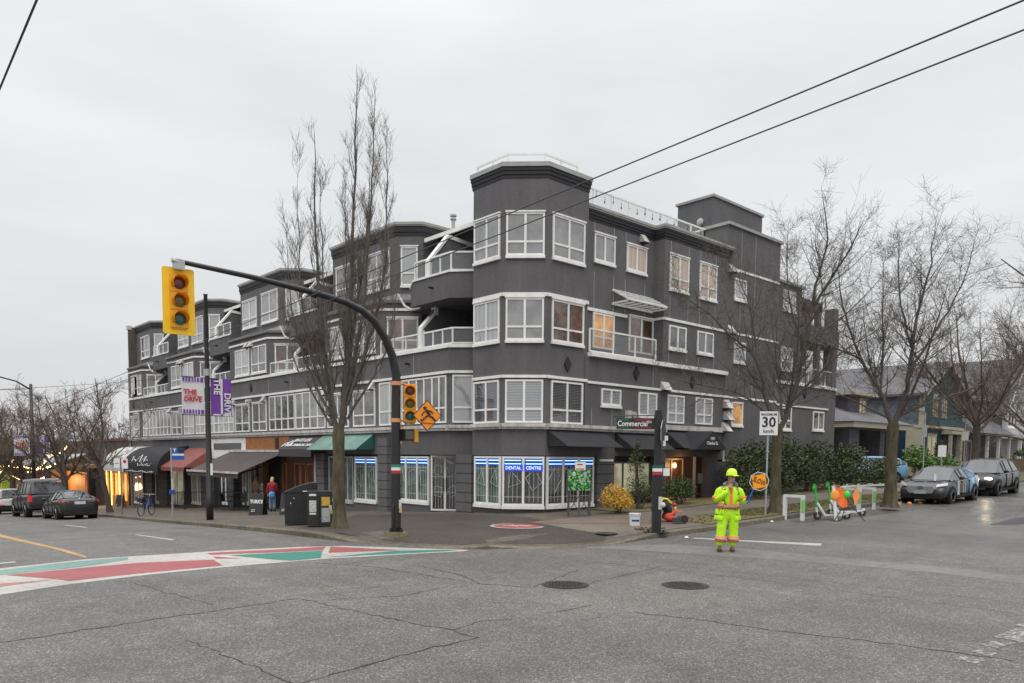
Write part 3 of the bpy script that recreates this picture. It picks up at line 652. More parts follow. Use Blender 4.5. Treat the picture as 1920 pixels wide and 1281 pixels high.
# right street windows
W = WR(YR)
winpx(W, 1127, 728, 1163, 762, low=None, pm=p_blind, head=False); winpx(W, 1197, 735, 1230, 781, low=None, pm=p_blind, head=False)
winpx(W, 1251, 740, 1281, 795, pm=p_blind, low=.36, head=False, sill=0); winpx(W, 1304, 745, 1334, 797, pm=p_blind, low=.36, head=False, sill=0)
W = WR(YR - .02); winpx(W, 1371, 753, 1391, 798, cols=1, low=None, pm=p_warm, head=False)
W = WR(YR + .15); winpx(W, 1461, 763, 1482, 806, pm=p_dark, low=.4, head=False); winpx(W, 1524, 771, 1543, 807, pm=p_brown, low=None, head=False)
W = WR(YR2); winpx(W, 1111, 585, 1150, 658, pm=p_warm, cols=2, low=.33, head=False, sill=0); winpx(W, 1179, 592, 1223, 667, pm=p_brown, low=None, name='balcony_door', sill=0)
winpx(W, 1114, 436, 1152, 498, low=None, pm=p_grey); winpx(W, 1175, 457, 1211, 515, low=None, pm=p_peach)
W = WR(YR - .1); winpx(W, 1256, 476, 1290, 550, pm=p_peach); winpx(W, 1312, 492, 1342, 565, pm=p_peach); winpx(W, 1254, 609, 1285, 658, low=None, pm=p_dblind, head=False); winpx(W, 1307, 620, 1336, 666, low=None, pm=p_dblind, head=False)
W = WR(YR - .02); winpx(W, 1377, 521, 1398, 566, cols=1, low=None, pm=p_pale, head=False); winpx(W, 1376, 640, 1396, 681, cols=1, low=None, pm=p_blind, head=False)
W = WR(YR + .15); winpx(W, 1468, 545, 1490, 586, low=.4, pm=p_pale); winpx(W, 1464, 652, 1484, 695, cols=2, low=.4, pm=p_pale)
W = WR(20.3); window(W, 37.4, 38.8, 6.1, 8.0, cols=2, low=None, pm=p_pale); window(W, 39.3, 40.5, 6.1, 8.0, cols=1, low=None, pm=p_pale); window(W, 37.5, 38.8, 9.15, 9.9, low=None, pm=p_pale)
# ---- railings with glass
def railing(W, s0, s1, z, n, hgt=.78, parent=B, glass=True):
    mb = MB(); mb.wbox(W, s0, s1, -.03, .03, z + hgt - .06, z + hgt); mb.wbox(W, s0, s1, -.02, .02, z, z + .04)
    for i in range(n + 1):
        x = s0 + (s1 - s0) * i / n; mb.wbox(W, x - .025, x + .025, -.025, .025, z, z + hgt - .06)
    o = mb.build('railing', white, parent)
    if not glass: return o
    g = MB(); g.wbox(W, s0 + .03, s1 - .03, -.006, .006, z + .05, z + hgt - .07); g.build('glass_panel', glassm, o)
    return o
canopy_m = mat('canopy_glass', (.38, .39, .39), .2, coat=.5, var=.1)
glassm = bpy.data.materials.new('clear_glass'); glassm.use_nodes = True; b_ = glassm.node_tree.nodes['Principled BSDF']
b_.inputs['Base Color'].default_value = (.42, .45, .46, 1); b_.inputs['Alpha'].default_value = .16; b_.inputs['Roughness'].default_value = .05; b_.inputs['Coat Weight'].default_value = .3
railing(WR(YR), 20.8, 24.75, 6.05, 3, .85); railing(WR(YR + .2), 37.1, 40.9, 6.05, 4, .85)
railing(WR(YR + .95), 20.9, 29.4, 11.46, 8, .92); railing(Wall((29.4, YR + .95), (0, 1), (-1, 0)), 0, 2.2, 11.46, 2, .92)
railing(WL(17.85), -21.6, -19.95, 12.22, 2, .42, glass=False); railing(Wall((17.85, 19.95), (1, -1), (-1, -1)), .0, 1.25, 12.22, 1, .42, glass=False); railing(WR(19.05), 18.75, 20.4, 12.22, 2, .42, glass=False)
for k, c in enumerate(CK):
    yb = c - 5.7 if k else 21.6; m = 'balcony'
    poly = [(XL, c - 2.6), (XL, yb + (1.2 if k == 0 else 0)), (18.5 if k == 0 else XL + .01, yb), (20.25, yb), (20.25, c - 1.4), (18.2, c - 1.4)]
    mb = MB(); mb.prism(poly, 8.1, 9.05); bo = mb.build('balcony', stucco, B)
    mb = MB(); P = [(18.2, c - 1.4), (XL, c - 2.6), (XL, yb + (1.2 if k == 0 else 0)), (18.5 if k == 0 else XL + .01, yb)]
    belt(P, 9.05, 9.13, .05, mbx=mb); mb.build('coping', white, bo)
    ym = c - 3.55
    mb = MB()   # party wing walls, one per floor, with sloped white copings
    mb.prism([(XL + .12, ym), (XL + .12, ym + .14), (20.2, ym + .14), (20.2, ym)], 9.05, 9.62)
    mb.loft([(XL + .12, ym, 9.62), (20.2, ym, 9.62), (20.2, ym, 10.75), (18.5, ym, 10.75)], [(XL + .12, ym + .14, 9.62), (20.2, ym + .14, 9.62), (20.2, ym + .14, 10.75), (18.5, ym + .14, 10.75)])
    y2 = c - 3.1
    mb.prism([(XL + .1, y2), (XL + .1, y2 + .14), (20.2, y2 + .14), (20.2, y2)], 6.28, 7.1)
    mb.loft([(XL + .1, y2, 7.1), (20.2, y2, 7.1), (20.2, y2, 8.1), (18.2, y2, 8.1)], [(XL + .1, y2 + .14, 7.1), (20.2, y2 + .14, 7.1), (20.2, y2 + .14, 8.1), (18.2, y2 + .14, 8.1)])
    ww = mb.build('party_wall', stucco, B)
    mb = MB()
    def slopebar(x0, z0, x1, z1, y, w_=.26, t_=.15):
        mb.loft([(x0, y - .04, z0), (x0, y + w_ - .04, z0), (x0, y + w_ - .04, z0 + t_), (x0, y - .04, z0 + t_)], [(x1, y - .04, z1), (x1, y + w_ - .04, z1), (x1, y + w_ - .04, z1 + t_), (x1, y - .04, z1 + t_)])
    slopebar(XL + .05, 9.62, 18.5, 10.75, ym); slopebar(18.5, 10.75, 20.2, 10.6, ym); mb.box(XL + .02, XL + .18, ym - .05, ym + .19, 9.13, 9.66); mb.build('coping', white, ww); mb = MB()
    slopebar(XL + .03, 7.1, 18.2, 7.8, y2); mb.box(18.15, 18.32, y2 - .05, y2 + .19, 7.8, 8.12); mb.box(XL + .0, XL + .16, y2 - .05, y2 + .19, 6.4, 7.12)
    mb.build('coping', white, ww)
    a0 = yb + (1.2 if k == 0 else .05)
    railing(WL(XL + .08), -(ym - .05), -a0, 9.13, 2, .7)
    if k == 0: railing(Wall((XL + .08, a0), (1, -1), (-1, -1)), 0, 1.3, 9.13, 1, .7); railing(Wall((XL + .08, 22.7), (1, -1), (-1, -1)), 0, .8, 6.42, 1, .6)
    railing(WL(XL + .08), -(c - 2.6), -(ym + .2), 9.13, 1, .7)
    railing(WL(XL + .08), -(y2 - .1), -(yb + (1.1 if k == 0 else .1)), 6.42, 3, .6); railing(WL(XL + .08), -(c - .1), -(y2 + .2), 6.42, 3, .6)
    # glass canopy over the upper balcony
    mb = MB(); yA, yB = yb + .1, c - 1.4; n = 6
    for i in range(n + 1):
        y = yA + (yB - yA) * i / n; mb.loft([(19, y - .03, 11.2), (19, y + .03, 11.2), (19, y + .03, 11.28), (19, y - .03, 11.28)], [(20.4, y - .03, 11.85), (20.4, y + .03, 11.85), (20.4, y + .03, 11.93), (20.4, y - .03, 11.93)])
    mb.box(18.92, 19.0, yA - .05, yB + .05, 11.12, 11.28); mb.box(20.4, 20.46, yA - .05, yB + .05, 11.82, 11.95); o = mb.build('glass_canopy', white, B)
    mb = MB(); mb.loft([(19, yA, 11.29), (19, yB, 11.29), (19, yB, 11.3), (19, yA, 11.3)], [(20.4, yA, 11.94), (20.4, yB, 11.94), (20.4, yB, 11.95), (20.4, yA, 11.95)]); mb.build('glass_panel', canopy_m, o)
    window(WL(20.2), -(c - 1.6), -(c - 2.5), 9.1, 10.6, cols=1, low=None, pm=p_dark, sill=0); window(WL(20.2), -(ym - .3), -(ym - 1.7), 8.9, 10.7, cols=2, low=None, pm=p_pale, sill=0, name='balcony_door')
    mb = MB(); mb.tube([(XL - .02, c - 1.5, 8.75), (XL + .0, c - 2.0, 8.2), (XL + .05, c - 2.4, 8.0), (XL + .1, c - 2.9, 8.02)], .05, 6); mb.build('drain_pipe', off_white, B)
    mb = MB(); mb.tube([(XL, c - 3.9, 8.62), (XL - .22, c - 3.9, 8.62)], .04, 6); mb.tube([(XL, c - 2.3, 5.86), (XL - .22, c - 2.3, 5.86)], .04, 6); mb.build('spout', black, B)
# trellis awning over the side balcony door
mb = MB(); W = WR(YR2); a = W.px(1163, 549); b = W.px(1245, 573); s0, s1 = 22.55, 24.95; zt = 8.55
for i in range(7):
    s = s0 + (s1 - s0) * i / 6
    mb.loft([W.P(s - .03, 0, zt), W.P(s + .03, 0, zt), W.P(s + .03, 0, zt + .07), W.P(s - .03, 0, zt + .07)], [W.P(s - .03, .75, zt - .42), W.P(s + .03, .75, zt - .42), W.P(s + .03, .75, zt - .35), W.P(s - .03, .75, zt - .35)])
    if i < 7: mb.wbox(W, s - .025, s + .025, .0, .75, zt - .5, zt - .44)
for h, z in ((.0, zt + .0), (.72, zt - .42), (.36, zt - .2), (0, zt - .52)): mb.wbox(W, s0 - .05, s1 + .05, h, h + .06, z - .02, z + .06)
o = mb.build('trellis_awning', white, B)
mb = MB(); mb.loft([W.P(s0, .02, zt + .07), W.P(s1, .02, zt + .07), W.P(s1, .02, zt + .08), W.P(s0, .02, zt + .08)], [W.P(s0, .76, zt - .34), W.P(s1, .76, zt - .34), W.P(s1, .76, zt - .33), W.P(s0, .76, zt - .33)]); mb.build('glass_panel', glassm, o)
# roof pipe, satellite dome, camera boxes
fs, fz = WL(21.0).px(850, 404); mb = MB(); mb.cyl((21.0, -fs, 11.2), .08, fz - 11.2, 10); mb.cyl((21.0, -fs, fz - .05), .15, .07, 12); mb.cyl((21, -fs, fz - .2), .14, .05, 12); mb.build('flue_pipe', galv, B)
mb = MB(); W = WR(YR + .98)
for i in range(17):
    x = 21.1 + i * .5; z = 12.3 - .10 * math.sin(i * 1.6) ** 2; mb.wbox(W, x, x + .012, .03, .042, z - .16, z); mb.ell(W.P(x, .036, z - .2), (.03, .03, .05), 6, 5)
mb.build('bulb_string', black_s, B)
mb = MB(); mb.ell((32.95, 22.3, 14.0), (.1, .2, .2)); mb.build('round_lamp', off_white, B)
s, z = WR(YR).px(1178, 778); mb = MB(); mb.wbox(WR(YR), s - .2, s + .05, 0, .15, z - .16, z + .16); mb.cyl(WR(YR).P(s + .2, .05, z), .13, -.12, 12, axis='y'); mb.build('junction_box', off_white, B)
s, z = WR(YR2).px(0, 0)
mb = MB(); mb.prism([(XL + .05, YEND + .05), (XL + .05, YEND + .2), (19.0, YEND + .2), (19.0, YEND + .05)], 8.7, 11.9); mb.build('end_screen', mat('weathered_board', (.11, .09, .07), .9, var=.3, sc=3, stretch=(3, 3, .4)), B)
mb = MB(); mb.prism([(XL, YEND), (XL, YEND + .35), (XL + .3, YEND + .35), (XL + .3, YEND)], 11.7, 12.0); mb.box(XL - .05, XL + .05, YEND, YEND + .1, -2, 8.7); mb.build('corner_trim', off_white, B)

# ---- shopfronts
def pier(W, s0, s1, z0, z1, h):
    mb = MB(); mb.wbox(W, s0, s1, -.3, h, z0, z1 - .0)
    o = mb.build('pier', stucco, B); g = MB(); z = z1 - .35
    while z > z0 + .2: g.wbox(W, s0 - .004, s1 + .004, -.2, h + .004, z, z + .028); z -= .36
    g.build('groove', stucco_dark, o); return o
blue_d = mat('neon_backing', (.01, .03, .16), .4, emit=(.01, .05, .45), es=.55); neon = mat('neon_tube', (.5, .8, 1), .4, emit=(.42, .78, 1.0), es=1.5); wire_w = mat('film_line', (.55, .58, .56), .6)
sign_blue = mat('sign_blue', (.02, .09, .55), .4, emit=(.01, .06, .5), es=.35)
def shopwin(W, s0, s1, z0, z1, cols, pm, neon_on=True, deco=None, wm=white, fr=.07, h=.06, sillh=.12):
    o = window(W, s0, s1, z0, z1, cols=cols, low=None, pm=pm, sill=sillh, head=False, fr=fr, h=h, wm=wm, name='shop_window')
    fx = [0] + ([i / cols for i in range(1, cols)] if isinstance(cols, int) else cols) + [1]
    bars = MB(); nb = MB(); nt_ = MB()
    for i in range(len(fx) - 1):
        a = s0 + (s1 - s0) * fx[i] + fr * .8; b = s0 + (s1 - s0) * fx[i + 1] - fr * .8
        if deco:
            for q in range(1, 4): x = a + (b - a) * q / 4; bars.wbox(W, x - .006, x + .006, .015, .022, z0 + .12, z1 - .28)
            for zz in (z0 + .3, z1 - .45): bars.wbox(W, a, b, .015, .0225, zz, zz + .014)
            r2 = random.Random(int(a * 100) + 7); cx, cz = (a + b) / 2, z0 + (z1 - z0) * .52; nv = r2.choice([3, 4, 4]); ang = r2.random() * 3; R_ = min(b - a, .8) * .52
            pts = [W.P(cx + R_ * (.62 if j % 2 else .9) * math.cos(ang + 2 * math.pi * j / nv), .028, cz + R_ * 1.15 * math.sin(ang + 2 * math.pi * j / nv)) for j in range(nv)]
            bars.tube(pts + [pts[0]], .011, 4)
        if neon_on:
            nb.wbox(W, a, b, .015, .03, z1 - .33, z1 - .07)
            for zz in (z1 - .15, z1 - .27): nt_.wbox(W, a + .03, b - .02, .032, .045, zz, zz + .028)
    if deco: bars.build('window_grille', wire_w, o)
    if neon_on: nb.build('neon_backing', blue_d, o); nt_.build('neon_tube', neon, o)
    return o
def gh(x, y): return gz(x, y) + .13
shopwin(WTL, -21.3, -19.86, .45, 2.18, 2, p_green, deco=1)
sd = shopwin(WTD, .02, 1.5, .45, 2.18, 2, p_dark, deco=1)
shopwin(WTR, 18.68, 21.15, .45, 2.18, 3, p_dark, deco=1)
mb = MB(); mb.wbox(WTD, .08, .74, .05, .062, 1.66, 1.9); mb.wbox(WTD, .79, 1.45, .05, .062, 1.66, 1.9); ds = mb.build('shop_sign', sign_blue, B)
sgn_w = mat('sign_white_lit', (.8, .85, .9), .4, emit=(.8, .9, 1), es=.5)
for tx, q in (('DENTAL', .41), ('CENTRE', 1.12)): text(tx, .165, WTD.P(q, .068, 1.775), (1, -1, 0), (0, 0, 1), sgn_w, ds, bold=.012, sx=.88)
# low walls under the tower windows
mb = MB(); mb.prism([(17.6, 21.5), (17.6, 19.85), (18.65, 18.8), (21.25, 18.8), (21.25, 19.6), (18.2, 21.6)], -.2, .36); mb.prism([(17.62, 21.45), (17.62, 19.86), (18.66, 18.82), (21.2, 18.82), (21.2, 19.2), (18, 21.5)], 2.16, 2.3); mb.build('plinth', stucco, B)
# corner entrance, recessed
WE = Wall((17.52, 24.08), (1, -1), (-1, -1)); ze = gh(17.5, 23.6)
dr = window(WE, .05, 1.18, ze + .03, 2.2, cols=2, low=None, pm=p_dark, head=False, sill=0, name='entrance_door', fr=.07, h=.06)
mb = MB()
for a in (.12, .68):
    for q in range(1, 4): mb.wbox(WE, a + .11 * q, a + .11 * q + .012, .016, .024, ze + .15, 2.1)
    for zz in (.75, 1.35): mb.wbox(WE, a, a + .43, .016, .0245, zz, zz + .015)
    for cz, r_ in ((1.62, .2), (.78, .2)):
        pts = [WE.P(a + .215 + r_ * math.cos(.5 + a + 1.57 * j), .03, cz + r_ * 1.3 * math.sin(.5 + a + 1.57 * j)) for j in range(4)]; mb.tube(pts + [pts[0]], .01, 4)
mb.build('window_grille', wire_w, dr)
mb = MB(); mb.wbox(WE, .55, .58, .06, .1, .8, 1.3); mb.wbox(WE, .65, .68, .06, .1, .8, 1.3); mb.build('door_handle', black, dr)
W6 = WL(17.6)
shopwin(W6, -26.6, -24.2, ze + .35, 2.15, 3, p_green, deco=1); mb = MB(); mb.wbox(W6, -27, -24.15, -.1, .04, ze - .5, ze + .26); mb.build('plinth', stucco, B)
def sz(s): return gh(17.5, -s)
pier(WL(XL), -27.35, -26.65, sz(-27) - .1, 2.9, .3); pier(WL(17.6), -22.35, -21.45, .0 - .3, 2.24, .12)
W7 = WL(17.58)
def fpx(a): return W7.px(a, 900)[0]
shopwin(W7, fpx(667) , fpx(708), sz(-29) + .45, 2.12, 2, p_green, deco=1)
a, b = fpx(618), fpx(664); shopwin(W7, a, b, sz(a) + .5, 2.12, [.78], p_green, neon_on=False, wm=off_white); mb = MB(); mb.wbox(W7, fpx(618), -27.35, -.1, .03, sz(-31) - .4, sz(-29) + .36); mb.build('plinth', stucco, B)
pier(WL(XL), fpx(602), fpx(617), sz(fpx(602)) - .2, 2.24, .2)
wood = mat('warm_wood', (.20, .075, .025), .5, var=.35, sc=3, stretch=(4, 4, .5), dirt=.2, col2=(.30, .12, .04)); wood_d = mat('dark_wood', (.06, .022, .012), .5, var=.35, sc=3, stretch=(4, 4, .5))
a, b = fpx(528), fpx(596)
mb = MB(); mb.wbox(W7, a, b, 0, .05, sz(a) - .1, 2.15); mb.build('timber_front', wood_d, B)
for i, (p0, p1) in enumerate(((482, 497), (499, 504), (533, 540), (556, 566), (567, 577), (579, 592))):
    s0, s1 = fpx(p0), fpx(p1); window(W7, s0, s1, sz(s0) + .3, 1.75, cols=1, low=None, pm=p_brown, wm=wood, sill=0, head=False, name='timber_window', h=.1)
mb = MB(); mb.wbox(W7, fpx(594.5), fpx(598), 0, .15, sz(-35) - .2, 2.2); mb.build('corner_trim', off_white, B)
mb = MB(); mb.wbox(WL(XL), fpx(467), fpx(549), 0, .08, 2.35, 3.1); sp_ = mb.build('shop_sign', mat('orange_sign_board', (.32, .12, .03), .6, var=.3, sc=3), B)
mb = MB(); mb.wbox(WL(XL), fpx(523), fpx(529), .08, .12, 2.42, 3.05); mb.build('sign_patch', stucco_dark, sp_)
mb = MB(); mb.wbox(WL(XL), fpx(398), fpx(466.5), 0, .06, 1.9, 3.1); sp_ = mb.build('shop_sign', white, B); mb = MB(); mb.wbox(WL(XL), fpx(407), fpx(458), .06, .09, 2.45, 2.82); mb.build('sign_patch', mat('grey_sign', (.12, .12, .12), .6), sp_)
for (p0, p1, c_, pm_) in ((456, 468, 2, p_green), (470.5, 480, 1, p_dark), (416, 432, 2, p_dark), (360, 382, 2, p_pale), (322, 345, 2, p_cream), (292, 300, 1, p_dark), (252, 268, 2, p_grey)):
    s0, s1 = fpx(p0), fpx(p1); window(W7, s0, s1, sz(s0) + .3, 1.95, cols=c_, low=None, pm=pm_, sill=.12, head=False, name='shop_window', wm=white, fr=.09)
for p0, p1 in ((433, 444), (382, 400), (303, 318), (280, 290)): pier(WL(XL), fpx(p0), fpx(p1), sz(fpx(p0)) - .3, 2.24, .12)
mb = MB(); mb.wbox(W7, fpx(250), fpx(478), -.1, .02, -2.6, -1.2); mb.build('plinth', stucco, B)
# right street level
Wg = WR(18.85)
pier(WR(YR), 21.25, 22.2, .0, 2.24, .1)
mb = MB(); mb.wbox(WR(YR), 21.35, 22.1, .1, .13, 2.02, 2.1); mb.build('number_plate', white, B)
Wr = WR(19.0); o = window(Wr, 22.3, 24.9, .75, 2.0, cols=[.33, .66], low=None, pm=p_cream, sill=.1, head=False, wm=mat('bronze_frame', (.12, .115, .10), .5), name='shop_window')
pier(WR(YR), 24.95, 25.45, .2, 2.3, .1)
mb = MB(); mb.wbox(Wr, 24.9, 29.6, .0, .02, .3, 2.4); mb.build('lobby_wall', wood_d, B)
lo = window(Wr, 25.9, 27.2, .45, 2.15, cols=[.36], low=None, pm=p_brown, sill=0, head=False, wm=mat('brass_frame', (.35, .28, .17), .4), name='lobby_door')
mb = MB(); q = Wr.P(26.55, .06, 1.85); mb.ell(q, (.09, .06, .11)); mb.build('wall_lamp', mat('lamp_glow', (1, .8, .4), .5, emit=(1, .62, .2), es=7), B)
mb = MB(); mb.wbox(Wr, 27.95, 27.99, 0, .15, .3, 2.25); mb.wbox(Wr, 26.9, 27.95, .0, .1, .38, .43); mb.build('corner_trim', off_white, B)
mb = MB(); mb.wbox(Wr, 28.3, 28.6, .02, .1, 1.05, 1.5); mb.build('mail_panel', galv, B)
mb = MB(); mb.wbox(WR(18.7), 28.6, 29.8, -.3, .03, .2, 2.4); mb.build('pier', stucco, B)
mb = MB(); mb.wbox(WR(18.7), 29.4, 33.5, 0, .03, 2.02, 2.1); mb.build('ledge', off_white, B)
ll = bpy.data.lights.new('lobby_lamp', 'POINT'); ll.energy = 18; ll.color = (1, .6, .25); ll.shadow_soft_size = .1; llo = bpy.data.objects.new('lobby_lamp', ll); COL.objects.link(llo); llo.location = Wr.P(26.55, .4, 1.85)

# ---- awnings (each one a part of the building front)
fab_black = mat('black_awning_fabric', (.026, .026, .029), .85, var=.15, sc=4, dirt=.25); fab_green = mat('green_awning_fabric', (.025, .13, .105), .8, var=.12, sc=3, dirt=.25); fab_green_l = mat('faded_green_fabric', (.17, .28, .24), .8, var=.15, sc=3, dirt=.3)
fab_red = mat('red_awning_fabric', (.26, .085, .07), .85, var=.12, sc=3, dirt=.3); fab_white = mat('white_awning_fabric', (.62, .61, .57), .8, var=.08, sc=3, dirt=.25); fab_brown = mat('brown_awning_fabric', (.075, .062, .055), .85, var=.15, sc=5, dirt=.25); fab_grey = mat('grey_sign_fabric', (.055, .05, .052), .8, var=.12)
def wedge(W, s0, s1, zt, zb, dp, m, val=0, inset=0, label=None, h0=0.0):
    mb = MB(); t = .02
    A = [W.P(s0 + inset, h0 + .01, zt), W.P(s1 - inset, h0 + .01, zt), W.P(s1, dp, zb), W.P(s0, dp, zb)]
    mb.add(A + [W.P(s0, h0 + .01, zb), W.P(s1, h0 + .01, zb)], [(0, 1, 2, 3), (0, 3, 4), (1, 5, 2)])
    mb.wbox(W, s0, s1, dp - .02, dp, zb - val - .02, zb)
    mb.add([W.P(s0, h0 + .01, zb - .0), W.P(s1, h0 + .01, zb), W.P(s1, dp - .02, zb - .01), W.P(s0, dp - .02, zb - .01)], [(0, 1, 2, 3)])
    o = mb.build('awning', m, B)
    if label: o['label'] = label
    return o
wedge(WR(18.72), 18.7, 21.65, 3.12, 2.55, 1.0, fab_black); wedge(WR(18.72), 22.35, 24.95, 3.12, 2.5, .95, fab_black)
wedge(WR(18.72), 25.45, 27.6, 3.3, 2.58, 1.0, fab_black)
mb = MB(); s0, sm, s1 = 25.75, 26.95, 28.05; dp = 1.35; W = WR(18.72)
mb.add([W.P(s0, dp, 2.52), W.P(s1, dp, 2.52), W.P(sm, dp, 3.28), W.P(s0, 0, 2.52), W.P(s1 + 1.7, 0, 2.52), W.P(sm, 0, 3.3)], [(0, 1, 2), (0, 2, 5, 3), (1, 4, 5, 2)]); ga = mb.build('awning', fab_black, B)
text('1707', .17, W.P(sm - .02, dp + .01, 2.96), (1, 0, 0), (0, 0, 1), sign_w, ga, bold=.02); text('Charles St.', .19, W.P(sm - .02, dp + .01, 2.78), (1, 0, 0), (0, 0, 1), sign_w, ga, bold=.02)
mb = MB()
for s in (s1 - .2,): mb.wbox(W, s, s + .05, dp - .08, dp - .03, 2.05, 2.5)
mb.build('awning_bracket', off_white, B)
ga = wedge(WL(XL), fpx(612), fpx(706), 3.12, 2.42, .95, fab_green_l); 
mb = MB(); s1 = fpx(706); mb.add([WL(XL).P(s1 + .006, .01, 3.12), WL(XL).P(s1 + .006, .95, 2.42), WL(XL).P(s1 + .006, .01, 2.42)], [(0, 1, 2)]); mb.wbox(WL(XL), s1 - 1.2, s1, .955, .965, 2.38, 2.42); mb.build('end_panel', fab_green, ga)
sa = wedge(WL(XL), fpx(550), fpx(612), 3.1, 2.45, .7, fab_grey, val=.35); sa['label'] = 'grey sign awning with white phone number'
dv = (WL(XL).P(0, .7, 2.45) - WL(XL).P(0, .01, 3.1)).normalized(); upv = -dv
def on_awn(u, t, h0=.01, h1=.7, z0=3.1, z1=2.45): a = WL(XL).P(u, h0 + (h1 - h0) * t, z0 + (z1 - z0) * t); return a + Vector((-.03, 0, .03))
mid = (fpx(550) + fpx(612)) / 2
text('604 873 6558', .30, on_awn(mid + .1, .38), (0, -1, 0), upv, sign_w, sa, bold=.015, shear=.3, sx=1.0); text('1290 COMMERCIAL DRIVE', .22, on_awn(mid + .2, .75), (0, -1, 0), upv, sign_w, sa, bold=.015, shear=.3, sx=1.0)
mb = MB(); a = fpx(553); scribble(mb, a, a + 1.0, .15, .7, 3, .03, lambda x, y: on_awn(x, 1 - y)); mb.build('lettering', sign_w, sa)
# big brown retractable awning
s0, s1 = fpx(465), fpx(546)
mb = MB(); W = WL(XL); s0b, s1b = fpx(440), fpx(540)
A = [W.P(s0b, .12, 2.32), W.P(s1b + .2, .12, 2.32), W.P(s1b + .1, 2.6, 1.25), W.P(s0b, 2.6, 1.25)]
mb.add(A + [p + Vector((0, 0, -.03)) for p in A], [(0, 1, 2, 3), (7, 6, 5, 4), (0, 3, 7, 4), (1, 5, 6, 2)]); mb.wbox(W, s0b, s1b + .1, 2.58, 2.6, .98, 1.25)
o = mb.build('awning', fab_brown, B); mb = MB(); mb.wbox(W, s0b, s1b + .1, 2.56, 2.66, 1.2, 1.3); mb.wbox(W, s0b, s1b + .2, .05, .25, 2.3, 2.42); mb.build('awning_frame', off_white, o)
mb = MB(); mb.tube([W.P(s1b, .1, 2.1), W.P(s1b - .2, 1.4, 1.5), W.P(s1b, 2.5, 1.22)], .04, 6); mb.build('awning_arm', black_s, o)
# red awning, black + white barrel awnings at the far end
wedge(W, fpx(352), fpx(404), 2.55, 1.35, 1.8, fab_red, val=.22, inset=.15)
def barrel(s0, s1, zt, zb, dp, m, ends):
    mb = MB(); n = 9; A, Bq = [], []
    for i in range(n + 1):
        t = i / n * math.pi / 2; h = dp * math.sin(t); z = zb + (zt - zb) * math.cos(t); A.append(W.P(s0, h, z)); Bq.append(W.P(s1, h, z))
    for i in range(n): mb.quad(A[i], Bq[i], Bq[i + 1], A[i + 1])
    c0, c1 = W.P(s0, 0, zb), W.P(s1, 0, zb)
    mb.add(A + [c0], [tuple(range(n + 2))]); mb.add(Bq + [c1], [tuple(range(n + 2))[::-1]], 1); mb.wbox(W, s0, s1, dp - .03, dp, zb - .35, zb)
    return mb.build('awning', [m, ends], B)
sA, sB, sC = fpx(203) + 3.8, fpx(268), fpx(345)
ba = barrel(fpx(290), fpx(358), 2.68, 1.2, 2.0, fab_black, fab_black); wa = barrel(-(63.3), fpx(290), 2.68, 1.2, 2.0, fab_white, fab_white)
mb = MB(); barf = lambda x, y: W.P(x, .03 + 2.0 * math.sin(math.acos(max(0, min(1, (y - 1.2) / 1.48)))), y); scribble(mb, fpx(303), fpx(335), 1.6, .5, 4, .035, barf); scribble(mb, fpx(318), fpx(345), 1.35, .2, 7, .02, barf); scribble(mb, fpx(295), fpx(350), .92, .12, 16, .02, lambda x, y: W.P(x, 2.02, y)); mb.build('lettering', sign_w, ba)
mb = MB(); scribble(mb, -61.5, fpx(282), 1.3, .45, 6, .025, barf); mb.build('lettering', black_s, wa)


# ================================================================== STREET FURNITURE
def gh2(x, y): return gz(x, y) + ramp_off(x, y)
lens_r = mat('lens_red', (.12, .015, .02), .25, coat=.5); lens_a = mat('lens_amber', (.14, .11, .02), .25, coat=.5); lens_g = mat('lens_green', (.01, .12, .09), .25, coat=.5)
def signal_head(t, c, rz, back, sc=1.0, face=yellow):
    """three-light head, front facing local -Y; returns housing"""
    M = Matrix.Translation(c) @ Matrix.Rotation(rz, 4, 'Z') @ Matrix.Scale(sc, 4)
    def tr(mb):
        mb.v = [tuple(M @ Vector(v)) for v in mb.v]; return mb
    mb = MB()
    for i in range(3):
        z = .36 - i * .36; mb.box(-.17, .17, -.02, .2, z - .172, z + .172)
    mb.box(-.14, .14, 0, .18, -.56, .56)
    ho = tr(mb).build('signal_housing', face, t)
    if back:
        mb = MB(); n = 6; out = []
        for cx, cz, a0 in ((.26, .62, 0), (-.26, .62, 90), (-.26, -.62, 180), (.26, -.62, 270)):
            for j in range(4): a = R(a0 + j * 30); out.append((cx + .05 * math.cos(a), cz + .05 * math.sin(a)))
        mb.loft([(x, .03, z) for x, z in out], [(x, .05, z) for x, z in out]); tr(mb).build('backplate', mat('backplate_yellow', (.90, .55, .01), .4, var=.04), ho)
    for i, lm in enumerate((lens_r, lens_a, lens_g)):
        z = .36 - i * .36; m2 = MB(); m2.ell((0, -.03, z), (.125, .03, .125), 16, 8); tr(m2).build('lens', lm, ho)
        m3 = MB(); n = 14; A, Bq = [], []
        for j in range(n + 1):
            a = R(-35 + j * 250 / n); A.append((.15 * math.cos(a), -.02, z + .15 * math.sin(a))); Bq.append((.145 * math.cos(a), -.25 + .10 * (1 - math.sin(a)) * .5, z + .145 * math.sin(a)))
        for j in range(n): m3.quad(A[j], A[j + 1], Bq[j + 1], Bq[j]); m3.quad(tuple(Vector(A[j]) * 1.0), Bq[j], Bq[j + 1], A[j + 1])
        tr(m3).build('visor', face, ho)
    return ho
sp = Vector((10.84, 16.37, gh2(10.84, 16.37)))
T = thing('traffic_signal', 'black curved mast-arm traffic signal with yellow signal heads on the street corner', 'traffic signal', sp)
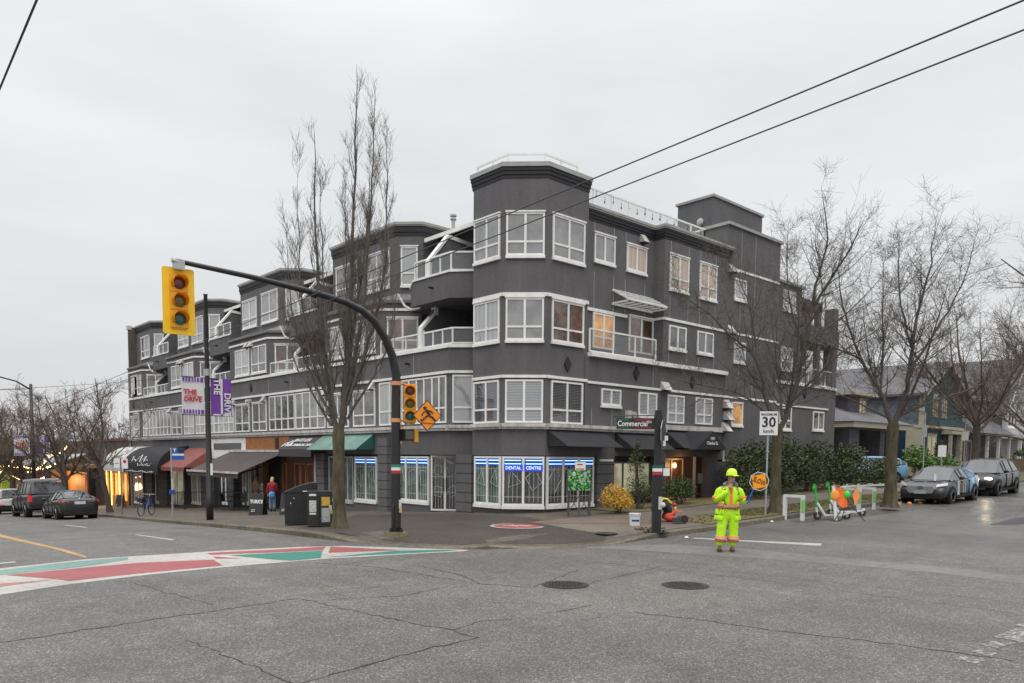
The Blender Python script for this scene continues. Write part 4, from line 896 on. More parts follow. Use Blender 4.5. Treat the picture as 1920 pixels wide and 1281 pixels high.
mb = MB(); path = [(0, .35), (0.0, 3.3), (.02, 4.25), (-.10, 4.72), (-.32, 5.15), (-.62, 5.52), (-.98, 5.74), (-1.45, 5.88), (-2.15, 5.97), (-3.7, 6.09), (-5.35, 6.16)]
pp = [(.06 if 0 else 0, 0, .1)] + [(x, 0, z - sp.z - .0) for x, z in path]
mb.tube(pp, [.125, .125, .115, .11, .105, .10, .095, .088, .08, .075, .06, .05], 14); mb.tube([(-2.2, 0, 5.84), (-2.35, 0, 5.87)], .10, 10); mb.build('mast_pole', black, T, True)
mb = MB(); mb.box(-.23, .23, -.23, .23, -.05, .10); mb.build('concrete_base', mat('mossy_concrete', (.20, .18, .10), .9, var=.35, sc=9), T)
mb = MB(); mb.tube([(0, 0, .10), (0, 0, .14)], .19, 14); 
for a in range(4): mb.cyl((.15 * math.cos(a * 1.57 + .8), .15 * math.sin(a * 1.57 + .8), .13), .02, .07, 6)
mb.build('base_flange', black_s, T); mb = MB(); mb.tube([(-.11, -.06, .1), (-.14, -.08, .3), (-.14, -.08, .75), (-.11, -.06, .85)], .02, 6); mb.build('conduit', black_s, T)
mb = MB(); mb.tube([(-5.3, 0, 6.02), (-5.45, -.02, 6.05)], .05, 8); mb.box(-5.42, -5.2, -.05, .05, 5.88, 6.08); mb.build('arm_clamp', galv, T)
signal_head(T, Vector((-5.3, .05, 5.25)), R(-4), True, 1.02)
signal_head(T, Vector((.36, -.12, 3.42)), R(-32), False, .9)
mb = MB()
for z in (3.92, 2.98): mb = MB(); mb.tube([(0, 0, z), (.2, -.04, z), (.3, -.08, z - .04)], .03, 8); mb.tube([(0, 0, z - .05), (0, 0, z + .05)], .135, 12); mb.build('signal_bracket', mat('bracket_orange', (.62, .26, .12), .6, var=.25), T)
W = Wall((sp.x, sp.y - .32), (1, -.25), (-.25, -1))
def wpt(u, h, z): q = W.P(u, h, z); return (q.x - sp.x, q.y - sp.y, z - sp.z)
mb = MB(); cu, cz, hs = .66, 3.22, .40; q = [(cu - hs, cz), (cu, cz - hs), (cu + hs, cz), (cu, cz + hs)]
mb.loft([wpt(a, 0, b) for a, b in q], [wpt(a, .015, b) for a, b in q]); ps = mb.build('warning_sign', black_s, T); ps['label'] = 'orange diamond sign with running figure'
q = [(cu - hs + .03, cz), (cu, cz - hs + .03), (cu + hs - .03, cz), (cu, cz + hs - .03)]; mb = MB(); mb.loft([wpt(a, .016, b) for a, b in q], [wpt(a, .02, b) for a, b in q]); mb.build('sign_face', orange, ps)
mb = MB()
def limb(pts, r): mb.tube([wpt(cu + a, .03, cz + b) for a, b in pts], r, 6)
mb.tube([wpt(cu - .07, .021, cz + .19), wpt(cu - .07, .035, cz + .19)], .045, 12)
limb([(-.04, .14), (.03, .06), (.05, .0)], .035); limb([(-.03, .13), (-.12, .07), (-.16, .0)], .016); limb([(-.02, .13), (.08, .12), (.15, .06)], .016); limb([(.04, .01), (-.05, -.03), (-.14, -.12), (-.19, -.12)], .024); limb([(.05, .0), (.13, -.04), (.22, -.13)], .024)
limb([(-.2, -.19), (.2, -.2)], .007); mb.build('pictogram', black_s, ps)
mb = MB(); mb.box(.14, .44, -.2, .02, 2.46, 2.76); mb.build('pedestrian_signal', black_s, T); mb = MB(); mb.box(.17, .41, -.21, -.2, 2.5, 2.72); mb.build('signal_screen', mat('mesh_screen', (.10, .09, .07), .7), T)
mb = MB(); mb.box(.46, .60, -.15, .08, 2.44, 2.78); mb.box(.0, .2, -.03, .03, 2.78, 2.84); mb.tube([(.0, 0, 2.4), (.14, -.05, 2.4)], .035, 6); mb.build('signal_back', yellow, T)
mb = MB(); mb.box(.3, .52, -.1, .05, 2.86, 2.95); mb.build('flood_lamp', off_white, T)
def band(t, r, z, s=1.0, n=14, wht=sign_w):
    for m_, z0, z1 in ((mat('flag_green', (.01, .22, .10), .5), .14, .21), (wht, .07, .14), (mat('flag_red', (.45, .02, .04), .5), 0, .07)):
        b2 = MB(); b2.tube([(0, 0, z + z0 * s), (0, 0, z + z1 * s - .001)], r, n); b2.build('flag_band', m_, t)
band(T, .121, 1.62, 1.1)
def sticker(t, x, y, z, w_, h_, m_, rz=-45):
    b2 = MB(); b2.box(-w_ / 2, w_ / 2, -.004, .004, -h_ / 2, h_ / 2); o = b2.build('sticker', m_, t); o.location = (x, y, z); o.rotation_euler = (0, 0, R(rz))
    return o
stk_y = mat('sticker_yellow', (.60, .38, .06), .6, var=.4, sc=14); stk_w = mat('sticker_patchy_white', (.55, .54, .52), .6, var=.6, sc=26)
sticker(T, .02, -.128, .82, .10, .24, stk_w); sticker(T, .03, -.129, .66, .10, .1, stk_y)

# ---- lamp pole with banners
def banner(mb_parent, x0, x1, z0, z1, kind, t, text_on=True):
    mb = MB(); n = 6
    for i in range(n):
        u0, u1 = i / n, (i + 1) / n; y0, y1 = .015 * math.sin(u0 * 6), .015 * math.sin(u1 * 6)
        mb.quad((x0 + (x1 - x0) * u0, y0, z0), (x0 + (x1 - x0) * u1, y1, z0), (x0 + (x1 - x0) * u1, y1, z1), (x0 + (x1 - x0) * u0, y0, z1))
    bw = mat('banner_white', (.66, .65, .66), .6, var=.05)
    o = mb.build('banner', bw if kind == 'w' else purple, t); W_ = x1 - x0; H_ = z1 - z0
    if kind == 'w':
        text('THE', .32 * W_, (x0 + W_ * .36, -.03, z0 + H_ * .59), (1, 0, 0), (0, 0, 1), red_p, o, bold=.03); text('DRIVE', .29 * W_, (x0 + W_ * .48, -.03, z0 + H_ * .40), (1, 0, 0), (0, 0, 1), red_p, o, bold=.03)
        b2 = MB(); b2.box(x0 + W_ * .15, x0 + W_ * .9, -.032, -.026, z0 + H_ * .485, z0 + H_ * .50)
        b2.build('underline', red_p, o)
        b3 = MB(); r2 = random.Random(4)
        x = x0 + .03
        while x < x1 - .1: w2 = r2.uniform(.05, .11); b3.box(x, x + w2, -.03, -.026, z1 - H_ * .13, z1 - .02); b3.box(x + .01, x + w2 + .01, -.03, -.026, z0 + .02, z0 + H_ * .13); x += w2 + .045
        b3.build('purple_pattern', purple, o)
    else:
        b2 = MB(); b2.box(x0 + W_ * .46, x0 + W_ * .56, -.03, -.024, z0, z1); b2.box(x0 + W_ * .1, x0 + W_ * .9, -.03, -.025, z0 + .0, z0 + .05); b2.build('white_stripe', bw, o)
        text('THE', .42 * W_, (x0 + W_ * .28, -.03, z0 + H_ * .78), (0, 0, -1), (1, 0, 0), bw, o, bold=.03); text('DRIVE', .42 * W_, (x0 + W_ * .78, -.03, z0 + H_ * .30), (0, 0, -1), (1, 0, 0), bw, o, bold=.03)
    return o
lp = Vector((10.8, 29.15, gh2(10.8, 29.15)))
T = thing('banner_pole', 'tall black straight pole carrying a white and a purple street banner', 'street pole', lp)
mb = MB(); mb.tube([(0, 0, 0), (0, 0, .9), (0, 0, .92), (0, 0, 8.5), (0, 0, 8.55)], [.135, .13, .115, .07, .09], 14); mb.build('pole', black, T, True)
mb = MB(); 
for z in (5.42, 4.0): mb = MB(); mb.tube([(-.98, 0, z), (.98, 0, z)], .014, 6); mb.build('banner_arm', black_s, T)
banner(None, -.95, -.12, 4.02, 5.42, 'w', T); banner(None, .12, .92, 4.02, 5.42, 'p', T)
mb = MB(); mb.tube([(0, 0, 5.5), (0, 0, 5.75)], .125, 10); mb.build('pole_clamp', galv, T)
sticker(T, .04, -.13, 1.95, .1, .45, sign_w)
lp2 = Vector((10.9, 63.0, gz(10.9, 63) + .13))
T = thing('street_lamp', 'distant curved-arm street lamp with white and purple banners behind the pickup', 'street lamp', lp2)
mb = MB(); mb.tube([(0, 0, 0), (0, 0, 9.0)], [.16, .1], 10); mb.tube([(0, 0, 8.6), (-.9, .0, 9.15), (-2.2, 0, 9.45), (-3.4, 0, 9.5)], [.06, .05, .05, .04], 8); mb.build('pole', black, T, True)
mb = MB(); mb.ell((-3.7, 0, 9.45), (.35, .14, .09)); mb.build('lamp_head', black_s, T)
banner(None, -1.15, -.2, 3.9, 5.35, 'w', T); banner(None, .2, 1.1, 3.95, 5.35, 'p', T); sticker(T, 0, -.2, 2.0, .35, .5, sign_w, 0)
# ---- bus stop
c = G(324, 972, .13); T = thing('bus_stop_sign', 'blue bus stop sign plate on a slim sticker-covered grey pole', 'bus stop sign', c)
mb = MB(); mb.tube([(0, 0, 0), (0, 0, 2.95)], .035, 8); mb.build('post', galv, T)
mb = MB(); mb.box(.04, .62, -.012, .012, 2.28, 2.95); mb.v = [(x * .82, y, 2.95 + (z - 2.95) * .74) for x, y, z in mb.v]; p = mb.build('sign_plate', mat('transit_blue', (.01, .10, .42), .4), T)
p.rotation_euler = (0, 0, R(-30))
mb = MB(); mb.box(.04, .5, -.016, -.013, 2.63, 2.71); mb.build('white_strip', sign_w, p); mb = MB(); mb.box(.27, .5, -.016, -.013, 2.75, 2.93); mb.build('route_panel', black_s, p)
text('T', .19, (.14, -.02, 2.84), (1, 0, 0), (0, 0, 1), sign_w, p, bold=.04)
mb = MB(); mb.box(-.09, .09, -.07, .07, 1.02, 1.2); mb.build('blue_box', mat('box_blue', (.02, .08, .35), .5), T); sticker(T, 0, -.04, 1.4, .06, .5, stk_w, -30)
c = G(229, 965, .13); T = thing('parking_sign', 'thin parking sign pole with two white plates in front of the white awning', 'parking sign', c)
mb = MB(); mb.tube([(0, 0, 0), (0, 0, 2.9)], .03, 8); mb.build('post', mat('weathered_post', (.16, .14, .12), .7), T)
mb = MB(); mb.box(-.34, -.04, -.01, .01, 2.4, 2.85); p = mb.build('sign_plate', sign_w, T); p.rotation_euler = (0, 0, R(-40)); mb = MB(); mb.box(-.3, -.1, -.014, -.011, 2.6, 2.63); mb.build('print', black_s, p)
mb = MB(); mb.box(.06, .36, -.01, .01, 2.35, 2.85); p = mb.build('sign_plate', sign_w, T); p.rotation_euler = (0, 0, R(-40)); mb = MB(); mb.tube([(.21, -.014, 2.71), (.21, -.011, 2.71)], .09, 16); mb.build('red_ring', red_p, p)
# ---- street name pole
c = Vector((16.33, 12.2, gh2(16.33, 12.2))); T = thing('street_name_post', 'square black corner post with the hanging street name blade and stop sign back', 'street sign', c, R(-45))
mb = MB(); mb.box(-.115, .115, -.115, .115, .02, 1.7); mb.box(-.085, .085, -.085, .085, 1.7, 3.25); mb.box(-.1, .1, -.1, .1, 2.95, 3.12); mb.build('post', black, T)
mb = MB(); mb.box(-.32, .32, -.14, .14, 0, .02); 
for x in (-.2, .2): mb.cyl((x, 0, .02), .03, .05, 8)
mb.build('base_plate', black_s, T)
z0 = 3.08 - c.z; zc = 3.08 - c.z
mb = MB(); mb.box(-1.1, -.1, -.012, .012, zc - .145, zc + .145); bl = mb.build('name_blade', black_s, T); bl['label'] = 'hanging street name blade with green and red stripes'
gs = mat('blade_green', (.01, .10, .06), .5); rs = mat('blade_red', (.22, .01, .03), .5)
mb = MB()
for a, b in ((.07, .13), (-.12, -.08)): mb.box(-1.08, -.78, -.016, -.0125, zc + a, zc + b)
mb.box(-1.08, -1.0, -.016, -.0125, zc - .08, zc + .07) if 0 else None
mb.build('green_stripe', gs, bl); mb = MB()
for a, b in ((.07, .13), (-.12, -.08)): mb.box(-.6, -.18, -.016, -.0125, zc + a, zc + b)
mb.build('red_stripe', rs, bl)
text('Commercial', .20, (-.68, -.02, zc - .005), (1, 0, 0), (0, 0, 1), sign_w, bl, bold=.015, sx=.80); text('Dr', .09, (-.22, -.02, zc + .04), (1, 0, 0), (0, 0, 1), sign_w, bl, bold=.01)
mb = MB(); mb.tube([(-1.2, 0, zc + .2), (-.05, 0, zc + .22)], .014, 6); mb.tube([(-1.0, 0, zc + .13), (-1.0, 0, zc + .2)], .008, 4); mb.tube([(-.3, 0, zc + .13), (-.3, 0, zc + .2)], .008, 4); mb.build('blade_arm', black_s, T)
mb = MB(); oc = [(math.cos(R(22.5 + 45 * i)), math.sin(R(22.5 + 45 * i))) for i in range(8)]
mb.loft([(.14 + .03 * 0 + .12 * x, .06 + .36 * x, 2.62 + .40 * y) for x, y in oc], [(.155 + .12 * x, .05 + .36 * x, 2.62 + .40 * y) for x, y in oc]); mb.build('stop_sign_back', mat('sign_back_dark', (.035, .035, .04), .5), T)
mb = MB(); rr_ = [(.146 + .12 * x, .055 + .36 * x, 2.62 + .40 * y) for x, y in oc]; mb.tube(rr_ + [rr_[0]], .012, 4); mb.build('sign_rim', galv, T)
sticker(T, .22, .0, 2.52, .09, .13, sign_w, 0); sticker(T, .17, 0, 2.38, .07, .14, sign_w, 0)
for m_, za, zb in ((gs, .14, .21), (sign_w, .07, .14), (mat('flag_red', (1, 0, 0)), 0, .07)):
    b2 = MB(); b2.box(-.118, .118, -.118, .118, 1.55 + za * 1.2, 1.55 + zb * 1.2); b2.build('flag_band', m_, T)
sticker(T, .24, -.02, 1.62, .17, .2, sign_w, 0); sticker(T, .08, -.118, .8, .09, .34, stk_w, 0); mb = MB(); mb.ell((.15, -.12, .75), (.07, .05, .07)); mb.build('push_button', off_white, T)
# ---- speed sign
c = G(1435, 965, .15); T = thing('speed_limit_sign', 'white maximum 30 speed sign on a galvanised pole beside the tree trunk', 'traffic sign', c, R(-45))
mb = MB(); mb.tube([(0, 0, 0), (0, 0, 2.72)], .032, 10); 
for z in (2.05, 2.28): mb.tube([(0, 0, z), (0, 0, z + .04)], .055, 10)
mb.build('post', galv, T)
mb = MB(); mb.box(-.31, .31, -.06, -.05, 2.58, 3.38); sp_ = mb.build('sign_plate', black_s, T); mb = MB(); mb.box(-.295, .295, -.066, -.061, 2.595, 3.365); mb.build('sign_face', sign_w, sp_)
text('MAXIMUM', .108, (0, -.07, 3.26), (1, 0, 0), (0, 0, 1), black_s, sp_, bold=.012); text('30', .46, (0, -.07, 3.0), (1, 0, 0), (0, 0, 1), black_s, sp_, bold=.02); text('km/h', .17, (0, -.07, 2.72), (1, 0, 0), (0, 0, 1), black_s, sp_, bold=.012)
for (px_, py_x, h_, lb, nm, sg) in ((1729, 912, 3.9, 'thin grey street pole with a small dark sign in front of the blue house', 'sign_pole', (.2, .5, 2.6)), (1763, 912, 2.2, 'white notice plate on a short pole before the blue house porch', 'notice_sign', (.4, .6, 1.55)), (1805, 905, 3.6, 'thin grey pole with a pale box near the far street tree', 'sign_pole', (.35, .5, 2.4))):
    c = G(px_, py_x, .13); T = thing(nm, lb, 'sign', c, R(-45)); mb = MB(); mb.tube([(0, 0, 0), (0, 0, h_)], .035, 8); mb.build('post', galv, T)
    mb = MB(); mb.box(-sg[0] / 2 - .02, sg[0] / 2, -.05, -.03, sg[2], sg[2] + sg[1]); mb.build('sign_plate', sign_w if sg[0] > .25 else galv, T)
# ---- litter bins
c = G(565, 984, .13); T = thing('litter_bin', 'large black litter bin with curved hood and ribbed sides', 'litter bin', c, R(-28))
mb = MB(); mb.box(-.48, .48, -.34, .34, .04, 1.02); 
for x in [-.42 + i * .105 for i in range(9)]:
    for z in (.12, .52): mb.box(x, x + .05, -.355, -.34, z, z + .34)
mb.build('bin_body', black_s, T)
mb = MB(); A = []
for i in range(9): t_ = i / 8; A.append((-.5 + 1.0 * t_, 1.03 + .30 * math.sin(t_ * math.pi * .5)))
A2 = A + [(.5, 1.02)]; mb.loft([(x, -.37, z) for x, z in A2], [(x, .37, z) for x, z in A2]); mb.build('hood', black_s, T)
mb = MB(); mb.box(.06, .44, -.374, -.371, 1.05, 1.08); mb.build('lettering', sign_w, T); sticker(T, -.2, -.36, .85, .03, .03, sign_w, 0); sticker(T, -.3, -.36, .7, .03, .04, sign_w, 0)
c = G(600, 987, .13); T = thing('newspaper_box', 'black street box plastered with yellow and white stickers', 'newspaper box', c, R(-28))
mb = MB(); mb.box(-.36, .36, -.25, .25, .05, 1.05); mb.box(-.36, -.02, -.3, -.25, .05, .95); mb.box(.0, .36, -.3, -.25, .05, .98); mb.build('box_body', black_s, T)
for x, z, w_, h_, m_ in ((-.2, .62, .2, .34, stk_w), (-.2, .95, .2, .06, sign_w), (.17, .76, .24, .26, stk_y), (.17, .36, .24, .42, mat('sticker_black_white', (.4, .4, .4), .6, var=.95, sc=30)), (.3, .55, .08, .2, stk_w), (.33, .45, .06, .1, mat('sticker_lime', (.35, .5, .08), .5)), (-.2, .4, .18, .05, sign_w)): sticker(T, x, -.305, z, w_, h_, m_, 0)
# ---- sandwich boards
def aboard(px_, py_x, lb, txt, h_=.95, w_=.62, rz=-50, fc=black_s, fr=black_s):
    c = G(px_, py_x, .13); T = thing('sandwich_board', lb, 'sandwich board', c, R(rz))
    for s_ in (-1, 1):
        mb = MB(); mb.loft([(-w_ / 2, s_ * .25, 0), (w_ / 2, s_ * .25, 0), (w_ / 2, s_ * .27, 0), (-w_ / 2, s_ * .27, 0)], [(-w_ / 2, s_ * .02, h_), (w_ / 2, s_ * .02, h_), (w_ / 2, s_ * .04, h_), (-w_ / 2, s_ * .04, h_)]); p = mb.build('board_panel', fr, T)
        if s_ < 0:
            m2 = MB(); f = lambda x, z: (x, -.28 + .235 * z / h_, z); m2.loft([f(-w_ / 2 + .05, .1), f(w_ / 2 - .05, .1), tuple(Vector(f(w_ / 2 - .05, .1)) + Vector((0, .01, 0))), tuple(Vector(f(-w_ / 2 + .05, .1)) + Vector((0, .01, 0)))], [f(-w_ / 2 + .05, h_ - .05), f(w_ / 2 - .05, h_ - .05), tuple(Vector(f(w_ / 2 - .05, h_ - .05)) + Vector((0, .01, 0))), tuple(Vector(f(-w_ / 2 + .05, h_ - .05)) + Vector((0, .01, 0)))]); m2.build('board_face', fc, p)
            if txt: text(txt, .21, (0, -.30 + .235 * .66, h_ * .62), (1, 0, 0), (0, .24, 1), sign_w, p, bold=.04, sx=.85)
            m3 = MB(); m3.box(-w_ * .3, -w_ * .05, -.275, -.268, .17, .2); m3.box(-w_ * .3, w_ * .0, -.262, -.255, .24, .26); m3.build('small_print', sign_w, p)
    return T
aboard(484, 966, "black A-frame sandwich board lettered TURK'S outside the cafe", "TURK'S")
aboard(539, 965, 'dark sandwich board half hidden behind the litter bin', None, .9, .5)
aboard(226, 952, 'wooden A-frame chalkboard outside the glowing timber shop', None, .95, .6, -60, black_s, mat('pale_wood', (.42, .22, .10), .6))
# ---- cafe chairs, table, patio fence
ch = None
for i, (px_, py_x, rz_, lb) in enumerate(((425, 955, 40, 'black cafe chair left of the little table behind the banner pole'), (449, 957, -80, 'black cafe chair right of the little table, next to the sandwich board'))):
    c = G(px_, py_x, .13)
    if ch is None:
        ch = T = thing('cafe_chair', lb, 'chair', c, R(rz_), 'cafe chairs on the pavement')
        mb = MB(); mb.box(-.22, .22, -.22, .22, .44, .47); mb.build('seat', black_s, T)
        mb = MB(); mb.loft([(-.22, .2, .47), (.22, .2, .47), (.22, .23, .47), (-.22, .23, .47)], [(-.2, .3, .88), (.2, .3, .88), (.2, .33, .88), (-.2, .33, .88)]); mb.build('backrest', black_s, T)
        for x in (-.19, .19):
            for y in (-.19, .19): mb = MB(); mb.tube([(x * 1.1, y * 1.1, 0), (x, y, .44)], .014, 5); mb.build('leg', black_s, T)
            mb = MB(); mb.tube([(x * 1.1, -.18, .47), (x * 1.2, -.2, .66), (x * 1.1, .27, .68)], .013, 5); mb.build('armrest', black_s, T)
    else: dup(ch, c, R(rz_), lb)
c = G(438, 956, .13); T = thing('cafe_table', 'small round cafe table between the two black chairs', 'table', c)
mb = MB(); mb.cyl((0, 0, .70), .3, .03, 16); mb.build('tabletop', wood_d, T); mb = MB(); mb.cyl((0, 0, .02), .03, .68, 8); mb.cyl((0, 0, 0), .2, .02, 12); mb.build('pedestal', black_s, T)
def iron_fence(pts, lb, h_=1.0, gap=.14):
    P = [Vector((p[0], p[1], gh2(p[0], p[1]))) for p in pts]; T = thing('iron_fence', lb, 'fence', P[0])
    rl = MB(); bl_ = MB(); 
    for i in range(len(P) - 1):
        a, b = P[i] - P[0], P[i + 1] - P[0]
        for z in (.1, h_): rl.tube([a + Vector((0, 0, z)), b + Vector((0, 0, z))], .022, 4)
        n = int((b - a).length / gap)
        for j in range(1, n): q = a.lerp(b, j / n); bl_.tube([q + Vector((0, 0, .1)), q + Vector((0, 0, h_))], .011, 4)
    rl.build('rail', black_s, T); stuff_ = bl_.build('balusters', black_s, T)
    for p in P: mb = MB(); mb.tube([p - P[0], p - P[0] + Vector((0, 0, h_ + .05))], .035, 6); mb.build('fence_post', black_s, T)
    return T
iron_fence([(17.4, 45.2), (15.3, 45.2), (15.3, 51.5), (17.4, 51.5)], 'black iron patio railing under the black barrel awning')
iron_fence([(17.4, 36.5), (15.6, 37.2), (15.6, 42.6), (17.4, 42.6)], 'low black railing around the cafe seats under the brown awning', .95, .5)
# ---- bicycle
def bicycle(c, rz, lb):
    T = thing('bicycle', lb, 'bicycle', c, rz); bl = mat('bike_blue', (.02, .07, .35), .35, coat=.4)
    for x in (-.52, .52):
        mb = MB(); pts = [(x + .33 * math.cos(a * math.pi / 12), 0, .34 + .33 * math.sin(a * math.pi / 12)) for a in range(25)]; mb.tube(pts, .022, 6); w_ = mb.build('wheel', black_s, T)
        mb = MB()
        for k in range(10): a = k * math.pi / 5; mb.tube([(x, 0, .34), (x + .31 * math.cos(a), 0, .34 + .31 * math.sin(a))], .003, 3)
        mb.tube([(x, -.04, .34), (x, .04, .34)], .02, 8); mb.build('spokes', galv, w_)
    mb = MB(); bb = (-.08, 0, .3); st = (-.2, 0, .82); hd = (.36, 0, .8); mb.tube([bb, st], .018, 6); mb.tube([bb, hd], .022, 6); mb.tube([(-.17, 0, .74), hd], .018, 6); mb.tube([bb, (-.52, 0, .34)], .012, 6); mb.tube([st, (-.52, 0, .34)], .012, 6); mb.tube([(.33, 0, .9), hd, (.52, 0, .34)], .02, 6); mb.build('frame', bl, T)
    mb = MB(); mb.tube([(.33, 0, .9), (.35, 0, 1.0)], .014, 6); mb.tube([(.28, -.3, 1.02), (.36, -.2, 1.0), (.36, .2, 1.0), (.28, .3, 1.02)], .013, 6); mb.build('handlebar', galv, T)
    mb = MB(); mb.ell((-.22, 0, .9), (.13, .07, .04)); mb.tube([(-.2, 0, .8), (-.22, 0, .88)], .014, 6); mb.build('saddle', black_s, T)
    mb = MB(); mb.box(-.65, -.3, -.12, .12, .68, .86); mb.build('rear_bag', black_s, T); return T
bicycle(G(275, 967, .13), R(48), 'blue bicycle parked on the pavement beside the patio railing')
# ---- art utility stand
c = G(1085, 968, .13); T = thing('utility_cabinet', 'leaf-green wrapped cabinet raised on grey steel legs outside the corner window', 'utility cabinet', c, R(-45))
gw = bpy.data.materials.new('leafy_wrap'); gw.use_nodes = True; t_ = gw.node_tree; b_ = t_.nodes['Principled BSDF']; vo = t_.nodes.new('ShaderNodeTexVoronoi'); vo.inputs['Scale'].default_value = 20; tcn = t_.nodes.new('ShaderNodeTexCoord'); t_.links.new(tcn.outputs['Object'], vo.inputs['Vector'])
sc_ = t_.nodes.new('ShaderNodeSeparateColor'); t_.links.new(vo.outputs['Color'], sc_.inputs[0]); rp = t_.nodes.new('ShaderNodeValToRGB'); rp.color_ramp.interpolation = 'CONSTANT'; rp.color_ramp.elements[0].color = (.006, .04, .012, 1); rp.color_ramp.elements[1].position = .78; rp.color_ramp.elements[1].color = (.30, .50, .28, 1)
for p_, c_ in ((.25, (.01, .12, .03)), (.5, (.03, .28, .06)), (.65, (.12, .42, .05))): e = rp.color_ramp.elements.new(p_); e.color = (*c_, 1)
t_.links.new(sc_.outputs[0], rp.inputs[0]); t_.links.new(rp.outputs[0], b_.inputs['Base Color']); b_.inputs['Roughness'].default_value = .5
mb = MB(); mb.box(-.36, .36, -.18, .18, .86, 1.52); mb.build('cabinet_box', gw, T)
for x, z, m_ in ((-.18, 1.4, stk_w), (.18, 1.40, mat('petal_lilac', (.4, .32, .5), .6)), (.14, 1.2, mat('bird_grey', (.3, .3, .32), .6))): mb = MB(); mb.ell((x, -.182, z), (.06, .006, .08), 8, 6); mb.build('print_detail', m_, T)
steel = mat('leg_steel', (.075, .075, .08), .6)
for x, y in ((-.36, -.1), (0, -.2), (.36, -.1), (-.33, .17), (.33, .17)): mb = MB(); mb.box(x - .025, x + .025, y - .02, y + .02, 0, .88); mb.build('leg', steel, T)
mb = MB(); mb.tube([(-.35, -.12, .12), (0, -.2, .7)], .018, 4); mb.tube([(-.35, -.12, .75), (0, -.2, .15)], .018, 4); mb.tube([(.35, -.12, .12), (0, -.2, .7)], .018, 4); mb.tube([(.35, -.12, .75), (0, -.2, .15)], .018, 4); mb.build('brace', steel, T)
mb = MB(); mb.box(-.14, .20, -.12, -.10, 1.53, 1.79); p = mb.build('notice_board', sign_w, T); mb = MB(); mb.box(-.08, .10, -.125, -.121, 1.69, 1.73); mb.box(-.11, .16, -.125, -.121, 1.55, 1.58); mb.build('red_print', red_p, p)
# ---- bucket
c = G(1190, 986, .13); T = thing('paint_bucket', 'white plastic bucket with a blue label on the corner walkway', 'bucket', c)
mb = MB(); mb.tube([(0, 0, 0), (0, 0, .01), (0, 0, .36)], [.14, .145, .16], 20); mb.tube([(0, 0, .3), (0, 0, .315)], .172, 20); mb.tube([(0, 0, .34), (0, 0, .365)], .175, 20); mb.build('bucket_body', mat('bucket_white', (.68, .68, .68), .4, var=.05), T, False)
mb = MB()
for k in range(7): a0, a1 = R(-175 + k * 13), R(-162 + k * 13); mb.quad((.152 * math.cos(a0), .152 * math.sin(a0), .13), (.152 * math.cos(a1), .152 * math.sin(a1), .13), (.157 * math.cos(a1), .157 * math.sin(a1), .19), (.157 * math.cos(a0), .157 * math.sin(a0), .19))
mb.build('blue_label', mat('label_blue', (.02, .06, .3), .5), T)
# ---- bike racks, scooters, post, tripod with flags
rw = mat('rack_white', (.66, .68, .66), .45, var=.06); rg = mat('rack_green', (.24, .52, .16), .5)
def rack(x, ya, yb, lb):
    z = gz(x, ya); T = thing('bike_rack', lb, 'bike rack', (x, ya, z), 0, 'white and green hoop racks in the scooter bay'); L_ = yb - ya
    mb = MB(); w_ = .05; t2 = .10
    mb.box(-w_, w_, 0, t2, 0, .74); mb.box(-w_, w_, L_ - t2, L_, 0, .74); mb.box(-w_, w_, 0, L_, .74, .82); mb.build('hoop', rw, T)
    mb = MB(); mb.box(-w_ - .003, w_ + .003, -.003, t2 * .8, .25, .68); mb.build('green_panel', rg, T)
for i, (px_, py_x, lb) in enumerate(((1507, 977, 'white hoop rack nearest the flagger, left of the scooters'), (1613, 958, 'middle white and green hoop rack behind the black tripod'), (1641, 956, 'farthest white hoop rack, beside the parked grey hatchback'))):
    g_ = G(px_, py_x); rack(g_.x, g_.y, g_.y + (.7 if i == 0 else .75), lb)
g_ = G(1613, 958); T = thing('rack_rail', 'long white top rail with green studs linking the far hoop racks', 'rail', (g_.x - .2, g_.y + .6, gz(g_.x, g_.y)))
mb = MB(); mb.box(0, 4.2, 0, .1, .82, .88); mb.build('rail_bar', rw, T)
for k in range(4): mb = MB(); mb.ell((.5 + k, .05, .90), (.07, .05, .04), 8, 6); mb.build('stud', rg, T)
for k in (1.5, 4.1): mb = MB(); mb.box(k - .06, k + .06, 0, .1, -.02, .82); mb.build('leg', rw, T)
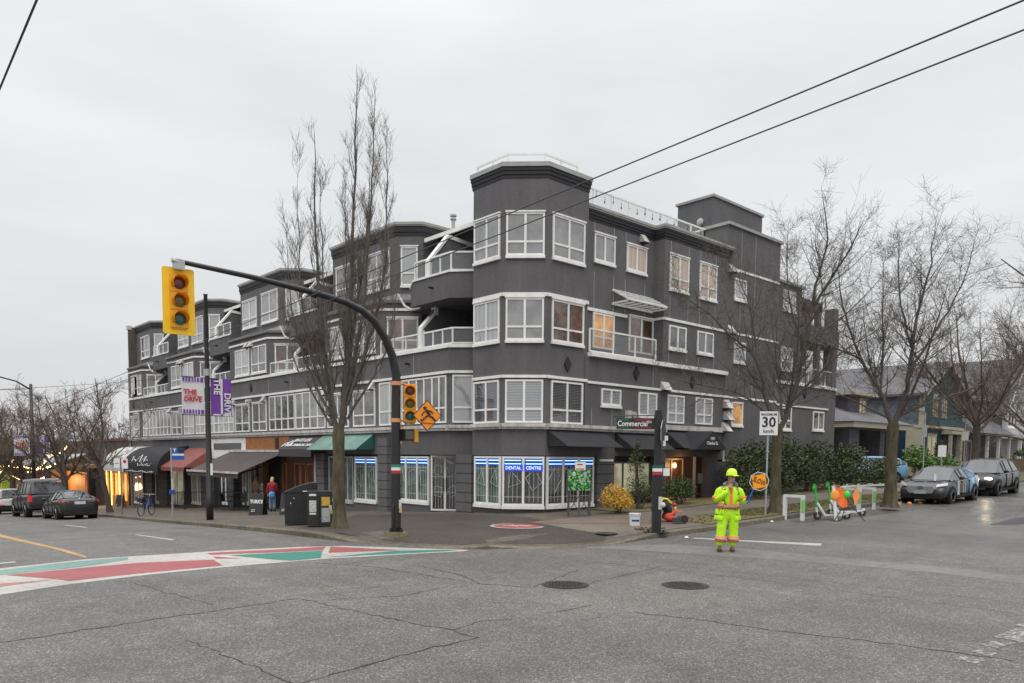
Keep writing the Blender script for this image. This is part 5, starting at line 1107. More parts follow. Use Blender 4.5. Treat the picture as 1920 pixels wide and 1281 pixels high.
def scooter(c, rz, lb, first=[None]):
    if first[0]: return dup(first[0], c, rz, lb)
    T = thing('kick_scooter', lb, 'scooter', c, rz, 'green and white rental scooters'); first[0] = T; sg = mat('scooter_green', (.03, .45, .06), .35, coat=.4); sw_ = mat('scooter_white', (.68, .70, .70), .35, coat=.3)
    for x in (.0, 1.02): mb = MB(); mb.tube([(x, -.03, .125), (x, .03, .125)], .125, 18); w_ = mb.build('wheel', black_s, T); mb = MB(); mb.tube([(x, -.035, .125), (x, .035, .125)], .05, 10); mb.build('hub', galv, w_)
    mb = MB(); mb.box(.2, .86, -.09, .09, .12, .17); mb.loft([(.2, -.07, .13), (.2, .07, .13), (.26, .07, .17), (.26, -.07, .17)], [(-.06, -.05, .52), (-.06, .05, .52), (.0, .05, .56), (.0, -.05, .56)]); mb.loft([(.84, -.06, .13), (.84, .06, .13), (.84, .06, .18), (.84, -.06, .18)], [(1.1, -.05, .2), (1.1, .05, .2), (1.1, .05, .28), (1.1, -.05, .28)]); mb.tube([(-.0, 0, .13), (-.05, 0, .4)], .035, 8); mb.build('deck', sw_, T)
    mb = MB(); mb.tube([(-.03, 0, .42), (-.12, 0, 1.08)], .032, 8); mb.tube([(-.12, 0, 1.04), (-.14, 0, 1.16)], .05, 8); mb.build('stem', sg, T)
    mb = MB(); mb.tube([(-.05, -.30, 1.12), (-.12, -.2, 1.15), (-.13, .2, 1.15), (-.05, .30, 1.12)], .017, 6); mb.build('handlebar', black_s, T)
    mb = MB(); mb.tube([(-.02, -.3, 1.12), (-.04, -.2, 1.145)], .022, 6); mb.build('grip', mat('grip_red', (.4, .05, .04), .5), T)
    mb = MB(); mb.ell((-.16, 0, 1.03), (.045, .05, .09)); mb.build('head_unit', sg, T); return T
g_ = G(1538, 975); scooter(g_ + Vector((0, .1, 0)), R(-34), 'white scooter with green stem beside the nearest hoop rack'); g_ = G(1566, 968); scooter(g_ + Vector((0, .15, 0)), R(-47), 'white scooter with green stem right behind the tripod')
g_ = G(1567, 977); T = thing('flexible_post', 'white flexible post in front of the scooters, near the tripod', 'bollard', g_, 0, 'white flexible lane posts'); mb = MB(); mb.box(-.045, .045, -.03, .03, 0, 1.12); mb.build('post', sign_w, T); mb = MB(); mb.box(-.13, .13, -.1, .1, 0, .02); mb.build('foot', black_s, T)
T.rotation_euler = (R(0), R(-6), R(-45)); g_ = G(1753, 943); d_ = dup(T, g_, R(-45), 'white flexible post in front of the parked grey hatchback'); d_.scale = (1, 1, 1.05); d_.rotation_euler = (0, R(-3), R(-45))
g_ = G(1588, 977); T = thing('flag_tripod', 'black wire tripod with two orange warning flags over the scooters', 'warning flags', g_, R(-45))
mb = MB(); ap = (0, .05, .66)
for p in ((-.42, -.05, 0), (.52, -.1, .0), (-.02, .4, 0)): mb.tube([p, ap], .014, 5)
mb.tube([ap, (-.35, .0, 1.05)], .01, 5); mb.tube([ap, (.28, .05, 1.1)], .01, 5); mb.build('tripod_leg', black_s, T)
fo = mat('flag_orange', (.90, .17, .03), .7, var=.1)
mb = MB(); mb.add([(-.42, -.02, 1.1), (-.05, -.03, .95), (.0, .0, .45), (-.18, -.06, .42), (-.30, -.02, .55), (-.52, .02, .72), (-.5, 0, .8)], [(0, 1, 2, 3, 4, 5, 6)]); mb.build('flag', fo, T)
mb = MB(); mb.add([(.28, .04, 1.1), (.38, .02, .8), (.40, .06, .72), (.24, 0, .5), (.16, .05, .82)], [(0, 1, 2, 3, 4)]); mb.build('flag', mat('flag_orange_pale', (.90, .26, .09), .7), T)
mb = MB(); mb.ell((-.42, -.05, .82), (.14, .03, .16), 12, 8); mb.build('round_marker', mat('flag_amber', (.92, .34, .04), .6), T); mb = MB(); mb.ell((-.04, -.02, .84), (.11, .08, .13), 12, 8); mb.build('green_cap', mat('cap_green', (.05, .60, .04), .4), T)
for i, (px_, py_x, lb) in enumerate(((1685, 947, 'small orange rubber kerb marker nearest the far hoop rack'), (1705, 946, 'small orange rubber kerb marker, middle of the three by the hatchback'), (1725, 944, 'small orange rubber kerb marker closest to the white lane post'))):
    g_ = G(px_, py_x); T = thing('kerb_marker', lb, 'kerb marker', g_, 0, 'orange rubber markers'); mb = MB(); mb.ell((0, 0, .02), (.12, .09, .09), 10, 6); mb.build('marker_dome', mat('marker_orange', (.75, .28, .03), .5), T)
g_ = G(1885, 912); T = thing('traffic_cone', 'tall orange traffic cone with white bands behind the dark crossover', 'traffic cone', g_); mb = MB(); mb.box(-.25, .25, -.25, .25, 0, .04); mb.build('cone_base', black_s, T)
co = mat('cone_orange', (.82, .07, .025), .5); mb = MB(); mb.tube([(0, 0, .04), (0, 0, 1.15)], [.19, .035], 16); mb.build('cone_body', co, T, True); mb = MB(); mb.tube([(0, 0, .62), (0, 0, .74)], [.118, .102], 16); mb.tube([(0, 0, .84), (0, 0, .92)], [.088, .078], 16); mb.build('reflective_band', sign_w, T)
g_ = G(1893, 915); T = thing('construction_sign', 'fallen black sign panel leaning by the traffic cone', 'sign', g_, R(-45)); mb = MB(); mb.loft([(-.5, 0, .3), (-.1, -.05, .0), (.5, 0, .45), (.1, .05, .8)], [(-.5, .03, .3), (-.1, -.02, .0), (.5, .03, .45), (.1, .08, .8)]); mb.build('sign_panel', black_s, T)
# litter scraps
for px_, py_x, lb in ((1287, 1009, 'white paper scrap in the gutter left of the flagger'), (1447, 979, 'white scrap in the gutter below the speed sign')):
    g_ = G(px_, py_x); mb = MB(); mb.add([(-.05, -.03, .01), (.06, -.04, .02), (.05, .05, .04), (-.04, .04, .02), (0, 0, .06)], [(0, 1, 4), (1, 2, 4), (2, 3, 4), (3, 0, 4)]); o = mb.build('paper_scrap', sign_w); o.location = g_; tag(o, lb, 'litter')

# ================================================================== OVERHEAD WIRES
def wire(name, lb, pts, r, grp=None, sag=0):
    P = []; 
    for i in range(len(pts) - 1):
        a, b = Vector(pts[i]), Vector(pts[i + 1]); n = 10
        for j in range(n): t_ = j / n; q = a.lerp(b, t_); q.z -= sag * 4 * t_ * (1 - t_); P.append(q)
    P.append(Vector(pts[-1])); mb = MB(); mb.tube(P, r, 5); o = mb.build(name, black_s); tag(o, lb, 'overhead wire', grp); return o
wire('trolley_wire', 'upper of the two long parallel wires crossing the picture to top right', [(7.20, -6, 6.2), (7.2, 120, .66)], .009, 'trolley wires')
wire('trolley_wire', 'lower of the two long parallel wires crossing the picture to top right', [(7.80, -6, 6.26), (7.8, 120, .72)], .009, 'trolley wires')
wire('trolley_wire', 'short slanting wire cutting the top left corner of the sky', [(1.32, -6, 6.2), (1.32, 120, .66)], .009, 'trolley wires')
wire('span_wire', 'thin span wire at the far left above the bare trees', [(-14, 62, 7.2), (4, 62.5, 6.6), (10.9, 63, 6.7)], .016, sag=.2)
wire('span_wire', 'thin cable strung from the banner pole across the facade', [(10.8, 29.2, 5.9), (17.5, 46, 7.6)], .012, sag=.3)
wire('span_wire', 'lower thin span wire at the far left beside the building end', [(-14, 50, 6.2), (4, 52, 5.4), (17.5, 56, 7.4)], .012, sag=.1)

# ================================================================== VEHICLES
tyre = mat('tyre_rubber', (.018, .018, .018), .8, var=.2, sc=20); rim_m = mat('alloy', (.30, .30, .31), .35, metal=.7)
car_glass = mat('car_glass', (.025, .03, .032), .05, var=.5, sc=3, coat=.6, spec=.5); car_glass.node_tree.nodes['Principled BSDF'].inputs['Coat IOR'].default_value = 1.5
under = mat('underbody', (.012, .012, .012), .9); tail_red = mat('tail_red', (.45, .01, .015), .25, coat=.6, emit=(.8, .02, .03), es=.25); plate_m = mat('plate_white', (.55, .57, .60), .5, var=.1)
chrome = mat('chrome', (.6, .6, .6), .2, metal=1, var=.05)
def car(name, lb, loc, rz, pitch, L, Wd, H, paint, body, cab, wr=.33, wx=(-1.35, 1.4), extra=None, grp=None, clear=.2):
    """body: stations (x, z_bottom, z_top, half-width scale); cab: stations (x, z, half-width scale)"""
    T = thing(name, lb, 'car' if 'truck' not in name else 'pickup truck', loc, rz, grp); T.rotation_euler = (0, pitch, rz); w2 = Wd / 2
    def ring(x, zb, zt, s):
        w_ = w2 * s; zm = zb + (zt - zb) * .55
        h = [(x, 0, zb), (x, w_ * .88, zb), (x, w_ * .97, zb + .10), (x, w_, zm), (x, w_ * .985, zt - .12), (x, w_ * .90, zt - .015), (x, w_ * .6, zt + .012), (x, 0, zt + .02)]
        return h + [(a, -b, c_) for a, b, c_ in h[-2:0:-1]]
    mb = MB(); rs = [ring(*b) for b in body]
    for i in range(len(rs) - 1): mb.loft(rs[i], rs[i + 1], 0, False)
    n = len(rs[0]); mb.add(rs[0], [tuple(range(n))]); mb.add(rs[-1], [tuple(range(n))[::-1]])
    o = mb.build('body', paint, T, True); bm = bmesh.new(); bm.from_mesh(o.data); bmesh.ops.remove_doubles(bm, verts=bm.verts, dist=.0005); bmesh.ops.recalc_face_normals(bm, faces=bm.faces); bm.to_mesh(o.data); bm.free()
    md = o.modifiers.new('edge', 'SUBSURF'); md.levels = 1; md.render_levels = 1
    def bt(x):
        for i in range(len(body) - 1):
            if body[i][0] <= x <= body[i + 1][0]: t_ = (x - body[i][0]) / (body[i + 1][0] - body[i][0]); return body[i][2] + (body[i + 1][2] - body[i][2]) * t_
        return body[-1][2]
    g = MB(); rf = MB(); pl = MB(); zr = max(c_[1] for c_ in cab)
    def cr_(x, z, s):
        zb = bt(x) - .03; w_ = w2 * .93; wt = w2 * s; low = z <= bt(x) + .03
        zb = min(zb, z - .001)
        h = [(x, w_ * (1 if not low else .96), zb), (x, wt, z - (.07 if not low else 0)), (x, wt * .82, z), (x, 0, z + (.035 if not low else 0))]
        return h
    cs = [cr_(*c_) for c_ in cab]
    for i in range(len(cs) - 1):
        a, b = cs[i], cs[i + 1]; roof = cab[i][1] > zr - .12 and cab[i + 1][1] > zr - .12
        for sgn in (1, -1):
            f = lambda p: (p[0], p[1] * sgn, p[2])
            for j in range(3):
                q = [f(a[j]), f(b[j]), f(b[j + 1]), f(a[j + 1])]
                if sgn > 0: q = q[::-1]
                (rf if (roof and j >= 1) else g).quad(*q)
        for sgn in (1, -1): 
            f = lambda p: Vector((p[0], p[1] * sgn, p[2])); pl.tube([f(a[1]), f(b[1])], .028, 5)
    for i in range(1, len(cs) - 1):
        for sgn in (1, -1): pl.tube([(cs[i][0][0], cs[i][0][1] * sgn, cs[i][0][2]), (cs[i][1][0], cs[i][1][1] * sgn, cs[i][1][2])], .03, 5)
    g.build('windows', car_glass, T); rf.build('roof', paint, T, True); pl.build('pillars', paint, T)
    for x in wx:
        for sgn in (1, -1):
            y = w2 * sgn; mb = MB(); mb.tube([(x, y - .30 * sgn, wr), (x, y * 1.004, wr)], wr + .05, 22); mb.build('wheel_arch', under, T)
            mb = MB(); mb.tube([(x, y - .22 * sgn, wr), (x, y - .02 * sgn, wr), (x, y + .012 * sgn, wr)], [wr, wr, wr * .9], 22); w_ = mb.build('wheel', tyre, T)
            m2 = MB(); m2.tube([(x, y, wr), (x, y + .016 * sgn, wr)], wr * .64, 20)
            r_ = m2.build('rim', under, w_); m3 = MB()
            for k in range(5):
                a = k * 2 * math.pi / 5 + x; ca, sa_ = math.cos(a), math.sin(a); px_, pz = -sa_ * .035, ca * .035
                m3.add([(x + px_, y + .022 * sgn, wr + pz), (x - px_, y + .022 * sgn, wr - pz), (x + ca * wr * .62 - px_ * .7, y + .022 * sgn, wr + sa_ * wr * .62 - pz * .7), (x + ca * wr * .62 + px_ * .7, y + .022 * sgn, wr + sa_ * wr * .62 + pz * .7)], [(0, 1, 2, 3), (3, 2, 1, 0)])
            m3.tube([(x + wr * .62 * math.cos(t_ * .3307), y + .02 * sgn, wr + wr * .62 * math.sin(t_ * .3307)) for t_ in range(20)], .014, 4); m3.build('spokes', rim_m, w_)
    for sgn in (1, -1): mb = MB(); xm = cab[-2][0] + .28 if cab[-1][0] > cab[-2][0] else .7; mb.ell((xm, (w2 + .08) * sgn, bt(xm) + .06), (.07, .1, .07), 8, 6); mb.build('wing_mirror', paint, T)
    mb = MB(); 
    for sgn in (1, -1):
        for xx in (-.62, .32): mb.box(xx - .006, xx + .006, (w2 - .03) * sgn - .04, (w2 - .03) * sgn + .04, .34, bt(xx) - .1)
        mb.box(wx[0] + .4, wx[1] - .4, w2 * sgn - .03, w2 * sgn + .012, .24, .33)
    mb.build('door_seam', under, T); mb = MB()
    for sgn in (1, -1):
        for xx in (-.45, .48): mb.box(xx, xx + .16, w2 * .985 * sgn - .03, w2 * .985 * sgn + .025, bt(xx) - .2, bt(xx) - .17)
    mb.build('door_handle', chrome, T)
    mb = MB(); mb.box(-L / 2 + .3, L / 2 - .3, -w2 + .15, w2 - .15, clear - .03, clear + .1); mb.build('underbody', under, T)
    mb = MB(); mb.box(cab[1][0] * 0 + -.25, -.235, -w2 * .96, w2 * .96, .3, bt(0) - .05) if 0 else None
    return T
def pbox(T, nm, m_, *b): mb = MB(); [mb.box(*x) for x in b]; return mb.build(nm, m_, T)
dk_grey = mat('paint_graphite', (.016, .016, .017), .3, var=.05, coat=.35, spec=.5); wht_c = mat('paint_pearl_white', (.62, .62, .61), .35, var=.04, coat=.8); tk_grey = mat('paint_dark_grey', (.024, .024, .026), .35, var=.08, coat=.35)
# graphite coupe (rear to us)
SED = [(-2.3, .42, .78, .84), (-2.26, .26, .98, .92), (-2.05, .22, 1.05, .98), (-1.4, .2, 1.04, 1.0), (-.6, .2, .98, 1.0), (.6, .2, .95, 1.0), (1.4, .2, .90, .99), (2.0, .22, .80, .95), (2.25, .3, .64, .86), (2.32, .42, .55, .78)]
SEC = [(-1.95, 1.06, .7), (-1.2, 1.34, .62), (-.6, 1.42, .64), (.1, 1.42, .64), (.45, 1.36, .64), (1.25, .93, .76)]
T = car('parked_car', 'graphite two-door coupe parked at the left kerb, nearest to the banner pole', (9.05, 43.65, gz(9.05, 43.65)), R(90), .0475, 4.6, 1.78, 1.42, dk_grey, SED, SEC, grp='cars parked along the shopping street')
for s_ in (1, -1): mb = MB(); mb.loft([(-2.29, .50 * s_, .82), (-2.12, .89 * s_, .84), (-2.12, .87 * s_, .97), (-2.27, .5 * s_, .97)], [(-2.24, .50 * s_, .82), (-1.9, .885 * s_, .86), (-1.9, .87 * s_, .96), (-2.2, .5 * s_, .97)]); mb.build('tail_lamp', tail_red, T)
pbox(T, 'number_plate', plate_m, (-2.315, -2.3, -.24, .24, .74, .88)); pbox(T, 'chrome_strip', chrome, (-2.30, -2.27, -.42, .42, .93, .955)); pbox(T, 'rear_bumper', under, (-2.33, -2.1, -.7, .7, .22, .42)); mb = MB(); mb.ell((-2.29, 0, 1.0), (.02, .05, .05)); mb.build('emblem', chrome, T)
# pickup with canopy
PK = [(-2.9, .55, 1.15, .93), (-2.86, .45, 1.28, .97), (-2.4, .38, 1.32, .99), (-1, .36, 1.30, 1.0), (.4, .36, 1.28, 1.0), (1.3, .36, 1.26, 1.0), (2.2, .38, 1.18, .98), (2.75, .42, 1.08, .94), (2.85, .5, .98, .9)]
PC = [(-2.86, 1.30, .93), (-2.62, 1.93, .80), (-1.5, 1.97, .80), (-.7, 1.97, .80), (.2, 1.96, .80), (.75, 1.90, .80), (1.45, 1.25, .88)]
T = car('parked_truck', 'dark grey pickup truck with canopy and ladders on its roof rack', (8.95, 50.6, gz(8.95, 50.6)), R(90), .0475, 5.8, 2.0, 1.95, tk_grey, PK, PC, wr=.41, wx=(-1.75, 1.85), grp='cars parked along the shopping street', clear=.4)
for s_ in (1, -1): pbox(T, 'tail_lamp', tail_red, (-2.93, -2.6, .90 * s_ - .08, .90 * s_ + .08, .86, 1.22))
pbox(T, 'rear_bumper', under, (-3.0, -2.8, -.9, .9, .5, .7)); pbox(T, 'roof_rack', galv, *[(x, x + .05, -.75, .75, 2.0, 2.05) for x in (-2.3, -1.2, 0.0)])
mb = MB(); 
for y in (-.5, -.15, .2, .5): mb.box(-2.9, 1.2, y, y + .05, 2.06, 2.14)
for k in range(9): mb.box(-2.7 + k * .42, -2.66 + k * .42, -.5, .55, 2.08, 2.12)
o = mb.build('ladder', mat('ladder_white', (.5, .5, .5), .5), None); o.location = (8.95, 50.6, gz(8.95, 50.6)); o.rotation_euler = (0, .0475, R(90)); tag(o, 'pale aluminium ladder lying on the pickup roof rack', 'ladder')
# white suv
SV = [(-2.15, .5, .95, .88), (-2.1, .32, 1.05, .95), (-1.8, .26, 1.08, .99), (-.5, .25, 1.05, 1), (.8, .25, 1.02, 1), (1.5, .26, .98, .98), (2.0, .3, .85, .92), (2.15, .4, .7, .84)]
SVC = [(-2.12, 1.06, .84), (-1.85, 1.58, .72), (-1.2, 1.66, .74), (-.2, 1.68, .74), (.4, 1.62, .74), (1.2, 1.0, .84)]
T = car('parked_car', 'white crossover parked farthest left, ahead of the pickup', (8.9, 60.6, gz(8.9, 60.6)), R(90), .0475, 4.3, 1.85, 1.66, wht_c, SV, SVC, grp='cars parked along the shopping street')
for s_ in (1, -1): mb = MB(); mb.loft([(-2.14, .6 * s_, .95), (-2.0, .90 * s_, .86), (-1.9, .91 * s_, 1.08), (-2.1, .72 * s_, 1.1)], [(-2.1, .6 * s_, .95), (-1.8, .93 * s_, .9), (-1.75, .91 * s_, 1.1), (-2.05, .7 * s_, 1.1)]); mb.build('tail_lamp', mat('tail_dim', (.18, .03, .03), .3, coat=.5), T)
pbox(T, 'number_plate', plate_m, (-2.17, -2.14, -.25, .25, .82, .95)); pbox(T, 'rear_bumper', under, (-2.19, -2.0, -.8, .8, .28, .58)); pbox(T, 'reflector_strip', tail_red, (-2.2, -2.17, -.8, -.5, .6, .64), (-2.2, -2.17, .5, .8, .6, .64))
# grey hatchback with livery (front to us)
gb = bpy.data.materials.new('livery_paint'); gb.use_nodes = True; t_ = gb.node_tree; b_ = t_.nodes['Principled BSDF']; b_.inputs['Roughness'].default_value = .35; b_.inputs['Coat Weight'].default_value = .35
tcn = t_.nodes.new('ShaderNodeTexCoord'); sp3 = t_.nodes.new('ShaderNodeSeparateXYZ'); t_.links.new(tcn.outputs['Object'], sp3.inputs[0]); nz = t_.nodes.new('ShaderNodeTexNoise'); nz.inputs['Scale'].default_value = 1.6; t_.links.new(tcn.outputs['Object'], nz.inputs['Vector'])
m1 = t_.nodes.new('ShaderNodeMath'); m1.operation = 'MULTIPLY_ADD'; m1.inputs[1].default_value = -1; t_.links.new(sp3.outputs['X'], m1.inputs[0]); t_.links.new(nz.outputs['Fac'], m1.inputs[2])
m2_ = t_.nodes.new('ShaderNodeMath'); m2_.operation = 'MULTIPLY_ADD'; m2_.inputs[1].default_value = .3; m2_.inputs[2].default_value = .1; t_.links.new(m1.outputs[0], m2_.inputs[0])
rp = t_.nodes.new('ShaderNodeValToRGB'); rp.color_ramp.interpolation = 'CONSTANT'; rp.color_ramp.elements[0].color = (.034, .034, .039, 1); rp.color_ramp.elements[1].position = .72; rp.color_ramp.elements[1].color = (.55, .6, .62, 1)
for p_, c_ in ((.44, (.08, .32, .60)), (.56, (.50, .62, .70)), (.60, (.06, .28, .55))): e = rp.color_ramp.elements.new(p_); e.color = (*c_, 1)
t_.links.new(m2_.outputs[0], rp.inputs[0]); t_.links.new(rp.outputs[0], b_.inputs['Base Color'])
HB = [(-2.22, .45, 1.0, .84), (-2.1, .28, 1.12, .93), (-1.7, .2, 1.08, .98), (-.6, .18, 1.0, 1), (.7, .18, .96, 1), (1.3, .18, .90, 1), (1.9, .19, .78, .97), (2.15, .22, .66, .90), (2.25, .32, .56, .82)]
HC2 = [(-2.05, 1.14, .66), (-1.5, 1.30, .62), (-.7, 1.43, .64), (.0, 1.45, .65), (.35, 1.40, .65), (1.22, .93, .80)]
T = car('parked_car', 'dark grey hatchback with white and blue side livery facing the intersection', (34.55, 11.2, gz(34.55, 11.2)), R(180), .022, 4.47, 1.82, 1.45, gb, HB, HC2, grp='cars parked up the side street')
mb = MB(); g_ = [(.0, -.55, .62), (0, -.42, .44), (0, .42, .44), (0, .55, .62), (0, .45, .72), (0, -.45, .72)]; mb.loft([(2.2, b, c_) for a, b, c_ in g_], [(2.29, b, c_) for a, b, c_ in g_]); mb.build('front_grille', mat('grille_silver', (.34, .34, .33), .4, metal=.3), T)
mb = MB(); mb.tube([(2.30, .11 * math.cos(a * .3307), .665 + .055 * math.sin(a * .3307)) for a in range(20)], .008, 4); mb.tube([(2.30, -.05, .63), (2.30, -.02, .70)], .008, 4); mb.tube([(2.30, .02, .63), (2.30, .05, .70)], .008, 4); mb.tube([(2.30, -.035, .665), (2.30, .035, .665)], .008, 4); mb.build('emblem', black_s, T)
pbox(T, 'number_plate', mat('plate_blue_white', (.40, .46, .55), .5, var=.2, sc=20), (2.29, 2.31, -.22, .22, .42, .54)); pbox(T, 'lower_intake', under, (2.1, 2.27, -.75, .75, .24, .36))
for s_ in (1, -1): mb = MB(); mb.loft([(2.12, .56 * s_, .70), (1.85, .86 * s_, .76), (1.80, .84 * s_, .86), (2.06, .55 * s_, .78)], [(2.19, .56 * s_, .70), (1.93, .89 * s_, .76), (1.88, .87 * s_, .86), (2.12, .55 * s_, .79)]); mb.build('headlight', mat('headlight_glass', (.5, .52, .52), .15, coat=.6), T)
for s_ in (1, -1): pbox(T, 'fog_trim', chrome, (2.16, 2.2, .66 * s_ - .02, .66 * s_ + .02, .36, .55))
pbox(T, 'door_decal', mat('decal_white', (.55, .57, .58), .5, var=.15, sc=14), (.62, .85, .905, .918, .3, .92), ); pbox(T, 'door_lettering', mat('decal_grey', (.36, .37, .38), .5), (.3, .34, .905, .917, .42, .8), (.44, .48, .905, .917, .42, .8), (.1, .22, .905, .917, .42, .8), (-.12, .0, .905, .917, .42, .8)); pbox(T, 'side_sill', chrome, (-.9, .9, .9, .92, .26, .30))
mb = MB(); mb.box(1.35, 1.5, -.55, -.15, .90, .907); mb.box(1.35, 1.5, -.05, .5, .90, .907); mb.build('bonnet_decal', mat('decal_pale', (.45, .46, .47), .5), T)
# dark crossover behind, headlight on
XV = [(-2.2, .5, 1.05, .86), (-2.1, .34, 1.15, .95), (-1.7, .28, 1.12, .99), (-.5, .26, 1.08, 1), (.7, .26, 1.05, 1), (1.4, .27, 1.02, .99), (1.95, .3, .92, .95), (2.2, .36, .78, .87), (2.26, .45, .68, .8)]
XC = [(-2.1, 1.16, .76), (-1.75, 1.56, .68), (-.8, 1.65, .68), (.1, 1.66, .68), (.45, 1.6, .68), (1.35, 1.04, .84)]
T = car('parked_car', 'black crossover with a lit headlight parked behind the grey hatchback', (40.6, 11.2, gz(40.6, 11.2)), R(180), .022, 4.5, 1.85, 1.66, mat('paint_black_brown', (.010, .009, .009), .28, var=.05, coat=.4), XV, XC, wr=.36, grp='cars parked up the side street')
mb = MB(); g_ = [(-.4, .74), (-.5, .62), (-.3, .42), (.3, .42), (.5, .62), (.4, .74)]; mb.loft([(2.2, b, c_) for b, c_ in g_], [(2.29, b, c_) for b, c_ in g_]); mb.build('front_grille', black_s, T)
pbox(T, 'lower_trim', chrome, (2.2, 2.25, -.6, .6, .33, .37)); hl = mat('headlight_lit', (1, .95, .8), .3, emit=(1, .88, .6), es=5)
for s_, m_ in ((1, hl), (-1, mat('headlight_glass', (0, 0, 0)))): mb = MB(); mb.ell((2.1, .66 * s_, .80), (.09, .17, .07)); mb.build('headlight', m_, T)
pbox(T, 'number_plate', plate_m, (2.29, 2.31, -.22, .22, .48, .6))
sl2 = bpy.data.lights.new('headlight_beam', 'SPOT'); sl2.energy = 12; sl2.spot_size = R(75); sl2.color = (1, .86, .6); sl2.shadow_soft_size = .06; so = bpy.data.objects.new('headlight_beam', sl2); COL.objects.link(so); so.location = (38.2, 10.5, gz(38.2, 10.5) + .8); so.rotation_euler = (Vector((1, .25, .12))).to_track_quat('Z', 'Y').to_euler()
# blue hatchback behind the tree
g_ = Vector((45.6, 18.9, gz(45.6, 18.9) + .1)); T = car('parked_car', 'pale blue hatchback parked behind the big street tree beside the hedge', g_, R(132), 0, 4.45, 1.77, 1.55, mat('paint_sky_blue', (.16, .38, .56), .35, var=.05, coat=.8), [(-2.15, .5, 1.1, .82), (-2.05, .32, 1.18, .92), (-1.7, .25, 1.12, .98), (-.5, .24, 1.02, 1), (.7, .24, .98, 1), (1.4, .24, .93, .98), (2.0, .28, .82, .92), (2.2, .36, .68, .82)], [(-2.05, 1.2, .74), (-1.7, 1.45, .66), (-.8, 1.55, .68), (.1, 1.56, .68), (.5, 1.5, .68), (1.5, .95, .82)])

# ================================================================== PEOPLE
def skin(name, verts, edges, m_, parent, sub=2, smooth=True, root=0):
    """verts: (x,y,z,r) or (x,y,z,rx,ry); grown with a Skin modifier and baked"""
    me = bpy.data.meshes.new(name); me.from_pydata([v[:3] for v in verts], edges, []); o = bpy.data.objects.new(name, me); COL.objects.link(o)
    md = o.modifiers.new('s', 'SKIN'); md.use_smooth_shade = True
    for i, v in enumerate(verts):
        sv = me.skin_vertices[0].data[i]; sv.radius = (v[3], v[4] if len(v) > 4 else v[3]); sv.use_root = (i == root)
    ms = o.modifiers.new('d', 'SUBSURF'); ms.levels = sub; ms.render_levels = sub
    dg = bpy.context.evaluated_depsgraph_get(); dg.update(); m2 = bpy.data.meshes.new_from_object(o.evaluated_get(dg)); m2.name = name; bpy.data.objects.remove(o)
    m2.materials.clear(); m2.materials.append(m_)
    o = bpy.data.objects.new(name, m2); COL.objects.link(o); attach(o, parent); return o
ctex = bpy.data.textures.new('folds', 'CLOUDS'); ctex.noise_scale = .11
def crease(o, st=.035, sub=0):
    if sub: md = o.modifiers.new('s', 'SUBSURF'); md.levels = sub; md.render_levels = sub
    md = o.modifiers.new('f', 'DISPLACE'); md.texture = ctex; md.strength = st; md.mid_level = .5; return o
skin_m = mat('skin', (.42, .22, .16), .6, var=.1); hair_g = mat('hair_grey', (.25, .22, .2), .8)
def head(T, c, turn, hair=None, sc=1.0, beard=None):
    """facial features on the body's head: eyes, nose, mouth, ears; local facing -Y turned by angle"""
    c = Vector(c); M = Matrix.Translation(c) @ Matrix.Rotation(turn, 4, 'Z') @ Matrix.Scale(sc, 4)
    def tr(mb): mb.v = [tuple(M @ Vector(v)) for v in mb.v]; return mb
    mb = MB(); mb.ell((0, -.098, -.01), (.017, .028, .026), 8, 6); mb.ell((.076, 0, -.005), (.012, .022, .032), 8, 6); mb.ell((-.076, 0, -.005), (.012, .022, .032), 8, 6); tr(mb).build('nose_and_ears', skin_m, T, True)
    mb = MB(); mb.ell((.032, -.086, .022), (.013, .01, .008), 8, 5); mb.ell((-.032, -.086, .022), (.013, .01, .008), 8, 5); tr(mb).build('eyes', mat('eye_dark', (.03, .02, .02), .3), T)
    mb = MB(); mb.ell((0, -.088, -.052), (.026, .01, .007), 8, 5); tr(mb).build('mouth', mat('lip', (.3, .1, .09), .6), T)
    if hair:
        mb = MB(); mb.ell((0, .02, .035), (.088, .098, .095), 14, 9); tr(mb).build('hair', hair, T, True)
    if beard:
        mb = MB(); mb.ell((0, -.055, -.075), (.055, .045, .045), 10, 7); tr(mb).build('beard', beard, T, True)
def hand(T, wrist, dirv, palm_n, side, m_=skin_m, curl=.8, name='hand', sc=1.0):
    """palm, four bent fingers of different length and a thumb off the palm's side"""
    d = Vector(dirv).normalized(); n = Vector(palm_n).normalized(); s_ = d.cross(n).normalized() * side; w_ = Vector(wrist)
    vs = [tuple(w_) + (.024 * sc, .018 * sc), tuple(w_ + d * .05 * sc) + (.032 * sc, .018 * sc), tuple(w_ + d * .085 * sc) + (.030 * sc, .014 * sc)]; es = [(0, 1), (1, 2)]
    mb = MB(); mb.ell(w_ + d * .05 * sc, (.038 * sc, .038 * sc, .045 * sc), 10, 7); 
    for k, ln in enumerate((.072, .082, .076, .06)):
        b = w_ + d * .082 * sc + s_ * (.028 - .019 * k) * sc; p = [b]; a = 0
        for j, q in enumerate((.45, .32, .23)): a += curl * (.5 + .4 * j); p.append(p[-1] + (d * math.cos(a) + n * math.sin(a)) * ln * q * sc)
        mb.tube(p, [.0095 * sc, .009 * sc, .008 * sc, .006 * sc], 7)
    b = w_ + d * .03 * sc + s_ * .034 * sc; mb.tube([b, b + (d * .5 + s_ * .7 + n * .4).normalized() * .035 * sc, b + (d * .8 + s_ * .5 + n * .7).normalized() * .062 * sc], [.013 * sc, .011 * sc, .008 * sc], 7)
    return mb.build(name, m_, T, True)
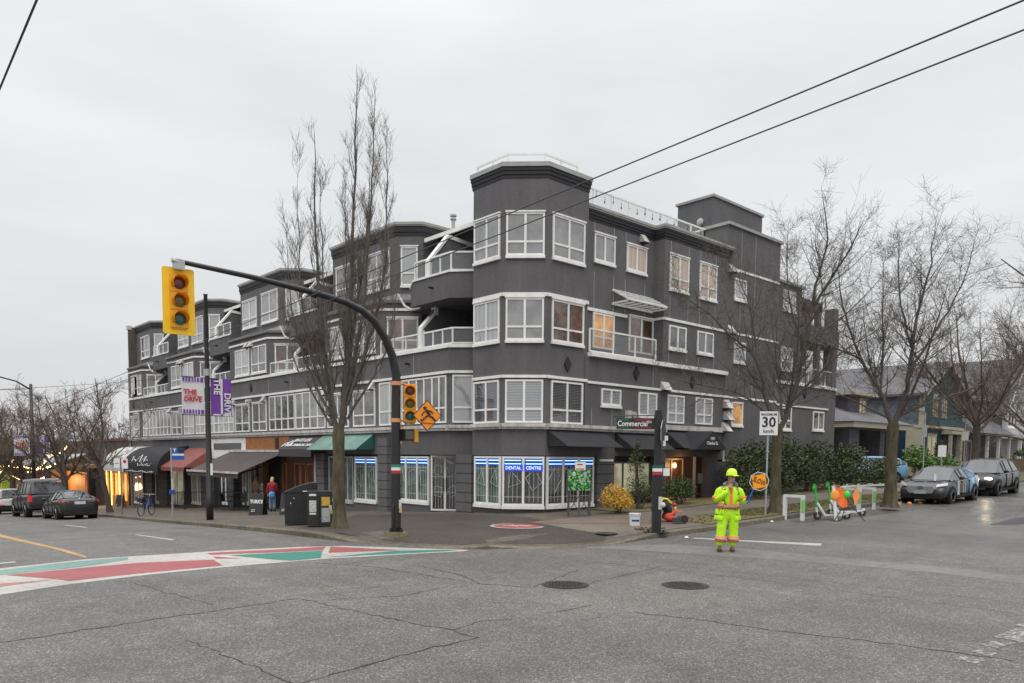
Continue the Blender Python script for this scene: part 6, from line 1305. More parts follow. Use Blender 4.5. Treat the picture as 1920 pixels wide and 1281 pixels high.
neon_y = mat('hi_vis_yellow', (.50, .86, .02), .7, var=.16, sc=7, emit=(.40, .75, .0), es=.06, bump=.9, bsc=6, dirt=.12); neon_o = mat('hi_vis_orange', (.85, .20, .04), .6, var=.1); refl = mat('reflective_grey', (.42, .34, .33), .4)
fc = G(1364, 1034); F_ = thing('person', 'road worker in yellow-green hi-vis suit and helmet holding a SLOW paddle, standing in the road', 'person', fc, R(-45 - 8))
# body under the clothes
BV = [(0, .02, .95, .15, .12), (0, .02, 1.15, .14, .11), (.0, .01, 1.38, .17, .12), (.02, -.0, 1.53, .06), (.035, -.02, 1.60, .055), (.045, -.03, 1.68, .078, .088), (.045, -.02, 1.77, .082, .092),
      (-.20, .02, 1.44, .07), (-.27, .0, 1.17, .05), (-.03, -.22, 1.43, .036), (.24, .03, 1.44, .07), (.31, .0, 1.17, .05), (.37, -.20, 1.22, .036),
      (-.11, .02, .88, .10), (-.15, .0, .50, .07), (-.17, .02, .10, .05), (.11, .02, .88, .10), (.11, .03, .50, .07), (.10, .05, .10, .05)]
skin('body', BV, [(0, 1), (1, 2), (2, 3), (3, 4), (4, 5), (5, 6), (2, 7), (7, 8), (8, 9), (2, 10), (10, 11), (11, 12), (0, 13), (13, 14), (14, 15), (0, 16), (16, 17), (17, 18)], skin_m, F_)
head(F_, (.045, -.03, 1.70), R(22), None, 1.0, hair_g)
skin('trousers', [(0, .02, 1.02, .20, .15), (0, .02, .90, .21, .16), (-.12, .02, .82, .125, .13), (-.15, .0, .50, .115, .11), (-.18, .02, .09, .10, .10), (.12, .02, .82, .125, .13), (.13, .03, .50, .115, .11), (.10, .05, .09, .10, .10)], [(0, 1), (1, 2), (2, 3), (3, 4), (1, 5), (5, 6), (6, 7)], neon_y, F_)
for o_ in [x for x in F_.children if x.name.startswith('trousers')]: crease(o_, .045)
for a, b in ((-.175, .012), (.105, .045)):
    for r_, z0, z1, m_ in ((.128, .22, .36, neon_o), (.132, .26, .32, refl)): mb = MB(); mb.tube([(a + .012, b, z0), (a + .02, b, z1)], r_, 14); mb.build('trouser_band', m_, F_, True)
def ering(cx, cy, rx, ry, z, n=20, a0=0, a1=360): return [(cx + rx * math.cos(R(a0 + (a1 - a0) * i / n)), cy + ry * math.sin(R(a0 + (a1 - a0) * i / n)), z) for i in range(n + 1)]
def coat(levels, m_, nm, a0, a1, fold=0):
    mb = MB(); prev = None
    for (cx, cy, rx, ry, z) in levels:
        r_ = ering(cx, cy, rx, ry, z, 26, a0, a1)
        if fold: r_ = [(x + fold * .02 * math.sin(i * 1.7 + z * 9), y + fold * .02 * math.cos(i * 1.3 + z * 7), z2) for i, (x, y, z2) in enumerate(r_)]
        if prev:
            for i in range(26): mb.quad(prev[i], prev[i + 1], r_[i + 1], r_[i]); 
        prev = r_
    o = mb.build(nm, m_, F_, True); md = o.modifiers.new('t', 'SOLIDIFY'); md.thickness = .02
    if nm == 'jacket': crease(o, .05, 2)
    return o
LV = [(-.03, .02, .30, .21, .72), (-.02, .02, .28, .20, .85), (-.01, .02, .25, .19, 1.0), (0, .02, .235, .18, 1.18), (.01, .02, .24, .175, 1.33), (.015, .02, .22, .15, 1.44), (.02, .01, .13, .11, 1.52)]
coat(LV, neon_y, 'jacket', -58, 245, 1)
skin('jacket_sleeves', [(-.14, .02, 1.42, .10), (-.22, .02, 1.42, .095), (-.30, .0, 1.17, .085), (-.13, -.17, 1.32, .068), (-.04, -.22, 1.42, .052)], [(0, 1), (1, 2), (2, 3), (3, 4)], neon_y, F_)
skin('jacket_sleeves', [(.17, .02, 1.42, .10), (.25, .02, 1.41, .09), (.33, .0, 1.15, .075), (.36, -.14, 1.20, .06), (.37, -.18, 1.22, .05)], [(0, 1), (1, 2), (2, 3), (3, 4)], neon_y, F_)
for o_ in [x for x in F_.children if x.name.startswith('jacket_sleeves')]: crease(o_, .03)
for r_, z0, z1, m_ in ((1.03, 1.00, 1.13, neon_o), (1.045, 1.04, 1.09, refl)): coat([(-.008, .02, .25 * r_, .19 * r_, z0), (-.004, .02, .243 * r_, .186 * r_, z1)], m_, 'jacket_band', -50, 238)
mb = MB(); mb.ell((.03, -.125, 1.28), (.15, .05, .24), 14, 9); mb.build('bib', neon_y, F_, True)
mb = MB(); mb.loft([(-.0, -.185, 1.08), (.07, -.185, 1.08), (.07, -.17, 1.08), (0, -.17, 1.08)], [(.0, -.165, 1.48), (.06, -.165, 1.48), (.06, -.15, 1.48), (.0, -.15, 1.48)]); mb.box(-.13, .17, -.182, -.165, 1.03, 1.09); mb.build('bib_stripe', neon_o, F_); mb = MB(); mb.box(-.13, .17, -.186, -.17, 1.045, 1.075); mb.build('bib_band', refl, F_)
mb = MB(); mb.tube([(-.10, -.05, 1.50), (-.095, .04, 1.55), (-.03, .11, 1.58), (.1, .11, 1.58), (.15, .04, 1.55), (.14, -.05, 1.5)], .05, 8); mb.build('hood', mat('hood_grey', (.16, .16, .14), .9), F_, True)
for p in ([(-.33, .0, 1.19), (-.24, -.07, 1.17)], ): mb = MB(); mb.tube([(-.285, .01, 1.27), (-.30, .0, 1.19)], .088, 12); mb.tube([(.31, .01, 1.27), (.33, 0, 1.20)], .087, 12); mb.build('sleeve_band', neon_o, F_, True)
mb = MB(); c_ = Vector((.045, -.02, 1.765)); nn = 18; R0 = [(1.0, 0), (.98, .05), (.9, .09), (.7, .13), (.4, .152), (.05, .16)]; prev = None
for s_, z in R0:
    r_ = [(c_.x + .125 * s_ * math.cos(R(20 * i)), c_.y + .145 * s_ * math.sin(R(20 * i)), c_.z + z) for i in range(nn)]
    if prev: [mb.quad(prev[i], prev[(i + 1) % nn], r_[(i + 1) % nn], r_[i]) for i in range(nn)]
    prev = r_
mb.add(prev, [tuple(range(nn))]); mb.tube([(c_.x, c_.y, c_.z - .008), (c_.x, c_.y, c_.z + .006)], .133, 20); mb.loft([(c_.x - .02, c_.y - .10, c_.z - .0), (c_.x + .12, c_.y - .06, c_.z), (c_.x + .15, c_.y - .13, c_.z - .02), (c_.x + .04, c_.y - .19, c_.z - .02)], [(c_.x - .02, c_.y - .10, c_.z + .015), (c_.x + .12, c_.y - .06, c_.z + .015), (c_.x + .15, c_.y - .13, c_.z - .005), (c_.x + .04, c_.y - .19, c_.z - .005)]); mb.build('helmet', mat('helmet_lime', (.60, .90, .02), .3, emit=(.4, .7, 0), es=.08, coat=.5), F_, True)
hand(F_, (-.02, -.225, 1.45), (.35, .25, .9), (.4, .9, 0), -1, skin_m, .6); hand(F_, (.375, -.20, 1.225), (.35, -.5, .3), (-.2, .4, .8), 1, mat('glove_dark', (.04, .045, .05), .8), 1.1)
for x, y, rz_ in ((-.185, -.03, 0), (.10, .0, .3)): mb = MB(); mb.ell((x, y - .05, .055), (.055, .15, .058), 12, 8); mb.box(x - .05, x + .05, y - .18, y + .08, 0, .025); mb.build('boot', mat('boot_brown', (.10, .045, .03), .7), F_, True)
mb = MB(); mb.tube([(.05, -.135, 1.655), (.085, -.2, 1.67)], .006, 5); mb.build('cigarette', sign_w, F_)
P_ = thing('slow_paddle', 'orange SLOW paddle with blue handle held by the road worker', 'traffic paddle', fc, R(-45 - 8))
mb = MB(); mb.tube([(.37, -.26, 1.12), (.50, -.28, 1.46)], .017, 8); mb.build('handle', mat('paddle_blue', (.01, .10, .42), .4), P_)
cx, cz, rr = .62, 1.64, .205; tl = R(-12)
def pq(x, z, y=-.29): return (cx + x * math.cos(tl) + z * math.sin(tl) * 1, y, cz - x * math.sin(tl) * -1 * -1 + z * math.cos(tl)) if 0 else (cx + x * math.cos(tl) - z * math.sin(tl), y, cz + x * math.sin(tl) + z * math.cos(tl))
o8 = [pq(rr * math.cos(R(22.5 + 45 * i)), rr * math.sin(R(22.5 + 45 * i))) for i in range(8)]
mb = MB(); mb.loft(o8, [(a, b + .012, c2) for a, b, c2 in o8]); pb_ = mb.build('paddle_board', mat('paddle_dark', (.10, .03, .02), .5), P_)
mb = MB(); o8b = [pq(rr * 1.03 * math.cos(R(22.5 + 45 * i)), rr * 1.03 * math.sin(R(22.5 + 45 * i)), -.284) for i in range(8)]; mb.tube(o8b + [o8b[0]], .008, 5); mb.build('rim', sign_w, pb_)
mb = MB(); s4 = [pq(rr * 1.02 * math.cos(R(45 + 90 * i + 24)), rr * 1.02 * math.sin(R(45 + 90 * i + 24)), -.294) for i in range(4)]; mb.loft(s4, [(a, b + .003, c2) for a, b, c2 in s4]); mb.build('orange_face', mat('slow_orange', (.95, .36, .01), .5, var=.04), pb_)
t2 = R(-24); text('SLOW', .16, pq(0, 0, -.302), (math.cos(t2), 0, math.sin(t2)), (-math.sin(t2), 0, math.cos(t2)), mat('slow_brown', (.12, .03, .02), .6), pb_, bold=.012, sx=.66)
# kneeling worker
kc = G(1245, 979, .13); K_ = thing('person', 'kneeling worker in dark jacket and red-orange trousers bent over behind the corner post', 'person', kc, R(-45))
jk = mat('jacket_navy', (.018, .02, .035), .8, var=.2)
skin('body', [(.25, .1, .30, .16, .15), (.10, .05, .52, .18, .15), (-.08, .0, .62, .17, .13), (-.2, -.08, .58, .07), (-.28, -.12, .50, .085), (-.33, -.14, .44, .08), (-.10, -.2, .52, .06), (-.25, -.25, .30, .05), (-.32, -.28, .10, .04), (-.16, .18, .5, .06), (-.3, .15, .3, .05), (-.34, .1, .1, .04), (.05, -.12, .14, .09), (.42, -.10, .07, .06), (.05, .22, .14, .09), (.42, .25, .07, .06)], [(0, 1), (1, 2), (2, 3), (3, 4), (4, 5), (2, 6), (6, 7), (7, 8), (2, 9), (9, 10), (10, 11), (0, 12), (12, 13), (0, 14), (14, 15)], jk, K_)
skin('trousers', [(.28, .1, .36, .17, .16), (.25, .05, .25, .17, .16), (.05, -.12, .13, .11), (.40, -.12, .09, .085), (.05, .24, .13, .11), (.40, .26, .09, .085)], [(0, 1), (1, 2), (2, 3), (1, 4), (4, 5)], mat('trouser_red', (.55, .06, .03), .75, var=.2, bump=.4), K_)
for y in (-.13, .13): mb = MB(); mb.tube([(-.14, y, .56), (-.06, y - .02, .72), (.08, y, .70), (.2, y, .58)], .025, 6); mb.build('yellow_strap', mat('strap_yellow', (.7, .6, .05), .6), K_)
mb = MB(); mb.ell((.31, .05, .52), (.07, .08, .06)); mb.build('red_hood', mat('hood_red', (.45, .03, .04), .7), K_, True); mb = MB(); mb.ell((.33, .0, .40), (.05, .1, .07)); mb.build('reflective_patch', mat('patch_gold', (.6, .42, .12), .5, var=.3, sc=20), K_)
hand(K_, (-.32, -.28, .10), (-.5, -.2, -.6), (-.3, 0, -.8), 1, skin_m); 
for y in (-.12, .26): mb = MB(); mb.ell((.55, y, .1), (.12, .06, .09)); mb.build('boot', black_s, K_, True)
mb = MB(); mb.ell((-.35, -.16, .44), (.09, .09, .08), 12, 8); mb.build('hair', mat('hair_dark', (.03, .02, .015), .8), K_, True)
c = G(1275, 982, .14); T = thing('power_saw', 'black and orange cut-off saw lying on the walkway by the kneeling worker', 'power tool', c, R(-45))
mb = MB(); mb.tube([(.12, -.03, .13), (.12, .03, .13)], .12, 20); mb.build('saw_disc', black_s, T); mb = MB(); mb.box(-.22, .02, -.08, .08, .03, .18); mb.build('motor_body', mat('tool_dark', (.05, .05, .05), .5), T); mb = MB(); mb.tube([(-.28, 0, .24), (-.15, 0, .38), (.05, 0, .36), (.1, 0, .2)], .02, 6); mb.build('handle', mat('tool_orange', (.7, .16, .03), .5), T)
c = G(1215, 992, .14); mb = MB(); random.seed(9)
for i in range(40): x, y = random.uniform(-.5, .5), random.uniform(-.25, .25); mb.ell((x, y, .02), (random.uniform(.02, .06), .03, .025), 6, 4)
o = mb.build('rubble', mat('rubble_brown', (.14, .07, .04), .9, var=.4), None); o.location = c; stuff(o, 'loose brown rubble and sand by the kneeling worker', 'rubble')
# couple outside the cafe
pc_ = G(481, 956, .13); T = thing('person', 'grey-haired man in beige jacket standing in the cafe doorway', 'person', pc_, R(-60)); bg_ = mat('coat_beige', (.22, .19, .15), .8, var=.15)
skin('body', [(0, 0, .95, .16, .13), (0, 0, 1.2, .17, .14), (0, -.02, 1.42, .17, .12), (.02, -.05, 1.54, .055), (.04, -.09, 1.63, .08, .09), (.04, -.09, 1.69, .08, .09), (-.2, -.02, 1.38, .065), (-.22, -.05, 1.12, .055), (-.02, -.22, 1.1, .045), (.2, -.02, 1.38, .065), (.22, -.08, 1.12, .055), (.06, -.25, 1.08, .045), (-.1, 0, .5, .08), (-.1, 0, .08, .06), (.1, 0, .5, .08), (.1, 0, .08, .06)], [(0, 1), (1, 2), (2, 3), (3, 4), (4, 5), (2, 6), (6, 7), (7, 8), (2, 9), (9, 10), (10, 11), (0, 12), (12, 13), (0, 14), (14, 15)], skin_m, T)
skin('jacket', [(0, 0, .86, .19, .15), (0, 0, 1.2, .19, .155), (0, -.02, 1.42, .18, .135), (0, -.03, 1.5, .1), (-.2, -.02, 1.38, .08), (-.23, -.05, 1.12, .072), (-.06, -.2, 1.1, .06), (.2, -.02, 1.38, .08), (.23, -.08, 1.12, .072), (.1, -.23, 1.08, .06)], [(0, 1), (1, 2), (2, 3), (2, 4), (4, 5), (5, 6), (2, 7), (7, 8), (8, 9)], bg_, T)
skin('trousers', [(0, 0, .95, .17, .14), (-.1, 0, .5, .10), (-.1, 0, .08, .085), (.1, 0, .5, .10), (.1, 0, .08, .085)], [(0, 1), (1, 2), (0, 3), (3, 4)], mat('trouser_dark', (.03, .03, .035), .8), T); head(T, (.04, -.09, 1.66), R(30), hair_g); hand(T, (-.02, -.23, 1.1), (.9, -.3, 0), (0, 0, 1), 1); hand(T, (.06, -.26, 1.08), (-.9, -.2, .1), (0, 0, 1), 1)
for x in (-.1, .1): mb = MB(); mb.ell((x, -.06, .05), (.05, .13, .05)); mb.build('shoe', black_s, T, True)
pc_ = G(511, 959, .13); T = thing('person', 'blonde woman in red coat and pale jeans seen from behind outside the cafe', 'person', pc_, R(130)); rc = mat('coat_red', (.26, .01, .02), .8, var=.2)
skin('body', [(0, 0, .9, .15, .13), (0, 0, 1.15, .14, .12), (0, 0, 1.33, .15, .11), (0, -.03, 1.43, .05), (0, -.05, 1.52, .075, .085), (0, -.05, 1.57, .075, .085), (-.18, 0, 1.3, .06), (-.2, -.05, 1.05, .05), (-.1, -.24, 1.05, .04), (.18, 0, 1.3, .06), (.22, .02, 1.05, .05), (.24, -.02, .82, .04), (-.09, 0, .5, .075), (-.09, 0, .08, .055), (.09, 0, .5, .075), (.09, 0, .08, .055)], [(0, 1), (1, 2), (2, 3), (3, 4), (4, 5), (2, 6), (6, 7), (7, 8), (2, 9), (9, 10), (10, 11), (0, 12), (12, 13), (0, 14), (14, 15)], skin_m, T)
skin('coat', [(0, 0, .68, .20, .17), (0, 0, 1.0, .185, .16), (0, 0, 1.33, .165, .13), (0, 0, 1.42, .08), (-.18, 0, 1.3, .078), (-.21, -.05, 1.05, .068), (-.13, -.2, 1.05, .058), (.18, 0, 1.3, .078), (.23, .02, 1.05, .068), (.24, -.01, .86, .058)], [(0, 1), (1, 2), (2, 3), (2, 4), (4, 5), (5, 6), (2, 7), (7, 8), (8, 9)], rc, T)
skin('jeans', [(0, 0, .85, .15, .13), (-.09, 0, .5, .095), (-.09, 0, .09, .08), (.09, 0, .5, .095), (.09, 0, .09, .08)], [(0, 1), (1, 2), (0, 3), (3, 4)], mat('jeans_pale', (.18, .23, .33), .8, var=.15), T); head(T, (0, -.05, 1.545), 0, mat('hair_blonde', (.55, .38, .2), .7), .97); mb = MB(); mb.ell((0, .03, 1.48), (.085, .06, .11)); mb.build('hair', mat('hair_blonde', (0, 0, 0)), T, True)
hand(T, (-.1, -.25, 1.05), (.3, -.8, 0), (0, 0, 1), 1); hand(T, (.24, -.03, .82), (0, -.2, -1), (0, -1, 0), 1)
for x in (-.09, .09): mb = MB(); mb.ell((x, -.05, .045), (.045, .12, .045)); mb.build('shoe', black_s, T, True)
bg2 = thing('shoulder_bag', 'bright blue and navy bag carried by the woman in red', 'bag', pc_ + Vector((-.12, -.22, .62))); mb = MB(); mb.ell((0, 0, .16), (.17, .12, .20), 12, 9); mb.build('bag_body', mat('bag_blue', (.05, .26, .55), .6, var=.5, sc=12), bg2, True); mb = MB(); mb.tube([(-.05, 0, .33), (0, .02, .62), (.05, 0, .33)], .012, 5); mb.build('bag_strap', mat('strap_navy', (.01, .02, .12), .7), bg2)

# ================================================================== TREES
def tree_mesh(seed, H, r0, fork, spread, kind, limbs=6, lv=(7, 7, 5), lean=(0, 0), twig=.0045):
    rd = random.Random(seed); tr = MB(); br = MB()
    up = Vector((0, 0, 1))
    def grow(mb, p, d, ln, r, lvl, trop, jit):
        n = (9, 8, 6, 4, 3)[min(lvl, 4)]; pts = [p.copy()]; dirs = []; q = p.copy(); dd = d.normalized(); rs = [r]
        for i in range(n):
            dd = (dd + up * trop + Vector((rd.gauss(0, jit), rd.gauss(0, jit), rd.gauss(0, jit * .7)))).normalized(); q = q + dd * ln / n; pts.append(q.copy()); dirs.append(dd.copy())
            rs.append(max(twig * .6, r * (1 - .80 * (i + 1) / n)))
        mb.tube(pts, rs, (9, 6, 4, 3, 3)[min(lvl, 4)], 0, False); return pts, dirs, rs
    # trunk
    tp = [Vector((0, 0, -.05))]; n = 7
    for i in range(1, n + 1): t_ = i / n; tp.append(Vector((lean[0] * t_ + rd.gauss(0, r0 * .12), lean[1] * t_ + rd.gauss(0, r0 * .12), fork * t_)))
    tr.tube(tp, [r0 * 1.35] + [r0 * (1.02 - .22 * i / n) for i in range(1, n + 1)], 12, 0, False)
    top = tp[-1]
    for k in range(limbs):
        az = 2 * math.pi * (k + rd.random() * .5) / limbs; hk = fork * rd.uniform(.80, 1.0) if k else fork; base = Vector((lean[0] * hk / fork, lean[1] * hk / fork, hk - .05))
        if kind == 'columnar': tilt = rd.uniform(.16, .50) if k > 1 else .1 + .12 * k; ln = (H - fork) * (rd.uniform(.45, .86) if k > 1 else .97 - .13 * k); trop, jit = .17, .05
        elif kind == 'vase': tilt = rd.uniform(.45, 1.15) if k else .12; ln = (H - fork) * rd.uniform(.6, .9) * (1 if k else 1.05); trop, jit = .085, .10
        else: tilt = rd.uniform(.5, 1.15) if k else .1; ln = (H - fork) * rd.uniform(.7, .95); trop, jit = .05, .12
        d = Vector((math.cos(az) * math.sin(tilt) * spread, math.sin(az) * math.sin(tilt) * spread, math.cos(tilt)))
        rl = r0 * (rd.uniform(.50, .62) if k < 2 else rd.uniform(.24, .40))
        pts, dirs, rs = grow(br, base, d, ln, rl, 1, trop, jit)
        for j in range(lv[0]):
            f = rd.uniform(.10, .97); i = min(len(dirs) - 1, int(f * len(dirs))); p = pts[i].lerp(pts[i + 1], rd.random()); a2 = rd.uniform(0, 6.28); o_ = dirs[i].orthogonal().normalized(); o_.rotate(Matrix.Rotation(a2, 3, dirs[i]))
            ang = rd.uniform(.3, .55) if kind == 'columnar' else rd.uniform(.5, 1.1); d2 = dirs[i] * math.cos(ang) + o_ * math.sin(ang); l2 = ln * (rd.uniform(.25, .52) * (1.2 - f * .65))
            if kind == 'columnar': l2 *= .8
            p2, dr2, rs2 = grow(br, p, d2, l2, max(twig * 1.8, rs[i] * .5), 2, trop * 1.2, jit)
            for j2 in range(lv[1]):
                i2 = rd.randrange(len(dr2)); q = p2[i2].lerp(p2[i2 + 1], rd.random()); o2 = dr2[i2].orthogonal().normalized(); o2.rotate(Matrix.Rotation(rd.uniform(0, 6.28), 3, dr2[i2])); an = rd.uniform(.4, 1.0) * (.6 if kind == 'columnar' else 1)
                d3 = dr2[i2] * math.cos(an) + o2 * math.sin(an); l3 = l2 * rd.uniform(.25, .5) if kind != 'columnar' else rd.uniform(.35, .9)
                p3, dr3, rs3 = grow(br, q, d3, l3, max(twig, rs2[i2] * .5), 3, trop, jit * 1.3)
                for j3 in range(lv[2]):
                    i3 = rd.randrange(len(dr3)); q3 = p3[i3 + 1]; o3 = dr3[i3].orthogonal().normalized(); o3.rotate(Matrix.Rotation(rd.uniform(0, 6.28), 3, dr3[i3])); d4 = dr3[i3] * .7 + o3 * .7
                    grow(br, q3, d4, rd.uniform(.15, .55) * (1 if kind != 'columnar' else .55), twig * .85, 4, trop, jit)
    return tr, br
bark_moss = mat('mossy_bark', (.072, .056, .038), .95, var=.5, sc=6, bump=1, bsc=16, stretch=(1, 1, .3), dirt=.35, col2=(.105, .092, .05)); bark = mat('bark', (.075, .062, .052), .95, var=.35, sc=8, bump=.8, bsc=30, stretch=(1, 1, .4)); twig_m = mat('twigs', (.098, .080, .066), .9, var=.25, sc=3); twig_b = mat('twigs_brown', (.115, .085, .066), .9, var=.3, sc=2)
def tree(name, lb, loc, rz, grp, tm, bm_, *a, **k):
    T = thing(name, lb, 'tree', loc, rz, grp); t_, b_ = tree_mesh(*a, **k); t_.build('trunk', tm, T, True); b_.build('crown', bm_, T); return T
def columnar(T, stems, tm, bm_, seed, fork=2.75, r0=.165, ang=(.3, .65), sl=(.45, 1.9), trop=.22, jit=.06, dens=5.2, tl=(.12, .38), tw=1.0):
    rd = random.Random(seed); up = Vector((0, 0, 1)); br = MB(); tr = MB(); sm = MB()
    q0 = fork / 2.75; tr.tube([(0, 0, -.05), (.01, 0, .25), (.01, 0, .7), (-.02, .0, 1.3 * q0), (.0, .02, 2.1 * q0), (.0, 0, fork), (.02, 0, fork + .3)], [r0 * k for k in (1.75, 1.22, 1.05, 1, .97, 1.06, .7)], 14, 0, False)
    def shoot(p, d, ln, r, lvl):
        n = (7, 5, 4)[lvl]; pts = [p.copy()]; dd = d.normalized(); rs = [r]
        for i in range(n):
            dd = (dd + up * (trop if lvl < 2 else trop * .5) + Vector((rd.gauss(0, jit), rd.gauss(0, jit), rd.gauss(0, jit)))).normalized(); p = p + dd * ln / n; pts.append(p.copy()); rs.append(max(.0022 * tw, r * (1 - .82 * (i + 1) / n)))
        br.tube(pts, rs, (5, 4, 3)[lvl], 0, False)
        if lvl < 2:
            for k in range((9, 5)[lvl] if ln > .5 else 3):
                f = rd.uniform(.12, .95); i = min(n - 1, int(f * n)); q = pts[i].lerp(pts[i + 1], rd.random()); a = rd.uniform(0, 6.28); ax = (pts[i + 1] - pts[i]).normalized(); o_ = ax.orthogonal().normalized(); o_.rotate(Matrix.Rotation(a, 3, ax)); an = rd.uniform(ang[0] + .05, ang[1] + .1)
                shoot(q, ax * math.cos(an) + o_ * math.sin(an), ln * rd.uniform(.25, .55) if lvl == 0 else rd.uniform(*tl), max(.0035 * tw, rs[i] * .5), lvl + 1)
    for (r, pts) in stems:
        P = [Vector(p) for p in pts]; Q = []
        for i in range(len(P) - 1):
            m = 5
            for j in range(m): t_ = j / m; a0 = P[max(i - 1, 0)]; a3 = P[min(i + 2, len(P) - 1)]; Q.append(.5 * (2 * P[i] + (P[i + 1] - a0) * t_ + (2 * a0 - 5 * P[i] + 4 * P[i + 1] - a3) * t_ ** 2 + (3 * P[i] - a0 - 3 * P[i + 1] + a3) * t_ ** 3) + Vector((rd.gauss(0, .02), rd.gauss(0, .02), 0)))
        Q.append(P[-1]); N_ = len(Q); rs = [max(.004, r * .92 * (1 - i / (N_ - 1)) ** .8) for i in range(N_)]; sm.tube(Q, rs, 8, 0, False)
        L_ = sum((Q[i + 1] - Q[i]).length for i in range(N_ - 1)); n = int(L_ * dens)
        for k in range(n):
            f = rd.uniform(.12, .97); i = min(N_ - 2, int(f * (N_ - 1))); q = Q[i].lerp(Q[i + 1], rd.random()); ax = (Q[i + 1] - Q[i]).normalized(); o_ = ax.orthogonal().normalized(); o_.rotate(Matrix.Rotation(rd.uniform(0, 6.28), 3, ax)); an = rd.uniform(*ang)
            shoot(q, ax * math.cos(an) + o_ * math.sin(an), rd.uniform(*sl) * (1.15 - f * .7), max(.005, min(.022, rs[i] * .42)), 0 if rd.random() < .75 else 1)
    tr.build('trunk', tm, T, True); br.build('crown', bm_, T); sm.build('limbs', mat('grey_limb_bark', (.105, .090, .074), .95, var=.35, sc=9, bump=.8, bsc=30), T, True)
c = G(636, 990, .13); T = thing('columnar_tree', 'tall narrow bare tree with upright branches beside the litter bins', 'tree', c, R(-45))
columnar(T, [(.115, [(0, 0, 2.6), (.22, .05, 4.2), (.38, .0, 6.5), (.5, 0, 9.5), (.58, .05, 13.2)]), (.10, [(0, 0, 2.6), (-.25, .05, 3.9), (-.5, .1, 6), (-.6, .05, 8.5), (-.62, 0, 11.6)]),
    (.07, [(.1, 0, 3.4), (.55, -.1, 5.0), (.85, -.1, 7.4), (1.0, 0, 10), (1.1, 0, 12.6)]), (.06, [(.15, .1, 3.6), (.7, .3, 5.1), (1.25, .25, 7.2), (1.35, .2, 9.4), (1.38, .2, 11.6)]),
    (.055, [(-.2, 0, 3.6), (-.75, -.1, 5.0), (-1.0, -.1, 7), (-1.08, 0, 10.1)]), (.05, [(-.2, -.1, 3.3), (-.95, .1, 4.9), (-1.35, .1, 6.4), (-1.45, .1, 8.6)]), (.055, [(.0, .2, 3.0), (.1, .5, 5.0), (.05, .7, 7.5), (.1, .7, 10.2)]),
    (.05, [(.0, -.2, 3.2), (-.1, -.5, 5), (-.2, -.7, 7.6), (-.25, -.7, 9.8)]), (.05, [(.3, -.2, 3.6), (.9, -.4, 5.2), (1.35, -.4, 6.8), (1.55, -.35, 9.0)]), (.045, [(.25, 0, 3.2), (1.0, .1, 4.5), (1.5, .1, 5.6), (1.7, .1, 7.2)]), (.04, [(-.2, 0, 3.0), (-.9, 0, 4.2), (-1.3, .1, 4.9), (-1.5, .1, 6.2)]), (.05, [(.1, .1, 3.8), (.35, .5, 6), (.7, .6, 8.5), (.8, .6, 11.0)])],
    bark_moss, mat('twigs_grey', (.135, .115, .096), .9, var=.25, sc=3), 4, dens=4.3); T.scale = (1, 1, .97)
if 0: tree('columnar_tree', 'tall narrow bare tree with upright branches beside the litter bins', c, R(40), None, bark_moss, mat('twigs_grey', (.085, .070, .056), .9, var=.25, sc=3), 11, 12.2, .185, 2.7, .8, 'columnar', limbs=16, lv=(10, 10, 6), lean=(-.05, 0), twig=.0042)
st = 'bare street trees on the side street'
SP = dict(ang=(.55, 1.15), sl=(.9, 2.9), trop=.09, jit=.10, dens=4.2, tl=(.2, .6), tw=1.2)
T = thing('street_tree', 'bare spreading tree behind the maximum 30 sign', 'tree', G(1453, 961, .15), R(-45), st)
columnar(T, [(.105, [(0, 0, 2.9), (.4, 0, 3.9), (.87, .1, 6.2), (1.05, .1, 7.8), (1.4, 0, 9.8), (1.15, 0, 11.6)]), (.06, [(1.0, .1, 7.4), (1.9, .2, 8.9), (2.7, .2, 10.7)]), (.095, [(0, 0, 2.9), (-.4, .0, 4.1), (-.8, 0, 5.6), (-1.6, .1, 6.4), (-2.6, .1, 7.4), (-3.8, .1, 8.2)]),
    (.05, [(-.7, 0, 5.3), (-1.0, .2, 7.4), (-1.6, .3, 9.2)]), (.05, [(-.2, -.1, 3.4), (-1.4, -.3, 4.3), (-3.1, -.4, 4.7), (-4.2, -.4, 5.1)]), (.055, [(.3, -.1, 3.9), (1.9, -.4, 5.8), (3.4, -.5, 6.7)]), (.06, [(.2, .2, 3.4), (.3, 1.4, 5.6), (.2, 2.3, 8.4)]), (.06, [(.2, -.2, 3.6), (.1, -1.4, 5.6), (-.2, -2.2, 8.2)]), (.05, [(.8, 0, 5.8), (.3, .3, 8), (.3, .5, 10.4)]), (.045, [(.9, 0, 6.2), (2.4, .4, 7.4), (3.6, .5, 8.8)])],
    bark_moss, twig_m, 14, fork=2.95, r0=.17, **SP); T.scale = (1, 1, .92)
T = thing('street_tree', 'bare spreading tree with mossy forked trunk behind the far hoop racks', 'tree', G(1668, 949, .15), R(-45), st)
